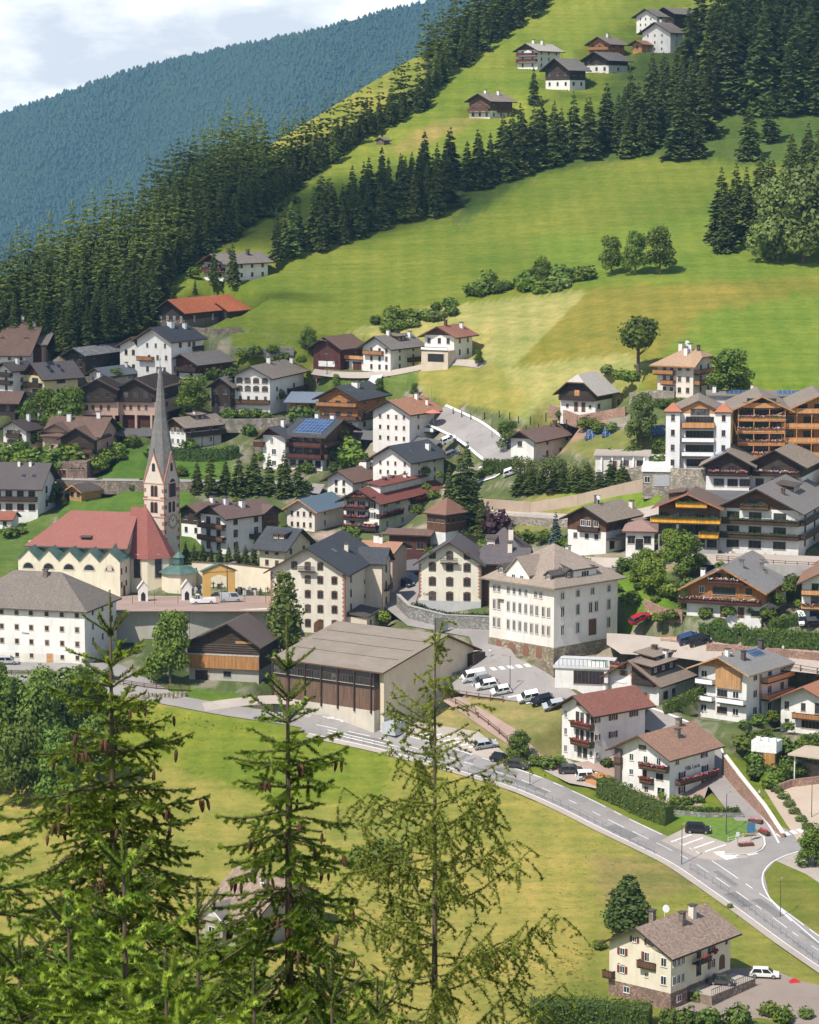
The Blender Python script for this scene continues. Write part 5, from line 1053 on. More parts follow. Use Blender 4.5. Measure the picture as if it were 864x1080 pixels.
h = simple('chalet with broad dark umber roof and white balconied front at the left edge', 40, 543, 30, 62, 10, 8, 'white', tiles((.12, .1, .1), 'umber2', .3, .38, .12), ridge='L', pitch=30, nf=2, wins=5, ww=1.6, wh=1.6, wR=1, chim=((.25, 0, .85, .9, .6), (.45, 0, .85, .9, .6)), balc=(B('L', 1, 0, 1, 1.3, 'wd'),)); h.skylight(.3, 0, .4).skylight(.12, 0, .4)
simple('tiny log hut with orange-brown roof on the lawn behind the church', 86, 528, 11, 14, 18, 32, 'wl', 'td', pitch=27, nf=1, cat='hut', name='hut', wins=2, wR=0, chim=(), ov=.9, og=1.2, fascia='wo')
simple('little white shed with red-brown roof at the left edge above the lawn', 12, 557, 9, 14, 4, 8, 'white', 'tr', ridge='L', pitch=20, nf=1, cat='shed', name='shed', wins=1, wR=0, chim=(), ov=.6, og=.6)
h = simple('white house with taupe roof and shed dormer just right of the spire', 196, 472, 23, 21, 35, 40, 'white', 'tp', pitch=25, upper='vwb', uf=.7, nf=2, wins=[.3, .6, .85], wR=[.2, .7], fr='white', chim=((.5, 0, .95, .9, .6),), balc=(B('R', 1, 0, 1, 1.6, 'wd', posts='down'),)); h.dormer(.55, 0, .6, 4, .8, 2.2, 'wb', 'tp', 2)
h = simple('white house with chocolate roof and stacked timber balconies behind the cemetery', 239, 584, 40, 29, 46, 42, 'white', tiles((.175, .115, .1), 'chocolate', .3, .38, .12), pitch=24, nf=3, wins=[.3, .7], ww=1.3, wh=1.7, wR=[.2, .65], chim=((.25, 0, .95, 1.1, 1.1), (.5, 0, .55, 1.2, 1.1)), gable='vwb', balc=(B('L', 1, 0, 1, 1.3, 'vwb'), B('L', 2, 0, 1, 1.3, 'vwb'), B('R', 1, .5, .85, 1.2, 'wd'), B('R', 2, .8, 1.0, 1.2, 'vwb')))
h.skylight(.4, 0, .6); w_ = h.wing((h.b * .78, -.8), (4.5, 6, h.h)); w_.walls([(.4, 'white'), (1, 'vwb')]); w_.roof('L', 25, tiles((.175, .115, .1), 'chocolate', .3, .38, .12), .9, .9, gable='vwb', fascia='wd')
simple('dark gabled house with brown roof directly right of the church tower', 212, 567, 27, 22, 32, 38, 'white', 'tb', upper='wd', uf=.5, pitch=25, nf=2, wins=2, chim=((.6, 0, .8, 1.0, .9),), fr='dark')
h = simple('cream house with blue metal roof and orange gable trim in the middle of the village', 332, 560, 23, 30, 29, 26, plaster((.76, .7, .63)), flat((.12, .17, .21), .5, name='blue_roof'), pitch=30, nf=2, wins=[.18, .4, .62, .85], ww=.6, wh=1.1, wR=[.35], fascia='wo', chim=(), og=1.3)
# flower hotel
h = H('hotel', 'white chalet hotel with dark red roof and overflowing flower balconies on every floor', 'hotel', 400, 560, 32, 38, 66, 27); h.nf = 3; h.walls([(1, 'white')]); h.roof('R', 26, tiles((.24, .08, .065), 'dark_red_tiles', .3, .36, .18), 1.4, 1.8, gable='white', fascia='wd')
h.win('L', 1, [.2, .5, .8], .9, 1.4, sh='dark').win('L', 2, [.2, .5, .8], .9, 1.4, sh='dark').win('L', 0, [.25, .6], 1.3, 1.6, fr='brown').win('L', 3, [.4, .6], .9, 1.2, sh='dark', zc=.4).win('R', 1, 5, .9, 1.3, sh='dark').win('R', 2, 5, .9, 1.3, sh='dark').win('R', 0, 4, 1.1, 1.3)
h.balc('L', 1, .05, .7, 1.2, 'wd', fl=[0, 1]).balc('L', 2, .05, .7, 1.2, 'wd', fl=[0, 1], z=h.h * .66).balc('L', 3, .12, .9, 1.2, 'wd', fl=[0, 1]).balc('L', 0, 0, 1, 1.6, 'wd', fl=[1, 0], z=.3).balc('R', 1, -.05, .32, 1.2, 'wd', fl=[0, 1], z=h.h * .45).balc('R', 2, .5, .8, 1.1, 'wd', fl=[0])
h.dormer(.5, 0, .38, h.b * .75, 1.6, 3.2, 'white', tiles((.24, .08, .065), 'dark_red_tiles', .3, .36, .18), 7, 12, 1.1, .9); h.chimney(.35, 0, .95, 1.2, .9, 'wr').chimney(.62, 0, .7, 1.8, .8, 'pale').chimney(.85, 0, .6, 1.6, .8, 'pale').chimney(.5, 1, .9, 1.1, 1.2, 'wr'); h.board('L', .65, .95, h.h * .25, h.h * .3, 'cream', 'awning', 1.5)
simple('house with brown roof and shadowed white gable behind the flower hotel', 372, 522, 16, 27, 40, 27, 'white', 'tb', pitch=27, nf=2, wins=[.35, .65], ww=.7, wR=2, chim=((.6, 0, .9, 1.0, 2.0),))
# octagonal tower house
h = H('tower_house', 'small square house with brown pyramid roof, timber band and white base beside dark conifers', 'house', 470, 582, 42, 19, 22, 42); h.nf = 3; h.walls([(.5, 'white'), (1, 'vwb', .1)]); h.roof('L', 38, tiles((.26, .14, .1), 'auburn_tiles', .3, .36, .15), .8, .8, c0=0, c1=0, fascia='wd'); h.win('L', 2, 4, .9, 1.0, fr='brown', zc=.35).win('R', 2, 4, .9, 1.0, fr='brown', zc=.35).win('R', 0, 2, .9, 1)
w_ = h.wing((h.b, 1.0), (8, 6, h.h * .86)); w_.walls([(1, 'pale')]); w_.roof('R', 22, tiles((.26, .16, .12), 'auburn2', .3, .36, .15), 1.4, 1.2, gable='wb'); w_.win('R', 0, [.6], 1.2, 1.2, z=w_.h * .7)
h = H('flat_roof_annex', 'low dark annex with nearly flat brown roof below the flower hotel', 'annex', 450, 588, 24, 40, 9, 14); h.walls([(1, 'wr')]); h.roof('L', 9, 'tb', 1.0, 1.2, gable='wr', fascia='wd'); h.nf = 1; h.win('L', 0, 3, 1.6, 1.6, fr='brown')
h = simple('salmon walled house with orange tiled roof between the two inns', 414, 627, 46, 36, 15, 20, plaster((.56, .42, .35)), tiles((.46, .24, .15), 'orange_tiles', .3, .38, .15), ridge='L', pitch=17, nf=4, wins=3, wR=0, chim=((.5, 0, .8, 1.2, .8), (.65, 0, .9, 1.3, 1.2)), gable=plaster((.56, .42, .35)), og=.9)
h = simple('pale yellow house with slate roof and dormer just behind the big inn', 300, 612, 35, 27, 26, 30, plaster((.72, .64, .48)), 'ts', ridge='L', pitch=33, nf=3, wins=[.3, .7], wR=2, chim=()); h.dormer(.4, 0, .35, 3, 1.2, 3, 'wb', 'ts', 2)
# houses on the meadow edge
h = simple('dark red barn with brown roof beside the white twin chalet on the meadow edge', 359, 388, 22, 29, 22, 28, 'vwr', 'tb', pitch=28, nf=2, cat='barn', name='barn', wins=1, wR=[.7], fr='dark', chim=(), og=1.6); h.board('L', .2, .8, .2, 1.6, 'white', 'whitewashed_wall', .1)
h = simple('white chalet with grey roof, wooden balconies and timber garage terrace on the meadow edge', 412, 392, 26, 29, 32, 33, 'white', 'tg', pitch=28, nf=3, wins=[.3, .6, .85], wR=[.3, .75], chim=((.35, 0, .95, 1.1, .8), (.9, 0, .6, 1.2, .8)), balc=(B('L', 2, .05, .75, 1.0, 'vww'), B('R', 1, .55, 1, 1.0, 'vwr')), ww=.7); h.dormer(.55, 0, .45, 4, .9, 2, 'wb', 'tg', 2)
w_ = h.wing((1, h.a), (6, 9, h.h * .42)); w_.walls([(1, 'white')]); w_.balc('L', 0, 0, 1, .8, 'vwo', z=w_.h); w_.door('L', .3, 2.6, 2.2, 'vwr', z0=-.2, name='garage_door').door('L', .72, 2.6, 2.2, 'vwr', z0=-.2, name='garage_door')
h = simple('white house with rust red roof standing alone against the mown meadow', 479, 379, 25, 31, 20, 27, 'white', tiles((.36, .16, .11), 'rust_tiles', .3, .38, .15), pitch=24, nf=2, wins=[.15, .5, .8], wR=[.3, .75], ww=.9, wh=1.4, gable='vwb', fascia='wb', chim=((.3, 0, .95, 1.1, .7, 'wb'), (.85, 0, .55, 1.1, .8)))
g = h.wing((-4.5, -.5), (4.4, h.a * .9, 2.4)); g.walls([(1, plaster((.6, .5, .4)))]); g.door('L', .55, 4.5, 2.0, 'black', z0=-.4, name='garage_door'); g.balc('L', 0, 0, 1, .2, 'wpaint', z=2.5, hgt=.7)
# house behind the brow and the one hidden in the wood
h = simple('white house with grey roof and brown gables half hidden by two conifers', 238, 296, 19, 24, 42, 40, 'white', 'tg', pitch=24, gable='wr', nf=2, wins=2, wR=4, chim=((.3, 0, .9, 1.2, .8, 'td'), (.7, 0, .7, 1.2, .8, 'td')), balc=(B('L', 1, 0, 1, 1.2, 'wr'),), og=2, fascia='wr')
simple('beige roofed farmhouse peeping out between forest trees above the village', 128, 333, 11, 30, 26, 30, 'white', 'tl', pitch=27, nf=1, wins=2, chim=((.2, 0, .9, 1.1, .7),), og=1.8)
# hamlet on the high meadow
HG = 'hamlet houses on the high meadow'
def ham(label, px, py, hp, wl, wr, th, **k): return simple(label, px, py, hp, wl, wr, th, group=HG, **k)
ham('lone farmhouse with white base, brown timber storey and grey roof below the hamlet', 517, 124, 18, 21, 24, 34, upper='wb', uf=.4, roof='tp', nf=3, wins=3, wR=3, ww=.8, chim=((.3, 1, .9, 1.1, .8), (.75, 0, .8)), balc=(B('L', 1, 0, 1, 1.2, 'vwb'), B('R', 1, .3, 1, 1.1, 'vwb')))
ham('white farmhouse with pale roof and red balconies at the left end of the hamlet', 567, 72, 19, 20, 25, 36, roof='tl', gable='wb', nf=3, wins=2, wR=3, ww=.7, chim=((.3, 1, .9), (.6, 0, .9)), balc=(B('L', 1, 0, 1, 1.2, 'vwr'), B('L', 2, 0, 1, 1.2, 'vwr')))
ham('wide grey roofed barn house with dark gable in front of the hamlet', 601, 94, 21, 24, 17, 45, upper='wd', uf=.45, roof='tg', nf=2, wins=3, wR=2, pitch=32, chim=(), og=2)
ham('timber chalet with taupe roof in the middle of the hamlet', 643, 59, 13, 20, 17, 38, wall='ww', roof='tp', nf=2, wins=3, wR=2, chim=((.5, 0, .95),), balc=(B('L', 1, 0, 1, 1.1, 'vww'),))
ham('white barn house with low grey roof below the timber chalet of the hamlet', 642, 76, 13, 24, 22, 36, upper='wd', uf=.55, roof='tg', nf=2, wins=3, wR=1, chim=(), og=2)
ham('plain white house with many tiny windows at the top of the hamlet', 693, 35, 18, 20, 9, 42, roof='tg', nf=3, wins=[.2, .45, .7], ww=.5, wh=.8, wR=1, chim=())
ham('big dark barn with grey roof at the top of the hamlet', 711, 29, 15, 17, 28, 38, wall='wd', roof='tg', nf=1, wins=2, fr='dark', wR=0, chim=(), og=1.6)
ham('white house with rows of tiny windows in front of the dark hamlet barn', 707, 55, 21, 27, 14, 45, roof='tp', nf=3, wins=[.2, .45, .7], ww=.55, wh=.8, wR=1, chim=((.5, 1, .9),))
ham('small orange timber shed beside the white house of the hamlet', 677, 54, 8, 9, 8, 35, wall='wo', roof='tt', nf=1, wins=1, wR=0, chim=())
ham('pale little house at the right end of the hamlet behind the dark conifers', 746, 45, 15, 9, 12, 40, wall='pale', roof='tl', nf=2, wins=1, wR=1, chim=())
simple('tiny grey hay hut alone on the sunlit upper meadow', 405, 152, 4, 8, 6, 30, wall='wg', roof='tg', nf=1, cat='hut', name='hut', wins=0, wR=0, chim=(), ov=.5, og=.5)
# roofs deep in the valley behind the foreground spruces
h = simple('house with mottled brown roof and white dormer gable seen between the foreground spruces', 262, 1002, 30, 52, 80, 38, plaster((.34, .31, .25)), tiles((.33, .24, .18), 'mottled2', .3, .38, .4), ridge='L', pitch=27, nf=2, wins=3, wR=3, chim=((.3, 0, .75, .9, .8),), og=1.2)
w_ = h.wing((-1.2, h.a * .45), (6, 4.5, h.h * 1.05)); w_.walls([(1, plaster((.34, .31, .25)))]); w_.roof('R', 38, 'tg', .5, .7, gable='greyw', fascia='wpaint'); w_.win('L', 1, [.5], 1.4, 1.2)
# ------------------------------------------------------------ church
RTILE = tiles((.34, .135, .11), 'church_tiles', .28, .34, .1); CW = plaster((.76, .69, .53))
COP = MATS['copper']
def church():
    # nave: frame with its front corner at the right end of the gabled aisle front
    h = H('church', 'cream parish church with red tiled roof, green copper aisle roofs and slender pointed bell tower', 'church', 127, 630, 54, 112, 30, 13, found=4); h.nf = 2
    a, b = h.a, h.b; bay = a / 5
    aisle = 5.5; H1 = h.h * .70          # aisle wall height below its gables
    mb = MB()
    for k in range(5):
        y0, y1 = k * bay, (k + 1) * bay; H_ = H1 * (1.0 if k else 1.02); top = H_ + bay * .5
        poly = [(y0 + .003, -4), (y1 - .003, -4), (y1 - .003, H_), ((y0 + y1) / 2, top), (y0 + .003, H_)]
        m1 = MB(); m1.ext(poly, 0, 0, aisle + 1); h.part(m1, 'aisle_bay', CW)
        # copper saddle roof of the bay, running up under the nave roof
        r = MB(); o = .35
        for (ya, za, yb, zb) in ((y0, H_ + .02, (y0 + y1) / 2, top + .03), (y1, H_ + .02, (y0 + y1) / 2, top + .03)):
            r.face([(-o, ya, za), (aisle + 3, ya, za + .4), (aisle + 6, yb, zb + .4), (-o, yb, zb)])
            r.face([(-o, ya, za + .16), (-o, yb, zb + .16), (aisle + 6, yb, zb + .56), (aisle + 3, ya, za + .56)])
            r.face([(-o, ya, za), (-o, yb, zb), (-o, yb, zb + .16), (-o, ya, za + .16)])
        h.part(r, 'copper_roof', COP)
        # lunette window
        w = bay * (.5 if k else .42); pts = [(-w / 2, 0), (w / 2, 0)] + [(w / 2 * cos(pi * q / 10), w * .5 * sin(pi * q / 10)) for q in range(1, 10)]
        sm = MB(); w2 = w * 1.22; sm.ext([(-w2 / 2, -.25), (w2 / 2, -.25)] + [(w2 / 2 * cos(pi * q / 10), w2 * .5 * sin(pi * q / 10)) for q in range(0, 11)], 1, -.06, .02)
        wo = sm.obj('window', FRAME['stone'], h.root); wo.matrix_local = h.M4('L', a - (y0 + y1) / 2, H1 * .75, 0)
        gm = MB(); gm.ext(pts, 1, -.1, -.065); gm.obj('pane', GLASS, wo)
        if k == 0:
            sh = MB(); sh.box(-.5, -.16, 0, .5, -.11, 1.3); sh.obj('frame', FRAME['stone'], wo)
    # nave walls and big roof
    n0, n1 = aisle, aisle + 13.5; HN = H1 + bay * .5 + .8
    nv = MB(); nv.box(n0, 0.3, -4, n1, a - .3, HN); h.part(nv, 'nave_wall', CW)
    g = h.wing((n0, .3), (n1 - n0, a - .6, HN)); g.walls([(.99, CW)]); g.roof('L', 41, RTILE, 1.2, .5, gable='greyw', fascia='td', c1=.0); g.dormer(.42, 0, .08, 1.6, .5, 1.2, 'black', 'td', 0)
    # end wall windows of the aisle
    e = h.wing((0, 0), (aisle + 1, a, H1)); e.layers = [(99, 0)]; e.nf = 2
    e.win('R', 1, [.15, .62], .8, 1.3, fr='brown', z=H1 * .72).win('R', 0, [.15, .62], .8, 1.2, fr='brown', z=H1 * .34).door('R', .4, 1.3, 2.3, 'vwb', arch=True)
    # concave copper roof over the end bay
    r = MB(); x1_ = aisle + 2.2; apx = (aisle + 3.4, bay * .62, H1 + bay * .5 + 2.4)
    ring = [(-.5, -.6, H1 + .1), (x1_, -.6, H1 + .1), (x1_ + .3, bay * .9, H1 + .1), (-.5, bay * .5, H1 + bay * .5 + .06)]
    prev = ring
    for t, dz in ((.34, -1.0), (.64, -1.1), (.86, -.6), (1.0, 0)):
        cur = [tuple(Vector(p).lerp(Vector(apx), t) + Vector((0, 0, dz if k < 3 else dz * .4))) for k, p in enumerate(ring)]
        for k in range(4): r.face([prev[k], prev[(k + 1) % 4], cur[(k + 1) % 4], cur[k]])
        prev = cur
    h.part(r, 'copper_roof', COP)
    # choir with polygonal end
    c0 = n0 + 2.2; c1 = n1 - 2.2; cy = -7.6; HC = H1 * .98
    poly = [(c0, 1.0), (c0, cy + 4), (c0 + 2.8, cy), (c1 - 2.8, cy), (c1, cy + 4), (c1, 1.0)]
    mb = MB(); mb.prism(poly[::-1], -4, HC); h.part(mb, 'choir_wall', CW)
    ex = lambda p: ((p[0] - (c0 + c1) / 2) * 1.1 + (c0 + c1) / 2, (p[1] - 1) * 1.06 + 1)
    ap = ((c0 + c1) / 2, cy + 5.5, HC + 10.5); rd = ((c0 + c1) / 2, 1.5, HC + 10.5); r = MB(); E = [(*ex(p), HC - .15) for p in poly]
    r.face([E[0], E[1], ap, rd]); r.face([E[1], E[2], ap]); r.face([E[2], E[3], ap]); r.face([E[3], E[4], ap]); r.face([E[4], E[5], rd, ap]); r.face(E[::-1])
    h.part(r, 'choir_roof', tiles((.33, .12, .10), 'choir_tiles', .28, .34, .12))
    for (p, q) in ((poly[1], poly[2]), (poly[0], poly[1])):
        pv, qv = Vector((*p, 0)), Vector((*q, 0)); d = (qv - pv); m = (pv + qv) / 2; nrm = Vector((d.y, -d.x, 0)).normalized()
        if nrm.dot(m - Vector(((c0 + c1) / 2, 0, 0))) < 0: nrm = -nrm
        w = 1.5; hh2 = 4.2; sm = MB(); sm.ext([(-w * .65, -.2), (w * .65, -.2)] + [(w * .65 * cos(pi * t / 8), hh2 + w * .65 * sin(pi * t / 8)) for t in range(9)], 1, -.05, .05)
        o = sm.obj('window', FRAME['stone'], h.root); o.matrix_local = Matrix.Translation((m.x, m.y, HC * .42)) @ Matrix.Rotation(atan2(nrm.y, nrm.x) + pi / 2, 4, 'Z')
        gm = MB(); gm.ext([(-w / 2, 0), (w / 2, 0)] + [(w / 2 * cos(pi * t / 8), hh2 + w / 2 * sin(pi * t / 8)) for t in range(9)], 1, -.09, -.053); gm.obj('pane', GLASS, o)
    # low octagonal chapel with copper roof
    kc = Vector((c0 + 1.5, cy - 2.6)); n = 8; ring = lambda q, z: [(kc.x + cos(2 * pi * k / n + .39) * q, kc.y + sin(2 * pi * k / n + .39) * q) for k in range(n)]
    mb = MB(); mb.prism(ring(3.7, 0), -4, HC * .62); h.part(mb, 'chapel_wall', CW); r = MB(); pr = [(4.4, HC * .61), (2.7, HC * .76), (1.5, HC * .82)]
    for (ra, za), (rb, zb) in zip(pr, pr[1:]):
        A, B_ = ring(ra, 0), ring(rb, 0)
        for k in range(n): j = (k + 1) % n; r.face([(*A[k], za), (*A[j], za), (*B_[j], zb), (*B_[k], zb)])
    r.face([(*p, pr[0][1]) for p in ring(4.4, 0)][::-1]); r.prism(ring(1.1, 0), HC * .82, HC * 1.04); A = ring(1.4, 0); 
    for k in range(n): r.face([(*A[k], HC * 1.04), (*A[(k + 1) % n], HC * 1.04), (kc.x, kc.y, HC * 1.22)])
    h.part(r, 'chapel_roof', COP)
    # bell tower
    tp = P(170, 607); loc = h.root.matrix_world
    bpy.context.view_layer.update(); inv = h.root.matrix_world.inverted()
    ctr = inv @ at(171.5, 612, tp.y + 6); sc_ = F / (tp.y + 6); tw = 36.5 / sc_ / (cos(R(32)) + sin(R(32))); q = R(32 - 13)
    TR = Matrix.Translation((ctr.x, ctr.y, 0)) @ Matrix.Rotation(-q, 4, 'Z'); z_of = lambda py: (inv @ at(171.5, py, tp.y + 6)).z
    zt = z_of(508); hw = tw / 2
    def tpart(mb, name, mats, par=None):
        o = mb.obj(name, mats, par or h.root)
        if par is None: o.matrix_local = TR
        return o
    mb = MB(); mb.box(-hw, -hw, -6, hw, hw, zt); tower = tpart(mb, 'bell_tower', plaster((.64, .56, .47)))
    for z in (z_of(508), z_of(525), z_of(543)):
        m1 = MB(); m1.box(-hw - .15, -hw - .15, z - .18, hw + .15, hw + .15, z + .1); m1.obj('cornice', M('pink'), tower)
    for fx, fy in ((0, 0), (1, 0), (0, 1)):       # red corner stones
        nq = int((zt - 4) / .9); m1 = MB(); cx, cy_ = -hw + fx * tw, -hw + fy * tw
        for k in range(nq):
            if k % 2: continue
            z0 = 4 + k * .9; l1, l2 = (1.0, .6) if k % 4 else (.6, 1.0)
            sx, sy = (1 if fx == 0 else -1), (1 if fy == 0 else -1)
            m1.box(min(cx - sx * .05, cx + sx * l1), min(cy_ - sy * .05, cy_ + sy * l2), z0, max(cx - sx * .05, cx + sx * l1), max(cy_ - sy * .05, cy_ + sy * l2), z0 + .85)
        m1.box(cx - .06, cy_ - .06, 4, cx + .06, cy_ + .06, zt); m1.obj('quoins', M('redbrick'), tower)
    def face_m(face, u, z, o=0.0): return (Matrix.Translation((u, -hw - o, z)) if face == 'R' else Matrix.Translation((-hw - o, -u, z)) @ Matrix.Rotation(-pi / 2, 4, 'Z'))
    def opening(face, u, z, w, hh, surround='redbrick'):
        sm = MB(); sm.ext([(-w * .68, -.1), (w * .68, -.1)] + [(w * .68 * cos(pi * t / 8), hh + w * .68 * sin(pi * t / 8)) for t in range(9)], 1, -.05, .03)
        o = sm.obj('belfry_window', M(surround), tower); o.matrix_local = face_m(face, u, z); gm = MB(); gm.ext([(-w / 2, 0), (w / 2, 0)] + [(w / 2 * cos(pi * t / 8), hh + w / 2 * sin(pi * t / 8)) for t in range(9)], 1, -.09, -.053); gm.obj('opening', M('black'), o)
    for fc in 'LR':
        if fc == 'R': opening(fc, .3, z_of(523), 2.0, 3.0)
        else: [opening(fc, u, z_of(522), .7, 2.0) for u in (-.4, .55)]
        for u in (-.7, .7): opening(fc, u * (.7 if fc == 'L' else 1), z_of(539), .75, 1.9)
    # gables and spire
    zg = z_of(476); zs = z_of(385)
    for fc in range(4):
        m1 = MB(); m1.ext([(-hw, zt), (hw, zt), (0, zg)], 1, -hw - .06, -hw + .5); o = m1.obj('gable', plaster((.64, .56, .47)), tower); o.matrix_local = Matrix.Rotation(pi / 2 * fc, 4, 'Z')
        e = MB(); L2 = sqrt(hw * hw + (zg - zt) ** 2)
        for sg in (-1, 1):
            e.face([(sg * (hw + .15), -hw - .16, zt - .1), (sg * (hw - .12), -hw - .16, zt - .1), (0, -hw - .16, zg - .35), (0, -hw - .16, zg + .25)]); e.face([(sg * (hw + .15), -hw - .16, zt - .1), (0, -hw - .16, zg + .25), (0, -hw + .5, zg + .25), (sg * (hw + .15), -hw + .5, zt - .1)])
        e.obj('coping', M('redbrick'), o)
    opening('R', 0, z_of(496), .9, 1.4); opening('L', 0, z_of(496), .9, 1.4)
    sp = MB(); d = hw * 1.0; zb = z_of(480); r1 = hw * .78
    A = [(cos(pi / 4 * k) * (hw if k % 2 == 0 else r1 * 1.0), sin(pi / 4 * k) * (hw if k % 2 == 0 else r1)) for k in range(8)]
    low = [(sx * hw * .97, sy * hw * .97, zt + .1) for sx, sy in ((1, 1), (-1, 1), (-1, -1), (1, -1))]
    gt = [(hw * .97, 0, zg), (0, hw * .97, zg), (-hw * .97, 0, zg), (0, -hw * .97, zg)]
    top = lambda a, z, r_: (cos(a) * r_, sin(a) * r_, z)
    zm = z_of(440); rm = hw * .50; ze = z_of(400); re_ = hw * .22
    for k in range(4):
        a0, a1, am = pi / 2 * k, pi / 2 * (k + 1), pi / 2 * k + pi / 4
        sp.face([gt[k], low[k], top(am, zm, rm)]); sp.face([low[k], gt[(k + 1) % 4], top(am, zm, rm)])
        sp.face([gt[k], top(am, zm, rm), top(a0, zm, rm)]); sp.face([top(am, zm, rm), gt[(k + 1) % 4], top(a1, zm, rm)])
        for x0, x1 in ((a0, am), (am, a1)):
            sp.face([top(x0, zm, rm), top(x1, zm, rm), top(x1, ze, re_), top(x0, ze, re_)]); sp.face([top(x0, ze, re_), top(x1, ze, re_), top(x1, zs, .1), top(x0, zs, .1)])
    spire = sp.obj('spire', tiles((.21, .2, .19), 'spire_shingles', .35, .4, .25), tower); m1 = MB(); m1.cyl((0, 0, zs - .3), (0, 0, zs + 1.8), .06, n=5); m1.box(-.45, -.04, zs + 1.1, .45, .04, zs + 1.2); m1.obj('cross', M('iron'), spire)
    m1 = MB(); [m1.cyl((x, 0, zg), (x, 0, zg + 1.0), .22, .05, 6) for x in (-hw,)]; m1.obj('finial', M('copper'), tower)
    # clock on the right face
    zc = z_of(549); m1 = MB(); m1.box(-2.1, -.05, -2.2, 2.1, .02, 2.3); ck = m1.obj('clock_panel', plaster((.66, .55, .44)), tower); ck.matrix_local = face_m('R', .2, zc)
    m1 = MB(); m1.cyl((0, -.06, 0), (0, -.12, 0), 1.75, n=24); cd = m1.obj('clock_face', plaster((.5, .42, .34)), ck)
    m1 = MB(); m1.cyl((0, -.125, 0), (0, -.14, 0), 1.1, n=20); m1.obj('dial', plaster((.7, .62, .52)), ck)
    m1 = MB()
    for k in range(12): an = pi / 6 * k; m1.box(cos(an) * 1.42 - .1, -.15, sin(an) * 1.42 - .16, cos(an) * 1.42 + .1, -.125, sin(an) * 1.42 + .16)
    m1.obj('numerals', M('black'), ck); m1 = MB(); m1.cyl((0, -.16, 0), (.5, -.16, .75), .09, .04, 5); m1.obj('hand', M('black'), ck); m1 = MB(); m1.cyl((0, -.17, 0), (-.9, -.17, .95), .07, .03, 5); m1.obj('hand', M('black'), ck)
church()
# ------------------------------------------------------------ roads, paved places, walls, fences
def drape(name, poly, mat, lift=.06, step=1.6, struct=True):
    """a paved sheet lying on the hillside, outline given on the ground"""
    pts = [P(*p) for p in poly]; XY = np.array([(p.x, p.y) for p in pts])
    bm = bmesh.new(); vs = [bm.verts.new((p.x, p.y, 0)) for p in pts]; bm.faces.new(vs)
    x0, x1, y0, y1 = XY[:, 0].min(), XY[:, 0].max(), XY[:, 1].min(), XY[:, 1].max(); st = max(step, (x1 - x0) / 60, (y1 - y0) / 40)
    for x in np.arange(x0 + st, x1, st): bmesh.ops.bisect_plane(bm, geom=bm.verts[:] + bm.edges[:] + bm.faces[:], plane_co=(x, 0, 0), plane_no=(1, 0, 0))
    for y in np.arange(y0 + st, y1, st): bmesh.ops.bisect_plane(bm, geom=bm.verts[:] + bm.edges[:] + bm.faces[:], plane_co=(0, y, 0), plane_no=(0, 1, 0))
    for v in bm.verts: v.co.z = zat(v.co.x, v.co.y) + lift
    bmesh.ops.recalc_face_normals(bm, faces=bm.faces)
    for f in bm.faces:
        if f.normal.z < 0: f.normal_flip()
    me = bpy.data.meshes.new(name); bm.to_mesh(me); bm.free(); me.materials.append(mat); o = link(name, me)
    if struct: o['kind'] = 'structure'
    return o
def spline(pts, step=2.0):
    W = [P(*p) for p in pts]; out = []
    for k in range(len(W) - 1):
        p0, p1, p2, p3 = W[max(k - 1, 0)], W[k], W[k + 1], W[min(k + 2, len(W) - 1)]
        n = max(1, int((p2 - p1).length / step))
        for q in range(n):
            t = q / n; out.append(.5 * ((2 * p1) + (p2 - p0) * t + (2 * p0 - 5 * p1 + 4 * p2 - p3) * t * t + (3 * p1 - p0 - 3 * p2 + p3) * t ** 3))
    out.append(W[-1]); res = []
    for i, p in enumerate(out):
        d = out[min(i + 1, len(out) - 1)] - out[max(i - 1, 0)]; d.z = 0; d.normalize(); res.append((Vector((p.x, p.y, zat(p.x, p.y))), Vector((-d.y, d.x, 0))))
    return res
def strip(name, sp, a, b, mat, lift=.06, seg=None, struct=True):
    """ribbon between offsets a and b (metres left of the line); seg=(dash, gap) in metres"""
    V = []; F_ = []; run = 0
    n = max(1, int(abs(b - a) / 2.5))
    rows = []
    for p, nn in sp:
        row = []
        for k in range(n + 1):
            q = p + nn * (a + (b - a) * k / n); row.append((q.x, q.y, (zat(q.x, q.y) if abs(b - a) > .6 else p.z + (zat(q.x, q.y) - p.z)) + lift))
        rows.append(row)
    m = n + 1
    for i, row in enumerate(rows):
        V += row
        if i:
            L_ = (sp[i][0] - sp[i - 1][0]).length; on = seg is None or (run % (seg[0] + seg[1])) < seg[0]; run += L_
            if on: F_ += [((i - 1) * m + k, i * m + k, i * m + k + 1, (i - 1) * m + k + 1) for k in range(n)]
    me = np_mesh(name, V, F_, [mat]); o = link(name, me)
    if struct: o['kind'] = 'structure'
    return o
MAIN = [(-40, 716), (60, 716), (120, 727), (180, 738), (240, 749), (300, 758), (345, 767), (400, 779), (430, 787), (480, 801), (550, 823), (600, 844), (650, 869), (700, 893), (735, 912), (790, 950), (830, 979), (900, 1028), (960, 1075)]
ms = spline(MAIN); k0 = min(range(len(ms)), key=lambda i: abs(ms[i][0].x - P(330, 764).x))
strip('main_road', ms[k0 - 1:], -3.6, 3.4, A_ROAD); strip('lane', ms[:k0 + 4], -2.0, 1.9, A_ROAD, .05)
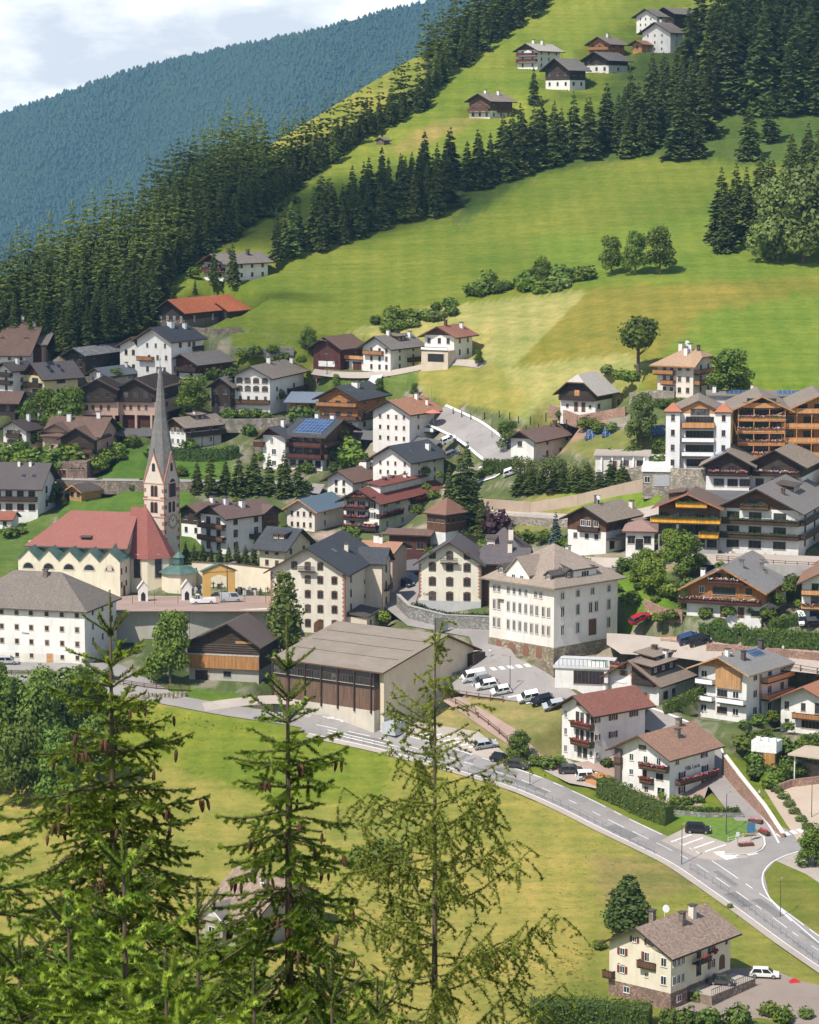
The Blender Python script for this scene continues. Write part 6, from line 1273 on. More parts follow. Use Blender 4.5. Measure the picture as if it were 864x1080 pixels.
strip('pavement', ms[k0:], -4.9, -3.6, A_PAVE, .16); strip('road_edge_line', ms[k0:], -3.45, -3.25, A_LINE, .075); strip('road_edge_line', ms[k0:], 3.0, 3.2, A_LINE, .075, (4, 1.2)); strip('road_centre_line', ms[k0:], -.08, .08, A_LINE, .075, (3, 3))
drape('road_junction', [(694, 887), (722, 874), (772, 884), (792, 880), (803, 870), (815, 868), (850, 884), (880, 893), (880, 905), (845, 898), (818, 908), (806, 922), (812, 948), (835, 972), (800, 965), (740, 920)], A_ROAD, .055)
lane = spline([(806, 890), (795, 870), (775, 845), (758, 822), (750, 800), (742, 785), (720, 772), (700, 764), (680, 757)]); strip('lane', lane, -2.6, 2.6, A_ROAD, .065); strip('lane_edge', lane, -2.75, -2.4, A_LINE, .085)
drape('parking_bay', [(697, 887), (722, 874), (770, 890), (790, 905), (752, 908), (735, 905)], A_PAVE, .075)
drape('traffic_island', [(766, 891), (780, 884), (798, 880), (806, 884), (807, 892), (796, 900), (764, 902)], A_PAVE, .17)
for k in range(6):
    x = 707 + k * 12; drape('parking_line', [(x, 888 + k * 3.4), (x + 22, 880 + k * 3.6), (x + 23, 881 + k * 3.6), (x + 1.5, 889 + k * 3.4)], A_LINE, .10, 3)
for k in range(5): drape('crosswalk_stripe', [(818 + k * 7, 880 - k * 1.6), (823 + k * 7, 879 - k * 1.6), (828 + k * 7, 882.5 - k * 1.6), (823 + k * 7, 883.6 - k * 1.6)], A_LINE, .08, 3)
drape('stop_marking', [(752, 899), (765, 898), (778, 905), (766, 907.5)], A_LINE, .09, 3); drape('stop_marking', [(780, 898), (792, 896), (800, 901), (790, 903)], A_LINE, .095, 3)
drape('side_road', [(818, 908), (845, 898), (880, 893), (920, 905), (920, 970), (885, 945), (850, 922)], A_PAVE, .05)
drape('street', [(405, 612), (430, 600), (446, 612), (437, 640), (470, 655), (520, 662), (545, 694), (580, 712), (612, 735), (640, 752), (620, 762), (590, 748), (545, 740), (490, 733), (470, 725), (505, 695), (495, 672), (430, 660), (405, 640)], A_ROAD, .06)
drape('hall_forecourt', [(290, 752), (345, 757), (410, 775), (440, 762), (505, 772), (540, 800), (520, 808), (440, 785), (340, 764)], A_PAVE, .045)
for k in range(8): x = 440 + k * 9; drape('parking_line', [(x, 775 + k * 2.2), (x + 16, 772 + k * 2.2), (x + 17, 773 + k * 2.2), (x + 1.5, 776 + k * 2.2)], A_LINE, .075, 3)
for k in range(5): x = 345 + k * 14; drape('parking_line', [(x, 757 + k * 3.5), (x + 10, 756 + k * 3.5), (x + 11, 757 + k * 3.5), (x + 1, 758.2 + k * 3.5)], A_LINE, .075, 3)
for k in range(6): x = 478 + k * 19; drape('parking_line', [(x, 716 + k * 6.4), (x + 13, 714 + k * 6.2), (x + 14.5, 715 + k * 6.2), (x + 1.5, 717.2 + k * 6.4)], A_LINE, .085, 3)
for k in range(5): x = 516 + k * 9; drape('crosswalk_stripe', [(x, 704.5 - k * .9), (x + 5, 704 - k * .9), (x + 9, 707 - k * .9), (x + 4, 707.6 - k * .9)], A_LINE, .08, 3)
drape('gravel_yard', [(596, 806), (640, 800), (700, 770), (745, 790), (752, 815), (740, 850), (700, 850), (635, 815)], A_RED, .05); drape('villa_parking', [(572, 812), (597, 800), (632, 818), (630, 832), (600, 826)], A_PAVE, .06)
drape('path', [(465, 738), (485, 735), (545, 770), (575, 800), (560, 800), (520, 775)], A_RED, .05)
drape('upper_street', [(640, 668), (700, 673), (760, 683), (905, 702), (905, 716), (760, 702), (690, 692), (655, 690), (640, 680)], A_PAVE, .055); drape('gravel_yard', [(690, 672), (760, 676), (800, 680), (905, 690), (905, 700), (760, 683), (700, 674)], A_RED, .05)
drape('courtyard', [(806, 832), (905, 806), (905, 890), (842, 888), (822, 858)], A_GRAVEL, .06)
drape('house_driveway', [(690, 1052), (752, 1032), (770, 1022), (808, 1020), (845, 1035), (910, 1050), (910, 1092), (800, 1074), (722, 1082)], asphalt((.3, .24, .2), 'driveway', .1), .05)
hair = spline([(458, 437), (475, 445), (495, 455), (515, 470), (532, 486), (522, 497), (498, 503)]); strip('hairpin_road', hair, -3.0, 3.0, A_ROAD, .06); strip('kerb', hair, -3.6, -3.0, A_LINE, .2); strip('kerb', hair, 3.0, 3.6, A_LINE, .2)
strip('village_street', spline([(-30, 511), (60, 509), (120, 510), (215, 511), (300, 513), (340, 516)]), -2.6, 2.6, A_ROAD, .06); strip('village_street', spline([(500, 541), (540, 545), (600, 549), (660, 545), (720, 530), (745, 518)]), -2.2, 2.2, A_PAVE, .06)
strip('village_street', spline([(-30, 702), (60, 704), (118, 705), (130, 714), (150, 722), (172, 736)]), -2.4, 2.4, A_ROAD, .07); strip('side_path', spline([(215, 746), (250, 741), (290, 738), (330, 742)]), -1.6, 1.6, A_PAVE, .07)
strip('village_street', spline([(60, 452), (110, 455), (160, 456), (240, 447), (300, 447), (400, 460), (460, 470)]), -2.0, 2.0, A_DARK, .06); strip('village_street', spline([(330, 392), (400, 395), (470, 383), (510, 385)]), -1.4, 1.4, A_PAVE, .06)
strip('village_street', spline([(270, 595), (340, 575), (420, 590), (440, 600), (470, 590)]), -2.2, 2.2, A_DARK, .06); strip('village_street', spline([(560, 590), (640, 595), (700, 588), (760, 590), (900, 594)]), -2.4, 2.4, A_PAVE, .06)
drape('lawn', [(722, 874), (742, 866), (790, 866), (800, 878), (785, 884), (766, 889)], flat((.12, .2, .03), .95, name='lawn', var=.25, scale=1.2), .09)
# walls
def wall(name, pts, h, th, mat, label, cat='wall', cap=None, hs=None, group=None, found=1.0):
    W = [P(*p) for p in pts]; ctr = W[len(W) // 2]; mb = MB(); cp = MB()
    for k in range(len(W) - 1):
        p, q = W[k] - ctr, W[k + 1] - ctr; d = (q - p); d.z = 0; d.normalize(); n = Vector((-d.y, d.x, 0)) * th / 2
        if n.y < 0: n = -n
        h0, h1 = (h, h) if hs is None else (hs[k], hs[k + 1]); U = lambda v, z: Vector((v.x, v.y, v.z + z))
        A = [U(p - n, -found), U(q - n, -found), U(q + n, -found), U(p + n, -found)]; T = [U(p - n, h0), U(q - n, h1), U(q + n, h1), U(p + n, h0)]
        for i in range(4): mb.face([A[i], A[(i + 1) % 4], T[(i + 1) % 4], T[i]])
        mb.face(T)
        if cap:
            m = n * 1.35; A = [U(p - m, h0 + .003), U(q - m, h1 + .003), U(q + m, h1 + .003), U(p + m, h0 + .003)]; T = [v + Vector((0, 0, .14)) for v in A]
            for i in range(4): cp.face([A[i], A[(i + 1) % 4], T[(i + 1) % 4], T[i]])
            cp.face(T)
    if cap:
        o = empty(name, ctr, 0, label, cat, group); mb.obj('masonry', M(mat), o); cp.obj('coping', M(cap), o)
    else:
        o = mb.obj(name, M(mat), None, loc=ctr); tag(o, label, cat, group)
    return o
CONC = plaster((.45, .42, .37), 'concrete_wall')
wall('retaining_wall', [(112, 672), (200, 673), (306, 668)], 5.2, .8, CONC, 'tall stained concrete retaining wall under the church square', cap='pale')
wall('cemetery_wall', [(203, 617), (245, 619), (286, 624)], 5.0, .6, plaster((.78, .7, .53)), 'cream cemetery wall behind the yellow arch', cap='tb')
wall('retaining_wall', [(420, 640), (432, 652), (470, 662), (520, 664)], 2.6, .6, 'stoneg', 'curved grey stone wall below the inn hedge', cap='cgrey')
wall('retaining_wall', [(763, 815), (782, 838), (806, 862), (826, 884)], 2.6, .6, 'stone3', 'curved red stone wall beside the junction lane', cap='pale', hs=[3.6, 3.2, 2.2, .8])
wall('retaining_wall', [(498, 548), (540, 552), (600, 556)], 1.6, .5, 'stone2', 'low brown wall carrying the railed street beside the hairpin')
wall('retaining_wall', [(505, 536), (560, 540), (610, 532), (650, 522), (690, 513)], 2.2, .6, plaster((.48, .37, .28)), 'long reddish earth bank wall under the conifer hedge')
wall('retaining_wall', [(650, 512), (665, 508), (680, 505)], 3.0, .6, 'stone2', 'stepped natural stone wall left of the white garage')
wall('retaining_wall', [(708, 513), (725, 514), (748, 515)], 4.0, .6, 'stone2', 'natural stone wall right of the white garage')
wall('retaining_wall', [(60, 516), (130, 517), (210, 518)], 2.2, .5, 'stone', 'long grey street wall behind the church roof', cap='cgrey')
wall('retaining_wall', [(225, 452), (262, 452), (300, 451), (330, 450)], 2.4, .8, stone((.33, .29, .24), w=.9, h=.7), 'rough boulder wall under the white arched-window house')
wall('garden_wall', [(245, 372), (280, 372), (310, 371)], 1.2, .6, 'stoneg', 'mossy field wall above the arched-window house')
wall('farm_wall', [(195, 349), (230, 352), (255, 350)], 1.2, .5, 'stone', 'low stone wall in front of the orange-roofed barn')
wall('retaining_wall', [(580, 435), (610, 447), (660, 438)], 2.0, .6, 'stone3', 'pinkish terrace wall below the pale-roofed farmhouse'); wall('retaining_wall', [(664, 425), (690, 422), (712, 424)], 2.4, .6, 'stone2', 'stone terrace wall left of the salmon-roofed house')
wall('retaining_wall', [(680, 640), (700, 650), (720, 652)], 1.6, .4, 'stone3', 'short red wall behind the parked red car'); wall('retaining_wall', [(745, 686), (800, 690), (900, 700)], 1.4, .4, 'stone3', 'low red stone wall under the clipped street hedge')
wall('retaining_wall', [(545, 605), (600, 606), (650, 612)], 2.4, .5, 'stoneg', 'dark stone wall behind the town building roof'); wall('garden_wall', [(700, 858), (745, 862), (784, 862)], .8, .3, 'stoneg', 'low wall round the villa lawn')
wall('retaining_wall', [(770, 600), (810, 603), (900, 606)], 1.6, .4, 'cgrey', 'grey terrace wall below the dark balcony hotel')
wall('garden_wall', [(822, 835), (835, 830), (870, 826)], 1.4, .4, 'stone3', 'red garden wall above the gravel courtyard')
wall('retaining_wall', [(596, 742), (620, 752), (640, 750)], 1.0, .5, 'stone2', 'rough stone kerb wall along the street bend')
# fences and railings: one thing each, posts as parts
def fence(name, pts, label, mat, h=1.1, gap=2.4, rails=(.45, .95), pr=.07, rr=.04, lift=0, off=0, cat='fence', bars=0):
    sp = spline(pts, 1.0); base = sp[len(sp) // 2][0]; o = empty(name, base, 0, label, cat); acc = 0; pos = []; last = None
    for p, n in sp:
        q = p + n * off; q.z = zat(q.x, q.y) + lift
        if last is None or (q - last).length >= gap: pos.append(q - base); last = q
    pm = MB(); pm.cyl((0, 0, -.4), (0, 0, h), pr, n=6); pme = pm.mesh('post', M(mat))
    for q in pos[:100]: link('post', pme, o, q)
    for z in rails:
        mb = MB()
        for a, b in zip(pos, pos[1:]): mb.cyl(a + Vector((0, 0, z)), b + Vector((0, 0, z)), rr, n=5, cap=False)
        mb.obj('rail', M(mat), o)
    return o
fence('guard_railing', [(345, 776), (400, 789), (430, 797), (480, 811), (550, 834), (600, 855), (650, 881), (690, 901)], 'grey metal railing along the lower edge of the main road', 'steel', 1.1, 2.0, (.5, 1.05), .04, .03, .1)
fence('guard_railing', [(728, 918), (760, 938), (800, 968), (840, 998), (900, 1045)], 'grey metal railing below the road beside the cream house', 'steel', 1.1, 2.0, (.5, 1.05), .04, .03, .1)
fence('wooden_fence', [(470, 738), (490, 748), (515, 765), (535, 782)], 'brown rail fence along the sloping footpath', 'wb', 1.1, 2.6, (.5, 1.0), .1, .06); fence('wooden_fence', [(478, 733), (505, 737), (540, 741)], 'red-brown fence below the row of white cars', planks((.2, .07, .05)), 1.1, 2.2, (.5, 1.0), .1, .06)
fence('wooden_fence', [(762, 695), (800, 700), (850, 709), (900, 717)], 'brown wooden railing along the pale upper street', 'wb', 1.2, 2.6, (.55, 1.1), .1, .06, .05); fence('wooden_fence', [(697, 676), (715, 678), (738, 682)], 'orange slatted garden fence in front of the lettered chalet', 'wo', 1.2, .9, (.2, .5, .8, 1.1), .05, .05)
fence('meadow_fence', [(478, 437), (500, 443), (530, 440), (552, 447), (580, 442), (610, 437)], 'line of dark posts along the foot of the mown meadow', 'wd', 1.6, 3.4, (), .13, .03); fence('meadow_fence', [(555, 456), (585, 452), (615, 446), (650, 440)], 'second line of dark posts along the pink track', 'wd', 1.6, 3.4, (), .13, .03)
fence('street_railing', [(60, 512), (130, 513), (210, 514)], 'pale railing of the street behind the church', 'cgrey', 1.0, 2.0, (.5, 1.0), .05, .06, .1); fence('street_railing', [(500, 546), (540, 549), (590, 552)], 'pale railing on the low brown wall', 'cgrey', 1.6, 3, (1.4, 1.0), .05, .08, .1)
fence('terrace_railing', [(756, 592), (800, 596), (870, 600)], 'timber railing along the terrace of the dark balcony hotel', 'wb', 1.2, 2.0, (.4, .8, 1.2), .08, .06); fence('wooden_fence', [(0, 712), (60, 713), (110, 714)], 'low dark fence beneath the massive white house', 'wd', 1.1, 2.2, (.5, 1.0), .08, .06)
fence('church_railing', [(115, 652), (200, 652), (300, 648)], 'thin dark railing on the edge of the church square', 'iron', 5.9, 4.0, (), .05, .03)
fence('wooden_fence', [(130, 722), (165, 727), (200, 729)], 'brown slatted fence beneath the broadleaf tree', 'wb', 1.0, 1.6, (.3, .6, .9), .08, .07)
# church square with shrines, arch and graves
def sq(px, py): return at(px, py, 567 + (645 - py) / 17 * 36)
V = []; nx, ny = 40, 10
for i in range(nx + 1):
    for j in range(ny + 1):
        px = 108 + (306 - 108) * i / nx; py = 645 - 17 * j / ny; V.append(tuple(sq(px, py) + Vector((0, 0, .05))))
ii = np.arange(nx)[:, None] * (ny + 1) + np.arange(ny)[None, :]
link('church_square', np_mesh('church_square', V, np.stack([ii, ii + ny + 1, ii + ny + 2, ii + 1], -1).reshape(-1, 4), [A_RED]))['kind'] = 'structure'
def shrine(px, py, lab):
    o = empty('wayside_shrine', sq(px, py), R(8), lab, 'shrine', 'white shrines'); mb = MB(); mb.ext([(-1.0, -1), (1.0, -1), (1.0, 2.9), (0, 4.2), (-1.0, 2.9)], 1, -.8, .8); mb.obj('wall', M('white'), o)
    r = MB()
    for sg in (-1, 1): r.face([(sg * 1.25, -1, 2.65), (0, -1, 4.3), (0, 1, 4.3), (sg * 1.25, 1, 2.65)]); r.face([(sg * 1.25, -1, 2.8), (0, -1, 4.45), (0, 1, 4.45), (sg * 1.25, 1, 2.8)]); r.face([(sg * 1.25, -1, 2.65), (0, -1, 4.3), (0, -1, 4.45), (sg * 1.25, -1, 2.8)])
    r.obj('roof', M('pale'), o); n = MB(); n.ext([(-.45, .2), (.45, .2), (.45, 1.6), (0, 2.1), (-.45, 1.6)], 1, -.86, -.803); n.obj('niche', M('black'), o)
shrine(151, 634, 'little white gabled shrine in front of the church choir'); shrine(197, 633, 'little white gabled shrine nearest the white truck')
o = empty('cemetery_arch', sq(231, 629), R(12), 'ochre yellow arched cemetery gate with green copper gable roof', 'gate'); mb = MB(); OC = plaster((.62, .4, .13))
for sg in (-1, 1): mb.box(sg * 2.6 - .8, -.8, -.5, sg * 2.6 + .8, .8, 4.2)
arc = [(1.8 * cos(pi * k / 10), 3.2 + 1.6 * sin(pi * k / 10)) for k in range(11)]; mb.ext([(-3.4, 4.203), (-1.8, 4.203)] + [p for p in arc[::-1] if p[1] > 4.3] + [(1.8, 4.203), (3.4, 4.203), (3.4, 5.5), (-3.4, 5.5)], 1, -.8, .8); mb.ext([(-3.6, 5.503), (3.6, 5.503), (0, 7.0)], 1, -.9, .9); mb.obj('arch', OC, o)
r = MB(); [r.face([(sg * 3.9, y0, z0 + 5.4), (0, y0, z0 + 7.02), (0, y1, z0 + 7.02), (sg * 3.9, y1, z0 + 5.4)]) for sg in (-1, 1) for y0, y1, z0 in ((-1.1, 1.1, 0), (-1.1, 1.1, .15))]; r.obj('roof', COP, o)
gm = [MB() for _ in range(3)]; gm[0].ext([(-.35, -.3), (.35, -.3), (.35, .9), (0, 1.15), (-.35, .9)], 1, -.1, .1); gm[1].box(-.4, -.12, -.3, .4, .12, .8); gm[2].box(-.1, -.1, -.3, .1, .1, 1.4); gm[2].box(-.4, -.09, .8, .4, .09, 1.0)
gmesh = [g.mesh('gravestone', m) for g, m in zip(gm, (M('greyw'), M('td'), M('iron')))]
for k in range(46):
    px = random.uniform(203, 284); py = random.choice([620, 622.5, 625, 627]) + random.uniform(-.4, .4)
    if 222 < px < 241 and py > 624: continue
    o = link('gravestone', gmesh[random.randrange(3)], None, P(px, py), R(12) + random.uniform(-.1, .1)); tag(o, 'small grave marker in the cemetery behind the ochre arch', 'gravestone', 'gravestones in the cemetery'); o.scale = (1, 1, random.uniform(.8, 1.3))
sh = H('chapel_hut', 'small orange timber hut with grey roof at the end of the cemetery wall', 'hut', 203, 618, 17, 10, 7, 35); sh.walls([(1, 'wo')]); sh.roof('L', 22, 'tp', .7, .7, gable='wo')
# solar frames on the slope
def solarfield(px, py, n, label, th=-20):
    o = empty('solar_array', P(px, py), R(th), label, 'solar panels')
    for k in range(n):
        mb = MB(); x0 = k * 1.25; mb.face([(x0, 0, .6), (x0 + 1.1, 0, .6), (x0 + 1.1 + .9, 2.2, 2.6), (x0 + .9, 2.2, 2.6)]); q = [(x0, 0, .55), (x0 + 1.1, 0, .55), (x0 + 2.0, 2.2, 2.55), (x0 + .9, 2.2, 2.55)]; mb.face(q[::-1]); mb.obj('panel', SOLAR, o)
    mb = MB(); [mb.cyl((x, .8, -.5), (x, .8, .9), .06) for x in (.3, n * 1.25 - .3)]; mb.cyl((0, .85, .9), (n * 1.25, .85, .9), .05); mb.obj('frame', M('steel'), o)
solarfield(634, 463, 6, 'tilted row of blue solar panels on the bank below the farmhouse', 0); solarfield(688, 462, 4, 'tilted solar panels right of the pale flowering tree', 30); solarfield(616, 466, 4, 'small half hidden solar frame beside the brown-roofed house', 0)
o = tag(drape('white_sheet', [(386, 407), (392, 398), (404, 397), (399, 407)], M('greyw'), .5, 5, False), 'white flat cover lying on the green slope', 'cover')
strip('island_kerb', spline([(764, 902), (796, 900.5), (807, 892), (806, 884), (800, 880)]), -.12, .12, A_LINE, .19); strip('road_edge_line', spline([(835, 972), (812, 948), (804, 926), (814, 910), (840, 899), (875, 893)]), -.12, .12, A_LINE, .085)
strip('road_edge_line', spline([(812, 948), (835, 970), (870, 1000), (910, 1034)]), -.12, .12, A_LINE, .085)
A_PATCH = asphalt((.2, .19, .185), 'asphalt_patch', .2); rp_ = random.Random(4)
for k in range(16):      # repaired spots along the road
    i = rp_.randrange(k0 + 2, len(ms) - 12); strip('road_patch', ms[i:i + rp_.randrange(3, 6)], rp_.uniform(-2.8, -.6) if k % 2 else rp_.uniform(.3, 1.2), rp_.uniform(-.4, -.25) if k % 2 else rp_.uniform(1.6, 2.8), A_PATCH, .068)
# ------------------------------------------------------------ vegetation of the slope
def zone(poly, spacing, seed, rowk=.55):
    """evenly jittered base points inside an outline on the hillside"""
    r_ = random.Random(seed); xs = [p[0] for p in poly]; ys = [p[1] for p in poly]; out = []; y = min(ys)
    while y < max(ys):
        x = min(xs) + r_.random() * spacing
        while x < max(xs):
            px, py = x + r_.uniform(-.35, .35) * spacing, y + r_.uniform(-.35, .35) * spacing * rowk
            if in_poly(np.array([px]), np.array([py]), poly)[0]: out.append((px, py))
            x += spacing
        y += spacing * rowk
    return out
# left forest: single trees along its open edge, the mass behind as one object
LF = [(-60, 360), (-60, 330), (0, 322), (130, 258), (200, 196), (290, 150), (400, 86), (470, 45), (520, 12), (600, -40), (640, -40), (560, 20), (480, 78), (445, 118), (400, 140), (352, 168), (310, 205), (262, 243), (225, 262), (195, 286), (160, 320), (120, 348), (60, 368), (0, 372)]
CLEAR = [(255, 134), (300, 116), (360, 90), (445, 52), (462, 88), (405, 122), (340, 158), (285, 186)]
pts = [p for p in zone(LF, 10.5, 3, .5) if not in_poly(np.array([p[0]]), np.array([p[1]]), CLEAR)[0]]
edge = np.array([(-60, 366), (60, 368), (120, 348), (160, 320), (195, 286), (225, 262), (262, 243), (310, 205), (352, 168), (400, 140), (445, 118), (480, 78), (560, 20), (640, -40)], float)
def edge_d(p):
    b = 1e9
    for (x0, y0), (x1, y1) in zip(edge, edge[1:]):
        t = max(0, min(1, ((p[0] - x0) * (x1 - x0) + (p[1] - y0) * (y1 - y0)) / ((x1 - x0) ** 2 + (y1 - y0) ** 2))); b = min(b, hypot(p[0] - x0 - t * (x1 - x0), p[1] - y0 - t * (y1 - y0)))
    return b
pts.sort(key=edge_d)
for k, (px, py) in enumerate(pts[:120]):
    ol = random.random() < (.5 if 120 < px < 330 else .22)
    conifer(px, py, random.uniform(40, 62) * (.74 if 270 < px < 465 else 1) * (700 / max(700, dist(px, py))) * (1.15 if ol else 1), 'olive green larch at the open edge of the left forest' if ol else 'dark spruce at the open edge of the left forest', 'larches edging the left forest' if ol else 'spruces edging the left forest', ol, wide=random.uniform(.95, 1.3))
def merge(tr, meshes, name):
    Vs, Fs, Ms = [], [], []; off = 0
    for (p, s, rz, k) in tr:
        v, f, mi = meshes[k]; c, n = cos(rz), sin(rz); w = v.copy(); w[:, 0], w[:, 1] = (v[:, 0] * c - v[:, 1] * n) * s[0], (v[:, 0] * n + v[:, 1] * c) * s[0]; w[:, 2] = v[:, 2] * s[1]
        Vs.append(w + np.array([p.x, p.y, p.z])); Fs.append(f + off); Ms.append(np.full(len(f), mi)); off += len(v)
    return np_mesh(name, np.concatenate(Vs), np.concatenate(Fs), [N_DARK, N_OLIVE], mi=np.concatenate(Ms))
def arr(me):
    v = np.empty(len(me.vertices) * 3); me.vertices.foreach_get('co', v); f = np.empty(len(me.loops), np.int32); me.loops.foreach_get('vertex_index', f); return v.reshape(-1, 3), f.reshape(-1, 3)
LOW = [(*arr(conifer_mesh(18, 3.2, 31, low=True)), 0), (*arr(conifer_mesh(18, 2.8, 32, low=True)), 0), (*arr(conifer_mesh(18, 3.3, 33, low=True, power=.65)), 1)]
tr = []
for (px, py) in pts[120:]:
    p = P(px, py); h = random.uniform(13, 21) / 18 * (1.3 if px > 270 and py < 134 - (px - 262) * .427 else 1); ol = random.random() < (.42 if 40 < px < 330 else .22); w_ = h * random.uniform(.95, 1.35)
    tr.append((p, (w_, h), random.random() * 6, 2 if ol else random.randrange(2)))
print('forest mass trees', len(tr))
tag(link('forest', merge(tr, LOW, 'forest')), 'dense mixed conifer forest filling the left hillside behind its edge trees', 'forest', kind='stuff')
# bands and groups on the right-hand meadows
def band(poly, sp, seed, h0, h1, label, group, ol=.12, mx=99, wide=(.9, 1.3)):
    for (px, py) in zone(poly, sp, seed)[:mx]:
        o = random.random() < ol; conifer(px, py, random.uniform(h0, h1), label.replace('spruce', 'larch') if o else label, group + (' (larches)' if o else ''), o, wide=random.uniform(*wide))
band([(288, 281), (288, 270), (370, 232), (440, 205), (482, 192), (482, 226), (400, 244), (330, 270)], 13, 5, 44, 70, 'dark spruce in the tree band crossing the middle of the meadow', 'spruces of the middle meadow band')
band([(486, 212), (490, 195), (560, 170), (640, 150), (672, 132), (710, 108), (760, 122), (740, 150), (700, 152), (672, 160), (640, 165), (560, 182)], 14, 6, 48, 74, 'tall dark spruce in the band below the hamlet', 'spruces below the hamlet')
band([(712, 112), (765, 70), (800, 20), (900, -10), (900, 140), (850, 150), (805, 128), (770, 122), (740, 118)], 17, 7, 75, 120, 'very tall spruce in the dark wood at the top right', 'spruces of the top right wood', .15)
for px, py, hh in ((662, 166, 48), (676, 163, 44), (735, 166, 50), (716, 168, 78), (790, 168, 62), (812, 150, 58), (563, 111, 40)):
    conifer(px, py, hh, 'single dark spruce standing clear in front of the upper wood', 'spruces in front of the upper wood', wide=1.2)
band([(725, 262), (745, 258), (790, 250), (850, 205), (880, 195), (880, 225), (812, 262), (770, 268)], 16, 8, 66, 88, 'tall spruce in the group at the right edge of the meadow', 'spruces at the right meadow edge', .2)
for px, py, hh, k in ((820, 277, 92, 1), (846, 276, 104, 1), (872, 272, 108, 0)): broad(px, py, hh, 'tall pale green broadleaf in front of the right edge spruces', 'pale broadleaf trees at the right edge', k, BRB, 1.0)
for px, hh in ((645, 42), (670, 47), (696, 53)): broad(px, 290, hh, {645: 'leftmost and smallest of three rounded trees on the meadow edge', 670: 'middle one of three rounded trees on the meadow edge', 696: 'rightmost and tallest of three rounded trees on the meadow edge'}[px], 'three rounded meadow trees', 1, None, .85)
for k in range(44):
    t = random.random(); px = 395 + t * 230; py = 345 - 55 * t + random.uniform(-4, 9) - (12 if 480 < px < 560 else 0)
    bush(px, py, random.uniform(6, 16), random.choice([0, 1, 3, 5]), 'low shrub in the hedgerow across the meadow', 'shrubs of the meadow hedgerow', random.uniform(1, 1.6))
broad(572, 302, 34, 'rounded dark tree in the middle of the meadow hedgerow', k=3, wide=.9); bush(555, 306, 22, 1, 'large shrub left of the rounded hedgerow tree'); bush(590, 300, 22, 5, 'large shrub right of the rounded hedgerow tree')
for px, py, hh in ((275, 226, 14), (292, 222, 10), (310, 214, 8), (205, 290, 9), (285, 229, 9)): bush(px, py, hh, 5, 'low green shrub on the sunlit edge of the left forest', 'shrubs at the forest edge', 1.4)
conifer(352, 172, 42, 'lone larch standing on the bright meadow under the forest', None, True, 1); conifer(226, 300, 40, 'left conifer in front of the half hidden white house', None, k=0, wide=.9); conifer(246, 300, 46, 'right conifer in front of the half hidden white house', None, k=2, wide=.9)
conifer(206, 312, 18, 'tiny spruce left of the half hidden house', None, k=1); conifer(184, 318, 22, 'small spruce above the orange-roofed barn', None, k=3)
band([(62, 366), (150, 330), (170, 326), (170, 336), (100, 366), (70, 376)], 11, 23, 44, 58, 'dark spruce in the row above the village barns', 'spruces above the village barns', 0)
# village trees
p = P(673, 396); s_ = 64 * p.y / F / 10
tree('broadleaf_tree', p, leaf_cloud([(0, 0, 7.1, 3.3, 3.3, 2.6), (1.4, .5, 6.2, 2.2, 2.2, 1.7), (-1.5, 0, 6.2, 2.1, 2.1, 1.6), (0, -1, 8.2, 2.2, 2.2, 1.6)], 1900, .34, 77, L_DARK), trunk_mesh(7, .36, .18, BARK, limbs=6, seed=3, crown_r=2.5), 'tall round tree on a bare trunk beside the salmon-roofed house', 'tree', None, s_)
broad(770, 418, 52, 'wide dark tree hugging the right side of the salmon-roofed house', k=1, wide=1.25)
broad(677, 466, 54, 'pale flowering chestnut between the solar panels', k=1, L_=BRB, wide=.9); broad(536, 474, 32, 'bright green round tree beside the hairpin road', k=0, L_=BRB, wide=1.2)
WEEP = leaf_cloud([(0, 0, 6.5, 4.5, 4.5, 2.4), (3.5, 0, 4.2, 2.2, 2.2, 3.2), (-3.5, 0, 4.2, 2.2, 2.2, 3.2), (0, -3.2, 4.2, 2.4, 2.2, 3.2), (1, 2.5, 5, 2.5, 2.5, 3)], 2200, .3, 41, leafmat((.1, .14, .035), (.17, .21, .06), 'willow_leaves', .25))
for px, py, hh, lab in ((582, 512, 33, 'left weeping tree in front of the brown-roofed house'), (612, 514, 29, 'right weeping tree in front of the brown-roofed house'), (553, 506, 26, 'small weeping shrub tree at the left end of the conifer hedge')):
    p = P(px, py); s_ = hh * p.y / F / 9; tree('weeping_tree', p, WEEP, trunk_mesh(6, .3, .1), lab, 'tree', None, s_)
for px in range(548, 660, 12): conifer(px, 520 - (px - 548) * .06, random.uniform(24, 32), 'dense dark green conifer in the tall hedge row', 'conifers of the tall hedge', k=random.randrange(5), wide=2.2)
for px, py, hh in ((486, 562, 86), (500, 558, 58), (474, 548, 60), (493, 520, 56), (508, 566, 44)): conifer(px, py, hh, 'big dark spruce beside the brown pyramid-roofed house', 'spruces beside the pyramid-roofed house', wide=1.25)
for px, py, hh in ((208, 520, 36), (222, 522, 46), (238, 520, 38), (252, 522, 44), (268, 520, 48), (284, 521, 44), (300, 523, 50), (314, 522, 38)): conifer(px, py, hh, 'dark spruce in the row beside the street behind the church', 'spruces along the church street', wide=1.25)
for k, px in enumerate(range(196, 290, 9)): conifer(px, 594 + (px - 196) * .05, random.uniform(20, 28), 'slim bright green conifer in the hedge behind the cemetery', 'hedge conifers behind the cemetery', k=k % 5, wide=1.3)
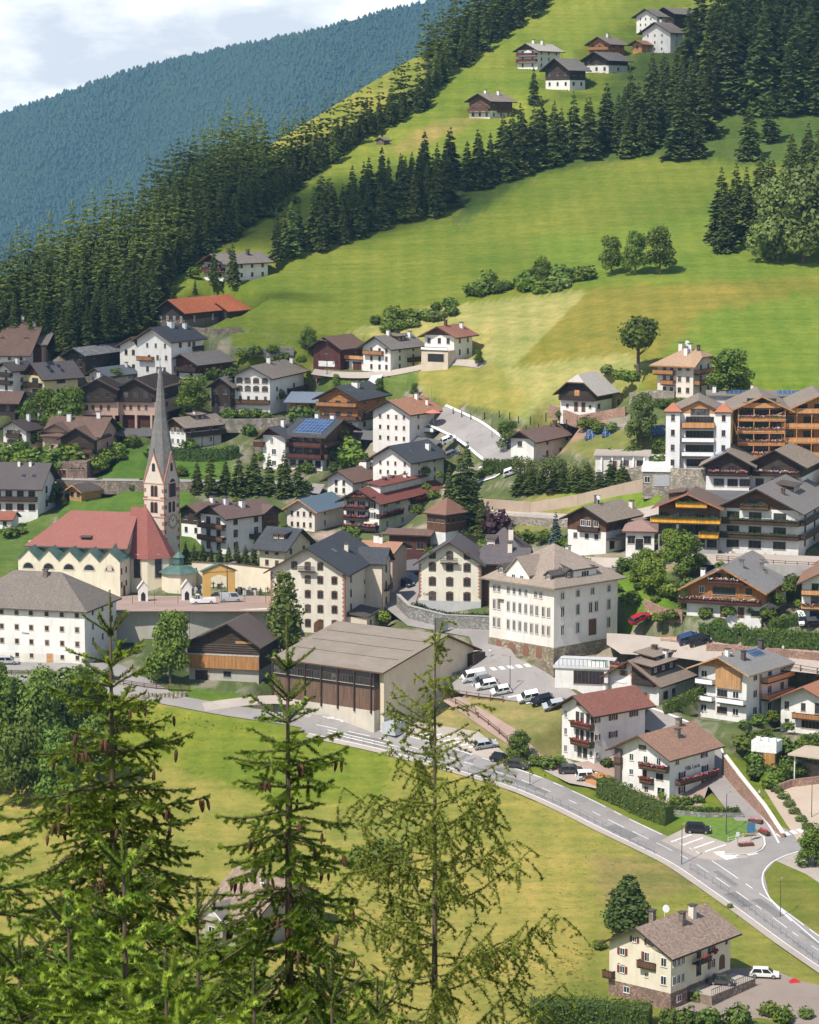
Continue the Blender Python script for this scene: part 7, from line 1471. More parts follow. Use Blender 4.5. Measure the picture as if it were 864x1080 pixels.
for px, py, hh, lab in ((203, 440, 46, 'dark broadleaf tree above the house right of the spire'), (325, 368, 26, 'dark round tree left of the dark red barn'), (52, 452, 44, 'left tree of the clump below the yellow house'), (72, 456, 50, 'right tree of the clump below the yellow house'), (33, 448, 30, 'small tree under the brown-roofed house at the left edge'), (316, 452, 14, 'little tree in front of the arched-window house'), (338, 447, 20, 'small round tree beside the timber garage'), (688, 628, 46, 'dark tree left of the earthy slope above the red car'), (722, 606, 50, 'dark tree in front of the amber balconies'), (708, 590, 34, 'light tree behind the earthy slope'), (678, 612, 36, 'shrubby tree beside the town building roof'), (548, 800, 34, 'dense dark round tree above the road next to the white guest house'), (860, 914, 50, 'bright round tree cut by the right edge near the crossing'), (96, 660, 40, 'bushy tree beside the massive white house')):
    broad(px, py, hh, lab, wide=1.15)
for px, py, hh in ((318, 448, 22), (352, 470, 26), (368, 480, 20), (358, 486, 18), (374, 492, 22), (28, 496, 24), (52, 498, 30), (8, 488, 22), (70, 494, 26), (15, 505, 20), (345, 478, 18)): bush(px, py, hh, random.choice([0, 1, 5]), 'leafy green shrub between the upper village houses', 'shrubs between upper village houses', 1.2)
for px, py, hh in ((246, 440, 9), (258, 440, 10), (270, 440, 10), (280, 441, 8), (300, 380, 9), (318, 382, 8), (255, 376, 9), (270, 374, 10), (288, 372, 9), (140, 470, 12), (125, 478, 12), (112, 486, 14), (105, 494, 14), (104, 512, 8), (140, 516, 7), (10, 566, 12), (22, 562, 8)): bush(px, py, hh, random.choice([0, 1, 5]), 'small dark green garden shrub on the left village slope', 'garden shrubs on the left slope', 1.3)
for px, py, hh in ((620, 452, 14), (632, 456, 12), (645, 455, 10), (592, 440, 8), (668, 482, 14), (700, 478, 16), (712, 470, 14), (722, 480, 14), (694, 492, 12), (730, 436, 10), (715, 430, 8), (700, 430, 8), (640, 394, 10), (655, 400, 12), (666, 402, 12), (645, 488, 16), (660, 490, 16), (672, 495, 14), (740, 478, 10)): bush(px, py, hh, random.choice([0, 2, 3, 5]), 'green shrub on the bank left of the towered hotel', 'shrubs left of the towered hotel', 1.3)
for px, py, hh in ((700, 575, 14), (690, 592, 12), (706, 628, 16), (728, 622, 14), (668, 634, 12), (738, 595, 12), (760, 600, 9), (800, 602, 8), (660, 600, 14), (648, 608, 12), (540, 575, 16), (556, 572, 14), (575, 572, 14), (510, 580, 12), (600, 578, 10)): bush(px, py, hh, random.choice([0, 1, 2, 5]), 'green garden shrub around the middle of the village', 'garden shrubs in the village middle', 1.2)
for px, py, hh in ((565, 806, 12), (578, 810, 14), (590, 806, 10), (612, 748, 9), (622, 755, 8), (405, 655, 12), (398, 650, 10), (604, 776, 8), (640, 808, 10), (655, 812, 12), (712, 848, 10), (724, 848, 10), (736, 846, 9), (700, 842, 9)): bush(px, py, hh, random.choice([0, 1, 5]), 'rounded green shrub beside the white guest house and villa', 'shrubs around the guest house and villa', 1.2)
for px, py, hh in ((786, 790, 20), (796, 786, 16), (808, 782, 14), (826, 790, 14), (836, 796, 16), (846, 788, 12), (860, 792, 14), (800, 820, 20), (812, 830, 16), (822, 822, 18), (832, 812, 16), (795, 806, 14), (842, 818, 14), (815, 760, 12), (800, 764, 12), (785, 768, 10), (832, 770, 10), (850, 812, 12)): bush(px, py, hh, random.choice([0, 1, 2, 5]), 'lush garden shrub around the white garage by the junction lane', 'garden shrubs above the junction lane', 1.15)
for px, py in ((826, 842), (832, 850), (838, 858), (845, 866), (852, 874), (820, 836)): bush(px, py, 8, 3 if px % 3 else 2, 'low flowering shrub along the courtyard edge', 'flowering shrubs along the courtyard', 1.4)
bush(524, 562, 26, 4, 'dark purple leaved bush below the railed street', wide=1.1)
p = P(586, 575); tree('blue_spruce', p, conifer_mesh(18, 4.2, 61, mat=N_BLUE), trunk_mesh(16, .25), 'bluish spruce left of the taupe chalet', 'tree', None, 38 * p.y / F / 18); p = P(788, 786); tree('blue_spruce', p, conifer_mesh(18, 6, 62, mat=N_BLUE), trunk_mesh(16, .25), 'small blue spruce in the garden above the lane', 'tree', None, 22 * p.y / F / 18)
for px, py, hh, lab in ((355, 410, 16, 'small dark tree on the green slope above the honey timber chalet'), (400, 416, 18, 'dark sapling right of the honey timber chalet'), (437, 419, 16, 'single small tree on the mown meadow'), (505, 386, 18, 'small shrub tree right of the rust-roofed house'), (452, 382, 14, 'small tree left of the rust-roofed house')): broad(px, py, hh, lab, k=1, wide=.8)
for px, py, hh in ((55, 530, 16), (68, 531, 13)): conifer(px, py, hh, 'small spruce left of the tiny log hut', 'small spruces beside the log hut', wide=1.4)
broad(180, 720, 80, 'tall dense broadleaf tree beside the dark barn', k=2, wide=.82); bush(113, 716, 12, 0, 'shrub at the lane under the massive white house'); broad(128, 668, 22, 'small tree against the concrete wall', k=0)
broad(228, 692, 26, 'young tree rising over the barn against the concrete wall', k=0, wide=.9)
BIR = leaf_cloud([(0, 0, 3.0, 1.7, 1.7, 2.6), (.2, 0, 5.6, 1.6, 1.6, 2.6), (0, 0, 8.2, 1.1, 1.1, 2.2), (-.3, 0, 4.4, 1.8, 1.6, 2.4)], 2400, .24, 55, leafmat((.14, .2, .04), (.24, .3, .065), 'birch_leaves', .35)); p = P(300, 694)
tree('birch_tree', p, BIR, trunk_mesh(8.5, .16, .05, BARKG), 'slender weeping birch in front of the big inn', 'tree', None, 92 * p.y / F / 10.2 * 1.3, sz=94 * p.y / F / 10.2)
p = P(661, 992); s_ = 74 * p.y / F / 18; tree('pine_tree', p, leaf_cloud([(0, 0, 6, 4.6, 4.6, 4.5), (0, 0, 11, 3.6, 3.6, 4), (.6, 0, 15, 2.0, 2.0, 3), (2.6, 0, 9, 2.6, 2.6, 3.5), (-2.4, .4, 7, 2.8, 2.6, 3.5)], 3000, .5, 88, leafmat((.06, .105, .022), (.13, .18, .038), 'pine_needles', .15)), trunk_mesh(15, .35), 'dense bushy pine behind the left gable of the cream house', 'tree', None, s_ * 1.4, sz=s_)
bush(632, 1000, 10, 0, 'small shrub at the foot of the bushy pine', wide=1.4); bush(380, 916, 26, 1, 'left dark bush in the middle of the lower meadow', wide=1.0); bush(408, 906, 24, 5, 'right smaller bush in the middle of the lower meadow', wide=1.3); bush(770, 958, 6, 5, 'tiny shrub beside the lower road railing')
for px, py, hh, k, wd in ((8, 800, 95, 1, 1.0), (40, 812, 112, 3, .9), (75, 790, 92, 1, .95), (100, 775, 72, 0, .9), (-20, 830, 110, 3, 1), (20, 850, 92, 1, 1), (62, 850, 96, 3, .9), (105, 830, 82, 1, 1), (88, 760, 62, 2, .9), (45, 752, 56, 0, 1), (-5, 745, 50, 2, 1)):
    broad(px, py, hh, 'broadleaf tree in the dark thicket below the massive white house', 'trees of the lower left thicket', k, wide=wd * .85)
for px, hh in ((68, 70), (112, 74)): pass
# hedges: clipped blocks of leaves round a solid core
def hedge(pts, h, th, label, mat=L_HEDGE, dens=95, lift=0):
    sp = spline(pts, 1.0); base = sp[len(sp) // 2][0]; C_ = []; g = np.random.default_rng(int(pts[0][0])); mb = MB()
    L_ = [(p - base, n) for p, n in sp]
    for (p, n), (q, m) in zip(L_, L_[1:]):
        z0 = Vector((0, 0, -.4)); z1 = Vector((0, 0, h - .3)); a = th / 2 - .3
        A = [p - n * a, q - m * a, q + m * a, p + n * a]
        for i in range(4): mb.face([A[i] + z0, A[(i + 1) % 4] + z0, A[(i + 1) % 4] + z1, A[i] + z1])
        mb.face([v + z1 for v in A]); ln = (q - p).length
        for _ in range(int(ln * dens)):
            t = g.random(); side = g.integers(3); c = p.lerp(q, t); nn = n
            if side == 0: v = c + nn * (th * (g.random() - .5)) + Vector((0, 0, h * (1 + .07 * sin(t * 6 + p.x * 1.3)) + g.normal() * .13))
            else: v = c + nn * ((th / 2 + g.normal() * .13 + .1 * sin(p.x * 1.7)) * (1 if side == 1 else -1)) + Vector((0, 0, h * g.random()))
            C_.append(v)
    C_ = np.array([tuple(v) for v in C_]); n_ = len(C_); u = g.normal(size=(n_, 3)); u /= np.linalg.norm(u, axis=1)[:, None]; v = np.cross(u, g.normal(size=(n_, 3))); v /= np.linalg.norm(v, axis=1)[:, None]
    s1 = g.uniform(.1, .24, (n_, 1)); V = np.stack([C_ - u * s1, C_ - v * s1 * .8, C_ + u * s1, C_ + v * s1 * .8], 1).reshape(-1, 3); F_ = np.arange(4 * n_).reshape(-1, 4)
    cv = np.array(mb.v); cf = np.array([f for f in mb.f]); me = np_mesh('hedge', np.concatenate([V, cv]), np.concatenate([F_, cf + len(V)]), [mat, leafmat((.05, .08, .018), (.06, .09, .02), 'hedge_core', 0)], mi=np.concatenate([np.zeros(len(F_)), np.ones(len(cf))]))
    return tag(link('hedge', me, None, base), label, 'hedge')
hedge([(634, 838), (655, 848), (680, 860), (706, 869)], 3.4, 3.0, 'thick leafy hedge between the main road and the villa'); hedge([(438, 648), (455, 656), (480, 660), (518, 661)], 2.4, 1.6, 'dark clipped hedge on the stone wall below the inn', leafmat((.025, .05, .02), (.05, .085, .03), 'dark_hedge', .1))
hedge([(782, 679), (810, 680), (850, 682), (900, 686)], 3.0, 2.2, 'long bright clipped hedge beside the pale upper street'); hedge([(738, 671), (760, 676), (778, 678)], 2.6, 1.6, 'darker clipped hedge in front of the lettered chalet', leafmat((.04, .075, .02), (.08, .12, .03), 'mid_hedge', .1)); hedge([(812, 664), (830, 660), (845, 656)], 1.8, 1.6, 'short hedge behind the lettered chalet')
hedge([(560, 1076), (600, 1076), (640, 1078), (686, 1082)], 3.0, 4.0, 'big clipped hedge in front of the cream house at the bottom edge', leafmat((.09, .14, .02), (.15, .2, .03), 'front_hedge', .15), 130); hedge([(512, 496), (530, 498), (546, 494)], 2.6, 2.2, 'dark hedge at the hairpin bend'); hedge([(160, 480), (195, 484), (235, 484), (250, 480)], 2.4, 2.6, 'long dark hedge below the house right of the spire', leafmat((.03, .06, .018), (.06, .1, .025), 'dark_hedge2', .1))
hedge([(700, 752), (718, 745), (742, 733)], 2.0, 1.6, 'dark hedge in front of the orange-shuttered chalet'); hedge([(706, 856), (740, 858), (780, 858)], 1.0, 1.0, 'low dark hedge at the edge of the villa garden'); hedge([(845, 786), (862, 784), (890, 780)], 1.8, 1.6, 'hedge below the terracotta roofed house'); hedge([(690, 429), (715, 428), (740, 430)], 1.6, 1.4, 'clipped hedge below the salmon-roofed house'); hedge([(500, 506), (510, 503), (520, 500)], 1.6, 1.6, 'small hedge at the inner hairpin kerb')
for px, lab in ((707, 'first round clipped bush from the big front hedge'), (726, 'second round clipped bush from the big front hedge'), (748, 'third round clipped bush from the big front hedge'), (778, 'largest round clipped bush, nearest the driveway')):
    bush(px, 1082, 26 if px > 770 else 22, 5, lab, 'round clipped bushes at the bottom edge', 1.0)
bush(812, 1072, 18, 2, 'bright bush in the vegetable garden at the bottom right'); bush(826, 1078, 20, 0, 'leafy bush at the bottom right corner of the garden'); bush(850, 1074, 14, 3, 'pale shrub row in the bottom right garden'); bush(735, 1056, 14, 2, 'yellow-green shrub under the terrace of the cream house'); bush(672, 1066, 12, 0, 'small shrub at the stone base of the cream house')

gv = random.Random(77); ok_ = 0
VG = [(0, 400), (90, 380), (180, 405), (250, 395), (320, 395), (340, 440), (400, 470), (500, 500), (500, 560), (440, 600), (300, 575), (200, 560), (110, 505), (0, 560)]
for (px, py) in zone(VG, 30, 55, .5):
    if gv.random() < .5: bush(px, py, gv.uniform(6, 12), gv.choice([0, 1, 1, 5]), 'dark green shrub growing between the packed upper village houses', 'shrubs among the upper houses', gv.uniform(1, 1.5))
for (px, py) in zone([(560, 560), (660, 600), (720, 640), (760, 600), (864, 620), (864, 640), (800, 670), (690, 660), (640, 625), (600, 590)], 26, 56, .5):
    bush(px, py, gv.uniform(7, 15), gv.choice([0, 1, 2, 5]), 'green shrub on the terraces left of the lettered chalet', 'shrubs on the right terraces', gv.uniform(1, 1.5))
# ------------------------------------------------------------ rough grass of the lower meadow and air
def tufts():
    g = np.random.default_rng(5); V = []; n = 0
    up = [(-900, 735), (130, 742), (300, 772), (400, 796), (550, 842), (650, 890), (725, 925), (800, 980), (905, 1060), (905, 1108), (-900, 1108)]
    hs = [(628, 975), (800, 980), (860, 1010), (905, 1040), (905, 1108), (628, 1108)]
    N = 22000; px = g.uniform(-60, 904, N); py = 735 + 373 * g.random(N) ** .8
    ok = in_poly(px, py, up) & ~in_poly(px, py, hs) & (vnoise(px / 26, py / 12, 3) * .6 + vnoise(px / 7, py / 4, 9) * .55 > g.random(N) * .9); px, py = px[ok], py[ok]
    for x, y in zip(px, py):
        p = P(x, y); h = g.uniform(.02, .08); a = g.random() * 6.28
        for k in range(3):
            q = a + 2.1 * k; w = g.uniform(.07, .17); c, s = cos(q), sin(q); lx, ly = g.normal(0, .3, 2)
            V += [(p.x - c * w, p.y - s * w, p.z - .05), (p.x + c * w, p.y + s * w, p.z - .05), (p.x + lx + c * w * .3, p.y + ly + s * w * .3, p.z + h), (p.x + lx - c * w * .4, p.y + ly - s * w * .4, p.z + h * .85)]
    V = np.array(V); tag(link('meadow_grass', np_mesh('meadow_grass', V, np.arange(len(V)).reshape(-1, 4), [leafmat((.28, .25, .055), (.40, .34, .09), 'meadow_blades', .55)])), 'rough yellow-green grass of the lower meadow', 'grass', kind='stuff')
tufts()
mb = MB(); mb.box(-2900, -60, -25, 2900, 5900, 640); hz = mb.mesh('haze', []); m = bpy.data.materials.new('haze_air'); m.use_nodes = True; t = m.node_tree; t.nodes.clear()
vol = nd(t, 'ShaderNodeVolumePrincipled'); vol.inputs['Color'].default_value = (.30, .63, 1.0, 1); vol.inputs['Density'].default_value = .000052; vol.inputs['Anisotropy'].default_value = .1; t.links.new(vol.outputs[0], nd(t, 'ShaderNodeOutputMaterial').inputs['Volume']); hz.materials.append(m)
link('haze', hz)['kind'] = 'stuff'
# ------------------------------------------------------------ drifting clouds high over the valley (they shade parts of the slope)
def cloud(X, Y, rx, ry, rot, seed, alt=800, dens=.6):
    z = zat(X, Y) if Y < 1200 else CAMZ; t = (alt - z) / SD.z; c = Vector((X, Y, z)) + SD * t
    bm = bmesh.new(); bmesh.ops.create_icosphere(bm, subdivisions=5, radius=1); r_ = random.Random(seed); ph = [r_.uniform(0, 6) for _ in range(9)]
    for v in bm.verts:
        x, y, q = v.co; k = 1 + .13 * sin(3.1 * x + ph[0]) * cos(2.7 * y + ph[1]) + .09 * sin(6.3 * y + ph[2] + 2 * q) + .07 * sin(9 * x + ph[3]) * sin(8 * y + ph[4] + 5 * q) + .04 * sin(17 * x + 13 * y + ph[5])
        v.co = Vector((x * rx * k, y * ry * k, q * min(rx, ry) * .3 * k * (1.3 if q > 0 else .5)))
    me = bpy.data.meshes.new('cloud'); bm.to_mesh(me); bm.free(); me.polygons.foreach_set('use_smooth', [True] * len(me.polygons))
    m, t_, b = newmat('cloud_vapour', 1, 0); b.inputs['Base Color'].default_value = (.9, .9, .9, 1)
    tc_ = nd(t_, 'ShaderNodeTexCoord').outputs['Object']; mp = nd(t_, 'ShaderNodeMapping'); mp.inputs['Scale'].default_value = (1 / rx, 1 / ry, 0); t_.links.new(tc_, mp.inputs[0])
    ln = nd(t_, 'ShaderNodeVectorMath', operation='LENGTH'); t_.links.new(mp.outputs[0], ln.inputs[0]); ad = nd(t_, 'ShaderNodeMath', operation='MULTIPLY_ADD'); ad.inputs[1].default_value = .7; t_.links.new(noise(t_, 2.2, 5, mp.outputs[0], .6), ad.inputs[0]); t_.links.new(ln.outputs['Value'], ad.inputs[2])
    f = nd(t_, 'ShaderNodeMapRange'); f.interpolation_type = 'SMOOTHSTEP'; f.inputs[1].default_value = 1.22; f.inputs[2].default_value = .7; f.inputs[3].default_value = 0; f.inputs[4].default_value = dens; t_.links.new(ad.outputs[0], f.inputs[0])
    tr_ = nd(t_, 'ShaderNodeBsdfTransparent'); ms_ = nd(t_, 'ShaderNodeMixShader'); t_.links.new(f.outputs[0], ms_.inputs[0]); t_.links.new(tr_.outputs[0], ms_.inputs[1]); t_.links.new(b.outputs[0], ms_.inputs[2]); t_.links.new(ms_.outputs[0], t_.nodes['Material Output'].inputs[0]); me.materials.append(m)
    o = link('cloud', me, None, c, R(rot)); o['kind'] = 'structure'
cloud(-80, 722, 105, 62, 12, 1, dens=.22); cloud(-20, 850, 95, 42, 32, 2, dens=.7); cloud(125, 985, 95, 80, 0, 3, dens=.4); cloud(-150, 930, 90, 120, 20, 4, dens=.15)
# ------------------------------------------------------------ cars, people, lamps, small things
def car_proto(kind):
    L_, W_, H_ = dict(hatch=(3.9, 1.74, 1.48), wagon=(4.6, 1.8, 1.5), suv=(4.5, 1.85, 1.68), van=(4.9, 1.9, 1.95), truck=(5.2, 1.95, 2.0))[kind]
    z0 = .22; zb = H_ * .57; nose = dict(hatch=.78, wagon=1.0, suv=.95, van=.6, truck=.7)[kind]; a = -L_ / 2
    body = [(a, z0 + .1), (a + .08, z0 + .42), (a + .25, zb - .16), (a + nose, zb)] + ([(L_ / 2 - .25, zb + .04), (L_ / 2 - .03, zb - .18)] if kind != 'truck' else [(a + 2.0, zb), (a + 2.02, .75), (L_ / 2, .75)]) + [(L_ / 2, z0 + .1)]
    hw = W_ / 2; mb = MB()
    for k in range(len(body)):      # body sides drawn in slightly towards the top
        p, q = body[k], body[(k + 1) % len(body)]; w0, w1 = hw - max(0, p[1] - .7) * .12, hw - max(0, q[1] - .7) * .12
        mb.face([(p[0], -w0, p[1]), (q[0], -w1, q[1]), (q[0], w1, q[1]), (p[0], w0, p[1])])
    for sg in (-1, 1): mb.face([(p[0], sg * (hw - max(0, p[1] - .7) * .12), p[1]) for p in body])
    ws = dict(hatch=.72, wagon=.75, suv=.62, van=.55, truck=.5)[kind]; rx = dict(hatch=L_ / 2 - .1, wagon=L_ / 2 - .12, suv=L_ / 2 - .12, van=L_ / 2 - .05, truck=a + 1.95)[kind]; rs = dict(hatch=.45, wagon=.5, suv=.3, van=.1, truck=.05)[kind]
    b0, b1 = a + nose - .05, rx; t0, t1 = b0 + ws, rx - rs; wb_, wt = hw - .06, hw - .22
    gl = MB(); q0 = [(b0, -wb_, zb), (b1, -wb_, zb), (b1, wb_, zb), (b0, wb_, zb)]; q1 = [(t0, -wt, H_ - .05), (t1, -wt, H_ - .05), (t1, wt, H_ - .05), (t0, wt, H_ - .05)]
    for k in range(4): gl.face([q0[k], q0[(k + 1) % 4], q1[(k + 1) % 4], q1[k]])
    gl.face(q1)
    for sg in (-1, 1):      # roof and pillars in body colour
        y0, y1 = sg * (wb_ + .012), sg * (wt + .012)
        for u in ((0, .05), (.42, .47), (.93, 1.0)):
            bx0, bx1, tx0, tx1 = b0 + (b1 - b0) * u[0], b0 + (b1 - b0) * u[1], t0 + (t1 - t0) * u[0], t0 + (t1 - t0) * u[1]; mb.face([(bx0, y0, zb), (bx1, y0, zb), (tx1, y1, H_ - .05), (tx0, y1, H_ - .05)])
        if kind == 'van': mb.face([(b0 + (b1 - b0) * .5, y0 * 1.004, zb), (b1, y0 * 1.004, zb), (t1, y1 * 1.004, H_ - .05), (t0 + (t1 - t0) * .5, y1 * 1.004, H_ - .05)])
    mb.face([(t0 - .03, -wt - .02, H_ - .045), (t1 + .03, -wt - .02, H_ - .045), (t1 - .1, -wt + .1, H_), (t0 + .1, -wt + .1, H_)]); mb.face([(t0 - .03, wt + .02, H_ - .045), (t1 + .03, wt + .02, H_ - .045), (t1 - .1, wt - .1, H_), (t0 + .1, wt - .1, H_)]); mb.face([(t0 + .1, -wt + .1, H_), (t1 - .1, -wt + .1, H_), (t1 - .1, wt - .1, H_), (t0 + .1, wt - .1, H_)]); mb.face([(t0 - .03, -wt - .02, H_ - .045), (t0 + .1, -wt + .1, H_), (t0 + .1, wt - .1, H_), (t0 - .03, wt + .02, H_ - .045)]); mb.face([(t1 + .03, -wt - .02, H_ - .045), (t1 - .1, -wt + .1, H_), (t1 - .1, wt - .1, H_), (t1 + .03, wt + .02, H_ - .045)])
    if kind == 'truck': mb.box(a + 2.05, -hw, .75, L_ / 2, -hw + .06, 1.15); mb.box(a + 2.05, hw - .06, .75, L_ / 2, hw, 1.15); mb.box(L_ / 2 - .06, -hw + .063, .75, L_ / 2, hw - .063, 1.15)
    wh = MB(); wh.cyl((0, -.1, 0), (0, .1, 0), .33, n=14); rim = MB(); rim.cyl((0, -.112, 0), (0, .112, 0), .21, n=10)
    hl = MB(); hl.box(-.04, -.2, -.08, .05, .2, .08); return dict(body=mb, glass=gl.mesh('car_windows', flat((.02, .022, .026), .08, .7, name='car_glass')), tyre=wh.mesh('tyre', flat((.02, .02, .02), .85, name='rubber')), rim=rim.mesh('rim', flat((.4, .4, .42), .35, metallic=.6, name='alloy')), hl=hl.mesh('headlight', flat((.75, .77, .8), .2, name='lamp_glass')), tl=hl.mesh('tail_light', flat((.4, .02, .02), .3, name='tail_glass')), L=L_, W=W_, hw=hw, z=zb)
CARS = {}; PAINT = dict(white=(.8, .8, .8), silver=(.42, .44, .46), black=(.015, .016, .02), grey=(.13, .135, .14), blue=(.03, .06, .14), red=(.38, .02, .03), dgrey=(.06, .06, .065), cream=(.7, .66, .58))
def car(px, py, kind, colr, ang, label, group=None, base=None, lift=.1):
    if kind not in CARS: CARS[kind] = car_proto(kind); CARS[kind]['bodies'] = {}
    c = CARS[kind]
    if colr not in c['bodies']: c['bodies'][colr] = c['body'].mesh('car_body', flat(PAINT[colr], .22, .6, name='car_paint_' + colr, var=.03))
    p = (P(px, py) if base is None else base) + Vector((0, 0, lift)); o = empty('parked_car' if kind != 'truck' else 'pickup_truck', p, R(ang), label, 'truck' if kind == 'truck' else ('van' if kind == 'van' else 'car'), group)
    if base is None:            # sit on the slope
        c_, s_ = cos(R(ang)), sin(R(ang)); zx = (zat(p.x + c_, p.y + s_) - zat(p.x - c_, p.y - s_)) / 2; zy = (zat(p.x - s_, p.y + c_) - zat(p.x + s_, p.y - c_)) / 2; o.rotation_euler = (math.atan(zy), -math.atan(zx), R(ang))
    link('body', c['bodies'][colr], o); link('windows', c['glass'], o)
    for sx in (-1, 1):
        for sy in (-1, 1):
            w_ = link('wheel', c['tyre'], o, (sx * c['L'] * .31, sy * (c['hw'] - .08), .33)); link('rim', c['rim'], w_)
    for sy in (-1, 1): link('headlight', c['hl'], o, (-c['L'] / 2 + .1, sy * (c['hw'] - .28), .72)); link('tail_light', c['tl'], o, (c['L'] / 2 - .06, sy * (c['hw'] - .26), .82))
    return o
# angle: 0 = nose to the left of the picture, bonnet turns towards the viewer as it grows
car(500, 717, 'van', 'white', 10, 'white van at the upper left end of the row beside the hall'); car(509, 721, 'hatch', 'grey', 10, 'dark car squeezed between the white van and a white hatchback'); car(514, 725, 'wagon', 'white', 6, 'white car right behind the wooden fence beside the lamp post', 'white cars behind the fence'); car(529, 731, 'hatch', 'white', 8, 'small white hatchback alone between the lamp post and the fence end')
car(558, 738, 'suv', 'white', 10, 'white off-roader at the left of the second row'); car(572, 741, 'wagon', 'black', 12, 'black car between two pale cars in the second row'); car(585, 746, 'wagon', 'silver', 10, 'silver car nearest the red-brown roof of the guest house')
car(512, 788, 'wagon', 'silver', 195, 'silver car alone in the marked bays beside the hall'); car(528, 803, 'hatch', 'black', 160, 'black hatchback on the main road bays, nose to the hedge'); car(545, 809, 'wagon', 'dgrey', 165, 'dark estate car behind the black hatchback'); car(602, 815, 'wagon', 'dgrey', 180, 'dark grey car in front of the white guest house'); car(620, 822, 'suv', 'white', 185, 'white car behind the orange shed')
car(736, 878, 'suv', 'black', 175, 'shiny black car in the striped bays by the villa lawn'); car(765, 1046, 'hatch', 'dgrey', 165, 'dark car on the terrace beside the flower balcony', base=HOUSE_BOTTOM.root.matrix_basis @ Vector((HOUSE_BOTTOM.b * .66, -2.2, HOUSE_BOTTOM.h / 3 - 1.3))); car(806, 1031, 'wagon', 'white', 172, 'white estate car on the drive of the cream house')
car(676, 655, 'wagon', 'red', 200, 'red car on the ramp beside the cream town building'); car(727, 676, 'suv', 'blue', 190, 'blue car half hidden behind the black off-roader'); car(738, 678, 'suv', 'black', 188, 'black off-roader on the flat roof by the clipped hedge'); car(684, 577, 'van', 'white', 190, 'white van in front of the amber balcony hotel'); car(735, 580, 'hatch', 'silver', 190, 'pale car under the amber balconies'); car(845, 655, 'hatch', 'white', 100, 'white car beside the orange balcony house'); car(858, 659, 'hatch', 'dgrey', 185, 'dark car at the right edge under the orange balconies')
car(216, 636, 'truck', 'white', 15, 'white flatbed truck on the church square', base=sq(214, 637)); car(241, 634, 'van', 'silver', 195, 'silver van in front of the ochre arch', base=sq(243, 635)); car(8, 700, 'wagon', 'silver', 180, 'silver car by the left wall of the massive white house')
car(540, 500, 'hatch', 'white', 170, 'white car half hidden by the conifer hedge'); car(478, 481, 'hatch', 'grey', 185, 'grey car at the foot of the white slate-roofed house'); car(474, 466, 'hatch', 'white', 185, 'pale car on the lane under the orange-roofed house'); car(430, 618, 'hatch', 'dgrey', 120, 'dark car in the lane between the two inns')
# people
def person_mesh(shirt, trousers, hair, stride=.25, bag=False):
    bm = bmesh.new(); sk = bm.verts.layers.skin.verify(); N = {}
    def v(n, co, r): x = bm.verts.new(co); x[sk].radius = (r, r); N[n] = x; return x
    v('pelvis', (0, 0, .95), .135); v('waist', (0, 0, 1.1), .125); v('chest', (.01, 0, 1.32), .15); v('neck', (.01, 0, 1.5), .055); v('head', (.03, 0, 1.6), .095); v('crown', (.02, 0, 1.72), .07)
    for s, k in ((-1, 'l'), (1, 'r')):
        f = stride * s; v('hip' + k, (0, .09 * s, .9), .095); v('knee' + k, (f * .55 + .04, .1 * s, .5), .062); v('ankle' + k, (f, .1 * s, .09), .04); v('toe' + k, (f + .16, .11 * s, .03), .035)
        v('sh' + k, (0, .19 * s, 1.42), .062); v('el' + k, (-f * .5, .25 * s, 1.14), .045); v('wr' + k, (-f * .8 + .1, .24 * s, .92), .03); v('palm' + k, (-f * .85 + .12, .24 * s, .85), .03)
        for q in range(4): v('f%d' % q + k, (-f * .9 + .115 + .012 * q, (.215 + .018 * q) * s, .755 + .012 * (q in (0, 3))), .008)
        v('th' + k, (-f * .85 + .17, .22 * s, .80), .009)
    E = [('pelvis', 'waist'), ('waist', 'chest'), ('chest', 'neck'), ('neck', 'head'), ('head', 'crown')]
    for k in 'lr': E += [('pelvis', 'hip' + k), ('hip' + k, 'knee' + k), ('knee' + k, 'ankle' + k), ('ankle' + k, 'toe' + k), ('chest', 'sh' + k), ('sh' + k, 'el' + k), ('el' + k, 'wr' + k), ('wr' + k, 'palm' + k), ('palm' + k, 'th' + k)] + [('palm' + k, 'f%d' % q + k) for q in range(4)]
    for a, b in E: bm.edges.new((N[a], N[b]))
    N['pelvis'][sk].use_root = True; me = bpy.data.meshes.new('person'); bm.to_mesh(me); bm.free(); o = bpy.data.objects.new('tmp', me); COL.objects.link(o); o.modifiers.new('skin', 'SKIN').use_smooth_shade = True; o.modifiers.new('sub', 'SUBSURF').levels = 1
    bpy.context.view_layer.update(); m2 = bpy.data.meshes.new_from_object(o.evaluated_get(bpy.context.evaluated_depsgraph_get())); bpy.data.objects.remove(o); m2.materials.clear()
    for c in ((.5, .3, .22), shirt, trousers, hair, (.03, .03, .03)): m2.materials.append(flat(c, .85, name='cloth'))
    for p in m2.polygons:
        z, y, x = p.center.z, abs(p.center.y), p.center.x
        p.material_index = 4 if z < .11 else (2 if z < .98 and y < .2 else (3 if z > 1.66 or (z > 1.56 and x < .01) else (1 if (z > .98 and z < 1.47 and not (y > .2 and z < 1.12)) else 0)))
    return m2
def person(px, py, rz, me, label, base=None): return tag(link('person', me, None, (P(px, py) if base is None else base) + Vector((0, 0, .09)), R(rz)), label, 'person')
PM = [person_mesh((.08, .03, .04), (.03, .03, .05), (.05, .03, .02)), person_mesh((.65, .65, .6), (.1, .12, .08), (.5, .5, .48)), person_mesh((.5, .2, .15), (.06, .08, .15), (.06, .04, .02), .3), person_mesh((.7, .7, .7), (.5, .5, .5), (.03, .02, .02), .2)]
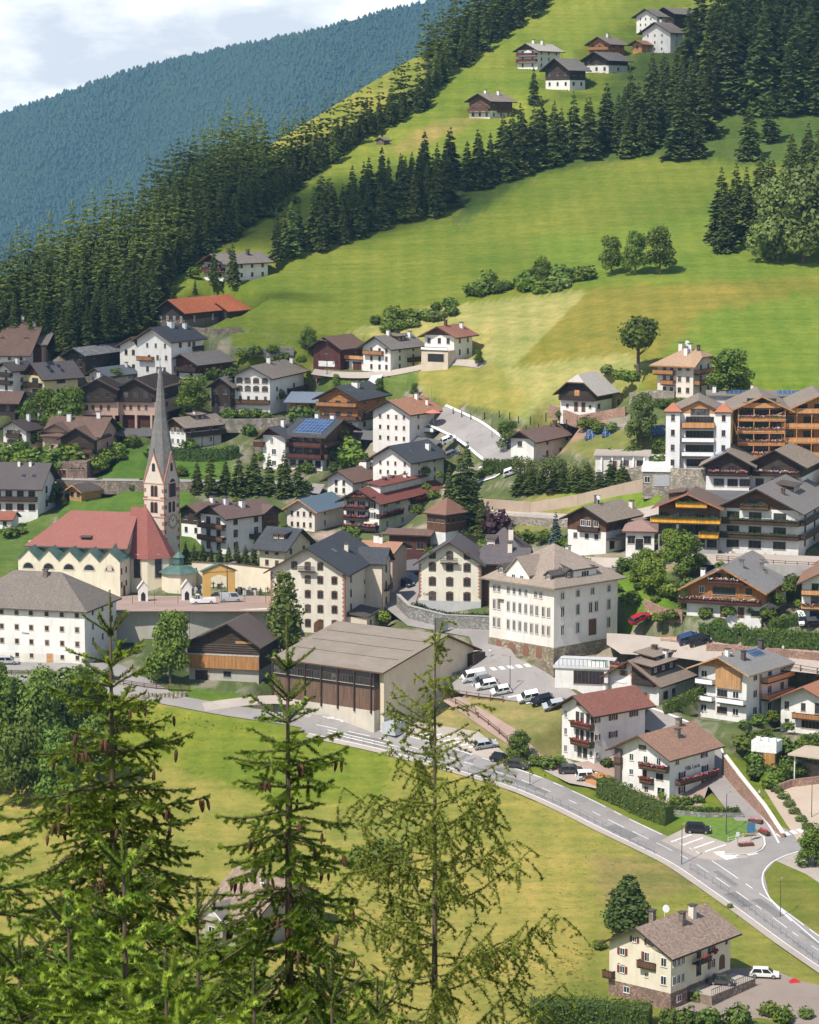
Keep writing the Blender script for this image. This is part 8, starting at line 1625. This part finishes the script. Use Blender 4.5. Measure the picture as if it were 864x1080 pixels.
person(786, 834, 120, PM[0], 'walker in dark clothes on the junction lane, left of a pair'); person(789, 835, 125, PM[2], 'walker in reddish top on the junction lane, right of a pair'); person(801, 843, 110, PM[1], 'walker in pale top alone on the junction lane'); person(517, 693, 60, PM[3], 'pedestrian dressed in white at the corner of the cream town building')
person(826, 690, 90, PM[1], 'person leaning at the upper street railing in a pale top'); person(598, 722, 100, PM[3], 'person in white outside the terrace shop, left of two'); person(601, 723, 80, PM[2], 'person in a reddish top outside the terrace shop, right of two'); person(440, 650, 90, PM[0], 'dark clothed person in the lane by the curved wall')
# lamp posts and signs
lm = MB(); lm.cyl((0, 0, -.5), (0, 0, 7.2), .09, .06, 7); LP = lm.mesh('pole', M('iron')); lm = MB(); lm.cyl((0, 0, 7.1), (1.1, 0, 7.35), .04, n=5); lm.box(.8, -.12, 7.28, 1.5, .12, 7.4); LH = lm.mesh('lamp_head', M('grey'))
def lamp(px, py, rz, label, s=1.0):
    o = empty('street_lamp', P(px, py), R(rz), label, 'street lamp'); o.scale = (s, s, s); link('pole', LP, o); link('lamp_head', LH, o)
lamp(719, 912, 60, 'street lamp on the grass edge opposite the villa', .95); lamp(823, 967, 70, 'street lamp beside the lower road verge', .85); lamp(766, 880, 60, 'street lamp on the villa lawn', 1.0); lamp(538, 731, 180, 'dark street lamp beside the small white hatchback', 1.0); lamp(559, 828, 90, 'street lamp at the railing below the parked estate car', .9)
lamp(455, 424, 180, 'lamp at the foot of the mown meadow', .5); lamp(519, 462, 90, 'lamp on the pink terrace by the hairpin', .8); lamp(856, 862, 200, 'lamp in the gravel courtyard', .9); lamp(240, 640, 0, 'thin lamp on the edge of the church square', 1.3); lamp(295, 395, 0, 'wire mast above the arched-window house', 1.1); lamp(345, 395, 180, 'wire mast in front of the dark red barn', 1.2); lamp(78, 516, 0, 'lamp on the street behind the church', .8)
def sign(px, py, body, label, hgt=2.4, w=.7, hh=.7, rz=0, colr='wpaint'):
    o = empty('road_sign', P(px, py), R(rz), label, 'sign'); mb = MB(); mb.cyl((0, 0, -.4), (0, 0, hgt), .05, n=6); mb.obj('post', M('steel'), o); mb = MB(); mb.box(-w / 2, -.06, hgt - hh, w / 2, -.03, hgt); mb.obj('panel', M(colr), o)
sign(792, 888, '', 'information panel on the paved traffic island', 3.4, 1.6, 1.8, 20, 'blue'); sign(778, 893, '', 'white sign post beside the flower boxes', 2.6, .6, .8, 20); sign(466, 668, '', 'grey-blue square sign above the larch tip by the inn wall', 3.2, 2.6, 2.6, 10, 'steel')
def planter(px, py, rz, label):
    o = empty('flower_planter', P(px, py) + Vector((0, 0, .15)), R(rz), label, 'planter'); mb = MB(); mb.box(-1.3, -.4, 0, 1.3, .4, .5); mb.obj('trough', M('wb'), o); link('flowers', leaf_cloud([(0, 0, .65, 1.3, .4, .3)], 160, .09, px, FL[int(px) % 2]), o)
planter(787, 893, 10, 'red flower planter at the front of the traffic island'); planter(797, 868, -35, 'red flower planter on the lawn edge by the lane'); planter(806, 880, -60, 'red flower planter at the crosswalk')
b = empty('park_bench', P(790, 883) + Vector((0, 0, .17)), R(15), 'pale bench on the traffic island', 'bench'); mb = MB(); mb.box(-1.2, -.25, .42, 1.2, .25, .5); mb.obj('seat', M('wl'), b)
for sx in (-1, 1): mb = MB(); mb.box(sx * .95 - .08, -.2, 0, sx * .95 + .08, .2, .418); mb.obj('leg', M('cgrey'), b)
h = H('wooden_shed', 'orange-brown timber shed with low roof at the roadside by the white car', 'shed', 632, 831, 9, 14, 10, 45); h.walls([(1, 'wo')]); h.roof('R', 18, 'wo', .4, .4, gable='wo')
fence('picket_fence', [(768, 888), (776, 886), (784, 884)], 'short white picket fence on the traffic island', 'wpaint', .9, .4, (.3, .75), .04, .03)
o = empty('sunshade', P(457, 452) + Vector((0, 0, 1.5)), 0, 'coral parasol on the terrace of the orange-roofed house', 'parasol'); mb = MB(); mb.cyl((0, 0, 0), (0, 0, 3), .05, n=6); mb.obj('pole', M('wpaint'), o); mb = MB(); mb.cyl((0, 0, 2.4), (0, 0, 3.1), 2.1, .1, 10); mb.obj('canopy', flat((.6, .2, .14), .8), o)
o = empty('wheelbarrow_cover', P(838, 1036), .3, 'red tarpaulin heap on the grass by the white estate car', 'tarpaulin'); o.name = 'tarpaulin'; mb = MB(); A = [(-1, -.5, 0), (.9, -.6, 0), (1.1, .5, 0), (-.8, .6, 0)]; mb.face([*A][::-1]); T = [(-.3, -.1, .55), (.4, -.15, .45), (.35, .2, .5), (-.25, .2, .6)]; [mb.face([A[i], A[(i + 1) % 4], T[(i + 1) % 4], T[i]]) for i in range(4)]; mb.face(T); mb.obj('sheet', M('red'), o)
o = empty('stone_pile', P(165, 735), 0, 'heap of pale boulders at the bend of the left lane', 'stones')
for k in range(14): mb = MB(); mb.cyl((k * .8 - 5, random.uniform(-.6, .6), -.2), (k * .8 - 5 + .1, random.uniform(-.5, .5), random.uniform(.5, 1.0)), .6, .3, 6); mb.obj('boulder', M('stone2'), o)
# ------------------------------------------------------------ near trees on the viewer's slope
S_OLD = leafmat((.08, .15, .02), (.165, .26, .034), 'old_spruce_needles', .15); S_YOUNG = leafmat((.11, .2, .024), (.2, .31, .04), 'fresh_spruce_needles', .2); S_NEW = leafmat((.17, .27, .025), (.28, .38, .045), 'young_spruce_needles', .2)
LARCH = leafmat((.24, .31, .045), (.38, .44, .09), 'larch_tufts', .45); TWIG = flat((.10, .08, .05), .9, name='twig', var=.3, scale=8)
def shoot_tpl(n, nl, nw, seed, droopy=.0):
    """a twig piece of unit length along +x clothed in needles: triangles"""
    g = np.random.default_rng(seed); V = []
    for k in range(n):
        x = (k + g.random()) / n; a = g.random() * 2 * pi; l = nl * g.uniform(.75, 1.15); f = g.uniform(.35, .75)
        r = np.array([0, cos(a), sin(a)]); b = np.array([x, r[1] * .002, r[2] * .002]); t = np.array([x, r[1] * l, r[2] * l]); s = np.cross([1, 0, 0], r)
        V.append((b + s * nw, b - s * nw, t, f * l))
    return V
def build_shoots(tpl, items):
    """items: rows of origin(3) direction(3) length; returns vertices"""
    it = np.array(items); O, D, Ls = it[:, :3], it[:, 3:6], it[:, 6]
    D = D / np.linalg.norm(D, axis=1)[:, None]; up = np.where(np.abs(D[:, 2:3]) > .9, np.array([[1., 0, 0]]), np.array([[0, 0, 1.]]))
    U = np.cross(up, D); U /= np.linalg.norm(U, axis=1)[:, None]; W = np.cross(D, U)
    T = np.array([[v for v in t[:3]] for t in tpl]); fw = np.array([t[3] for t in tpl])          # (n,3,3)
    X = T[:, :, 0][None] * Ls[:, None, None]; X = X + np.array([0, 0, 1.])[None, None] * fw[None, :, None]
    P_ = O[:, None, None, :] + X[..., None] * D[:, None, None, :] + T[None, :, :, 1, None] * U[:, None, None, :] + T[None, :, :, 2, None] * W[:, None, None, :]
    return P_.reshape(-1, 3)
def cone_mesh():
    mb = MB(); n = 7; pr = [(0, .004), (.012, .012), (.04, .0165), (.08, .014), (.105, .007), (.112, .001)]
    for (z0, r0), (z1, r1) in zip(pr, pr[1:]):
        for k in range(n):
            a, b = 2 * pi * k / n, 2 * pi * (k + 1) / n; mb.face([(cos(a) * r0, sin(a) * r0, -z0), (cos(b) * r0, sin(b) * r0, -z0), (cos(b) * r1, sin(b) * r1, -z1), (cos(a) * r1, sin(a) * r1, -z1)])
    m, t, b = newmat('cone_scales', .75, .3); o = nd(t, 'ShaderNodeTexCoord').outputs['Object']; vo = nd(t, 'ShaderNodeTexVoronoi'); vo.inputs['Scale'].default_value = 120; t.links.new(o, vo.inputs['Vector'])
    oi = nd(t, 'ShaderNodeObjectInfo').outputs['Random']; t.links.new(mixc(t, rampf(t, vo.outputs['Distance'], .2, .7), mixc(t, oi, (.24, .10, .045), (.13, .07, .045)), (.05, .03, .02)), b.inputs['Base Color'])
    return mb.mesh('cone', m)
CONE = cone_mesh()
def spruce(px, py_top, d, label, seed, vis=3.8, Lk=.34, L0=.10, Lmax=1.5, lead=.5, ncone=0, tip_new=.5, thick=1.0, droop=1.0, side=None, cone_t=(.6, 2.6), oldm=None):
    r_ = random.Random(seed); top = at(px, py_top, d); zg = CAMZ + np.interp(d, [-30, 0, 15, 30, 60], [2, -3, -9, -17, -29]); H_ = top.z - zg
    root = empty('spruce_tree', (top.x, top.y, zg), 0, label, 'tree'); old, new = [], []; twigs = MB(); tips = []
    def clothed(p, d_, L, is_new):
        (new if is_new else old).append((*p, *d_, L))
    def run(p, dr, L, lvl, az):
        """grow a twig; each node may carry side twigs"""
        seg = .075 if lvl == 0 else .065; n = max(1, int(L / seg)); p = Vector(p); dr = Vector(dr).normalized(); pts = [p.copy()]
        for k in range(n):
            t = (k + 1) / n
            dr = (dr + Vector((r_.uniform(-.07, .07), r_.uniform(-.07, .07), r_.uniform(-.05, .05) + (.07 if t > .6 else -.05 * droop) * (1 if lvl == 0 else .4)))).normalized()
            q = p + dr * seg
            clothed(p, dr, seg * 1.12, (t > 1 - .10 / max(L, .12) and lvl < 3 and r_.random() < tip_new))
            rem = L * (1 - k / n)
            if lvl < 2 and k >= 1 and rem > .07 and (lvl > 0 or L > .40) and (k % 2 == 0 or lvl == 0 and r_.random() < .55):
                for sg in (-1, 1):
                    if r_.random() < (.88 if lvl == 0 else .7):
                        sd = dr.cross(Vector((0, 0, 1))); sd = sd.normalized() if sd.length > .05 else Vector((cos(az), sin(az), 0))
                        l2 = min(rem * (.5 if lvl == 0 else .45) * r_.uniform(.55, 1.1) + .03, .5 if lvl == 0 else .16)
                        d2 = (dr * .7 + sd * sg * r_.uniform(.6, .95) + Vector((0, 0, r_.uniform(-.75, .15) * droop))).normalized(); run(q, d2, l2, lvl + 1, az)
            p = q; pts.append(p.copy())
        if lvl == 0:
            st = max(1, len(pts) // 6); kp = pts[::st] + ([pts[-1]] if len(pts) % st != 1 else [])
            for i in range(len(kp) - 1): f = 1 - i / len(kp); twigs.cyl(kp[i], kp[i + 1], (.004 + .006 * L * f) * thick, (.003 + .006 * L * max(0, f - 1 / len(kp))) * thick, 5, cap=False)
            tips.append((p.copy(), L))
        elif lvl == 1 and L > .14: tips.append((p.copy(), L * .5))
    # leader
    for k in range(int(lead / .07)):
        z = H_ - lead + k * .07; clothed((0, 0, z), (r_.uniform(-.04, .04), r_.uniform(-.04, .04), 1), .078, k > 2)
    t = lead
    first = True
    while t < vis:
        z = H_ - t; nb = r_.randint(6, 8); a0 = r_.random() * 7
        for q in range(nb):
            az = a0 + 2 * pi * q / nb + r_.uniform(-.25, .25); L = min(Lmax, (L0 + Lk * t) * r_.uniform(.65, 1.15)) if t > lead + .05 else r_.uniform(.26, .38)
            if side is not None: L *= 1 + .35 * cos(az - side)
            el = R(np.interp(t, [0, lead + .05, lead + .6, 1.8, 3, 5], [60, 42, 22, 4, -10, -22]) + r_.uniform(-9, 9)); run((0, 0, z + r_.uniform(-.04, .04)), (cos(az) * cos(el), sin(az) * cos(el), sin(el)), L, 0, az)
        step = (.27 if first else r_.uniform(.16, .26)) * (1 if t < 2 else 1.15); first = False
        if t > lead + .3:
            for _ in range(3): az = r_.random() * 7; run((0, 0, z - step / 2), (cos(az), sin(az), r_.uniform(-.1, .35)), min(.5, (L0 + Lk * t) * r_.uniform(.25, .5)), 0, az)
        t += step
    for k in range(10):
        z0, z1 = H_ * k / 10 - (.5 if k == 0 else 0), H_ * (k + 1) / 10; f = lambda z: .006 + .0105 * (H_ - z)
        twigs.cyl((0, 0, z0), (0, 0, z1), f(z0), f(z1), 8, cap=False)
    twigs.obj('trunk', BARK, root)
    tA, tB = shoot_tpl(int(34 * thick), .021 * thick, .0042 * thick, seed), shoot_tpl(int(38 * thick), .02 * thick, .0044 * thick, seed + 1)
    V0 = build_shoots(tA, old); V1 = build_shoots(tB, new) if new else np.zeros((0, 3)); V = np.concatenate([V0, V1]); n0 = len(V0) // 3
    link('crown', np_mesh('spruce_crown', V, np.arange(len(V)).reshape(-1, 3), [oldm or S_OLD, S_NEW], mi=np.concatenate([np.zeros(n0), np.ones(len(V1) // 3)])), root)
    tips = [tp for tp in tips if cone_t[0] < H_ - tp[0].z < cone_t[1] and tp[1] > .1]; r_.shuffle(tips); k = 0
    for tp, L in tips:
        if k >= ncone: break
        for _ in range(r_.choice([1, 1, 2, 3])):
            o = link('cone', CONE, root, tp + Vector((r_.uniform(-.04, .04), r_.uniform(-.04, .04), -.01))); o.rotation_euler = (r_.uniform(-.2, .2), r_.uniform(-.2, .2), 0); s = r_.uniform(.8, 1.15); o.scale = (s, s, s); k += 1
            if k >= ncone: break
    print(label, len(old) + len(new), 'twig pieces', len(V) // 3, 'needles'); return root
def larch(px, py_top, d, label, seed, vis=4.6):
    r_ = random.Random(seed); top = at(px, py_top, d); zg = CAMZ + np.interp(d, [-30, 0, 15, 30, 60], [2, -3, -9, -17, -29]); H_ = top.z - zg
    root = empty('larch_tree', (top.x, top.y, zg), 0, label, 'tree'); tuft = []; tw = MB(); cones = []
    def run(p, dr, L, lvl):
        seg = .045; n = max(2, int(L / seg)); p = Vector(p); dr = Vector(dr).normalized(); pts = [p.copy()]
        for k in range(n):
            t = k / n; dr = (dr + Vector((r_.uniform(-.1, .1), r_.uniform(-.1, .1), r_.uniform(-.08, .08) + (.03 if lvl == 0 else -.10)))).normalized(); q = p + dr * seg
            for _ in range(3 if t > .1 else 1):
                if r_.random() < .85: v = Vector((r_.uniform(-1, 1), r_.uniform(-1, 1), r_.uniform(-.3, 1))).normalized(); tuft.append((*(p + dr * seg * r_.random()), *v, .028))
            if lvl == 0 and k > 3 and r_.random() < (.6 if t < .8 else .4): a = r_.random() * 7; run(q, (cos(a) * .5 + dr.x * .6, sin(a) * .5 + dr.y * .6, r_.uniform(-.9, .05)), min(L * .42, .42) * r_.uniform(.35, 1), 1)
            elif lvl == 1 and L > .2 and r_.random() < .16: a = r_.random() * 7; run(q, (cos(a), sin(a), -.6), L * .4, 2)
            if lvl < 2 and r_.random() < .035: cones.append(q.copy())
            p = q; pts.append(p.copy())
        st = 4 if lvl == 0 else 3; kp = pts[::st] + [pts[-1]]
        for i in range(len(kp) - 1):
            if (kp[i] - kp[i + 1]).length > 1e-4: f = 1 - i / len(kp); rr = (.002 + .0045 * L * f) if lvl == 0 else .002; tw.cyl(kp[i], kp[i + 1], rr, rr * .8, 4, cap=False)
    run((0, 0, H_ - .5), (0, 0, 1), .5, 0); t = .18
    while t < vis:
        for _ in range(2): az = r_.random() * 7; run((0, 0, H_ - t), (cos(az), sin(az), r_.uniform(-.3, .5)), r_.uniform(.08, .22), 1)
        for _ in range(1 if t < .9 else r_.choice([2, 2, 3])):
            az = r_.random() * 2 * pi; L = float(np.interp(t, [0, .5, 1.0, 1.6, 2.4, 4.6], [.05, .3, .55, .7, 1.1, 1.5])) * r_.uniform(.55, 1.2); el = R(np.interp(t, [0, 1, 2, 4.5], [42, 18, 3, -6]) + r_.uniform(-12, 12)); run((0, 0, H_ - t), (cos(az) * cos(el), sin(az) * cos(el), sin(el)), L, 0)
        t += r_.uniform(.06, .14)
    for k in range(12):
        z0, z1 = H_ * k / 12 - (.5 if k == 0 else 0), H_ * (k + 1) / 12; f = lambda z: .005 + .0068 * (H_ - z); tw.cyl((0, 0, z0), (0, 0, z1), f(z0), f(z1), 8, cap=False)
    tw.obj('trunk', TWIG, root); g = np.random.default_rng(seed); tpl = []
    for k in range(12):
        a, e = g.random() * 2 * pi, g.uniform(.15, 1.2); l = g.uniform(.026, .042); v = np.array([sin(e) * 1.0, cos(e) * cos(a), cos(e) * sin(a)]); s = np.cross(v, [.3, .5, .8]); s /= np.linalg.norm(s); b = np.zeros(3); tip = v * l; tip[0] /= .028; sb = s * .0052; sb[0] /= .028; tpl.append((b + sb, b - sb, tip, 0.0))
    V = build_shoots(tpl, tuft); link('crown', np_mesh('larch_crown', V, np.arange(len(V)).reshape(-1, 3), [LARCH]), root)
    cm = MB(); n = 6
    for z0, r0, z1, r1 in ((0, .004, .008, .013), (.008, .013, .02, .012), (.02, .012, .028, .002)):
        for k in range(n): a, b = 2 * pi * k / n, 2 * pi * (k + 1) / n; cm.face([(cos(a) * r0, sin(a) * r0, z0), (cos(b) * r0, sin(b) * r0, z0), (cos(b) * r1, sin(b) * r1, z1), (cos(a) * r1, sin(a) * r1, z1)])
    cme = cm.mesh('cone', flat((.09, .06, .045), .9, name='larch_cone', var=.3)); r_.shuffle(cones)
    for q in cones[:90]: link('cone', cme, root, q)
    print(label, len(tuft), 'tufts')
spruce(116, 622, 25, 'tall foreground spruce with brown cones and a wide dark crown at the left', 101, 4.6, .41, .12, 1.7, .42, 70, .4, 1.35, cone_t=(.7, 2.6))
spruce(303, 648, 25, 'slim foreground spruce hung with many long cones left of the larch', 102, 4.6, .27, .14, 1.2, .5, 98, .45, 1.35, cone_t=(.8, 3.2))
spruce(130, 858, 17, 'young bright foreground spruce with finger-like light green new shoots', 103, 2.6, .42, .14, 1.2, .36, 0, .9, 1.55, .5, oldm=S_YOUNG)
spruce(-22, 735, 21, 'foreground spruce cut off by the left edge of the picture', 104, 4.0, .36, .14, 1.5, .4, 24, .5, 1.25)
spruce(208, 930, 21, 'low dark foreground spruce between the two taller coned spruces', 105, 2.6, .5, .2, 1.2, .3, 14, .3, 1.3)
spruce(20, 985, 18, 'low spruce top in the bottom left corner', 106, 2.0, .5, .2, 1.0, .3, 0, .7, 1.4, .7, oldm=S_YOUNG)
spruce(350, 1010, 19, 'small spruce tip in front of the larch foot', 107, 1.6, .45, .2, .9, .3, 0, .6, 1.3, .8)
spruce(72, 935, 19, 'dense dark spruce crown filling the lower left between the coned spruce and the edge', 111, 2.0, .55, .2, 1.2, .3, 12, .5, 1.3)
spruce(175, 1000, 15, 'bright young spruce top at the bottom left, nearest to the viewer', 112, 1.4, .6, .25, .9, .26, 0, .9, 1.5, .6, oldm=S_YOUNG)
spruce(268, 1012, 18, 'low spruce tip under the slim coned spruce', 113, 1.5, .55, .2, 1.0, .28, 8, .6, 1.3)
spruce(398, 1030, 20, 'little spruce tip between the slim spruce and the larch', 114, 1.4, .5, .2, .8, .28, 0, .6, 1.2, .7)
larch(459, 652, 28, 'airy light green foreground larch with thin drooping branches', 110)
# ------------------------------------------------------------ level building plots cut into the slope
def cut_plots():
    o = bpy.data.objects['meadow_hillside']; me = o.data; n = len(me.vertices); V = np.empty(n * 3); me.vertices.foreach_get('co', V); V = V.reshape(-1, 3); Z0 = V[:, 2].copy()
    for root, ox, oy, b, a in HOUSES:
        p = root.location; an = root.rotation_euler.z; c, s = cos(an), sin(an); R_ = hypot(a, b) + 10
        k = np.nonzero((np.abs(V[:, 0] - p.x) < R_ + abs(ox) + abs(oy)) & (np.abs(V[:, 1] - p.y) < R_ + abs(ox) + abs(oy)))[0]
        dx, dy = V[k, 0] - p.x, V[k, 1] - p.y; x, y = dx * c + dy * s - ox, -dx * s + dy * c - oy
        q = np.hypot(np.maximum(np.maximum(-x, x - b), 0), np.maximum(np.maximum(-y, y - a), 0)); t = np.clip((q - 2.2) / 3.5, 0, 1)
        cut = p.z - .12 + t * 99 * 0 + np.maximum(0, Z0[k] - p.z) * t
        V[k, 2] = np.minimum(V[k, 2], np.maximum(cut, p.z - .12)) if True else V[k, 2]
    me.vertices.foreach_set('co', V.ravel().astype(np.float32)); me.update()
cut_plots()
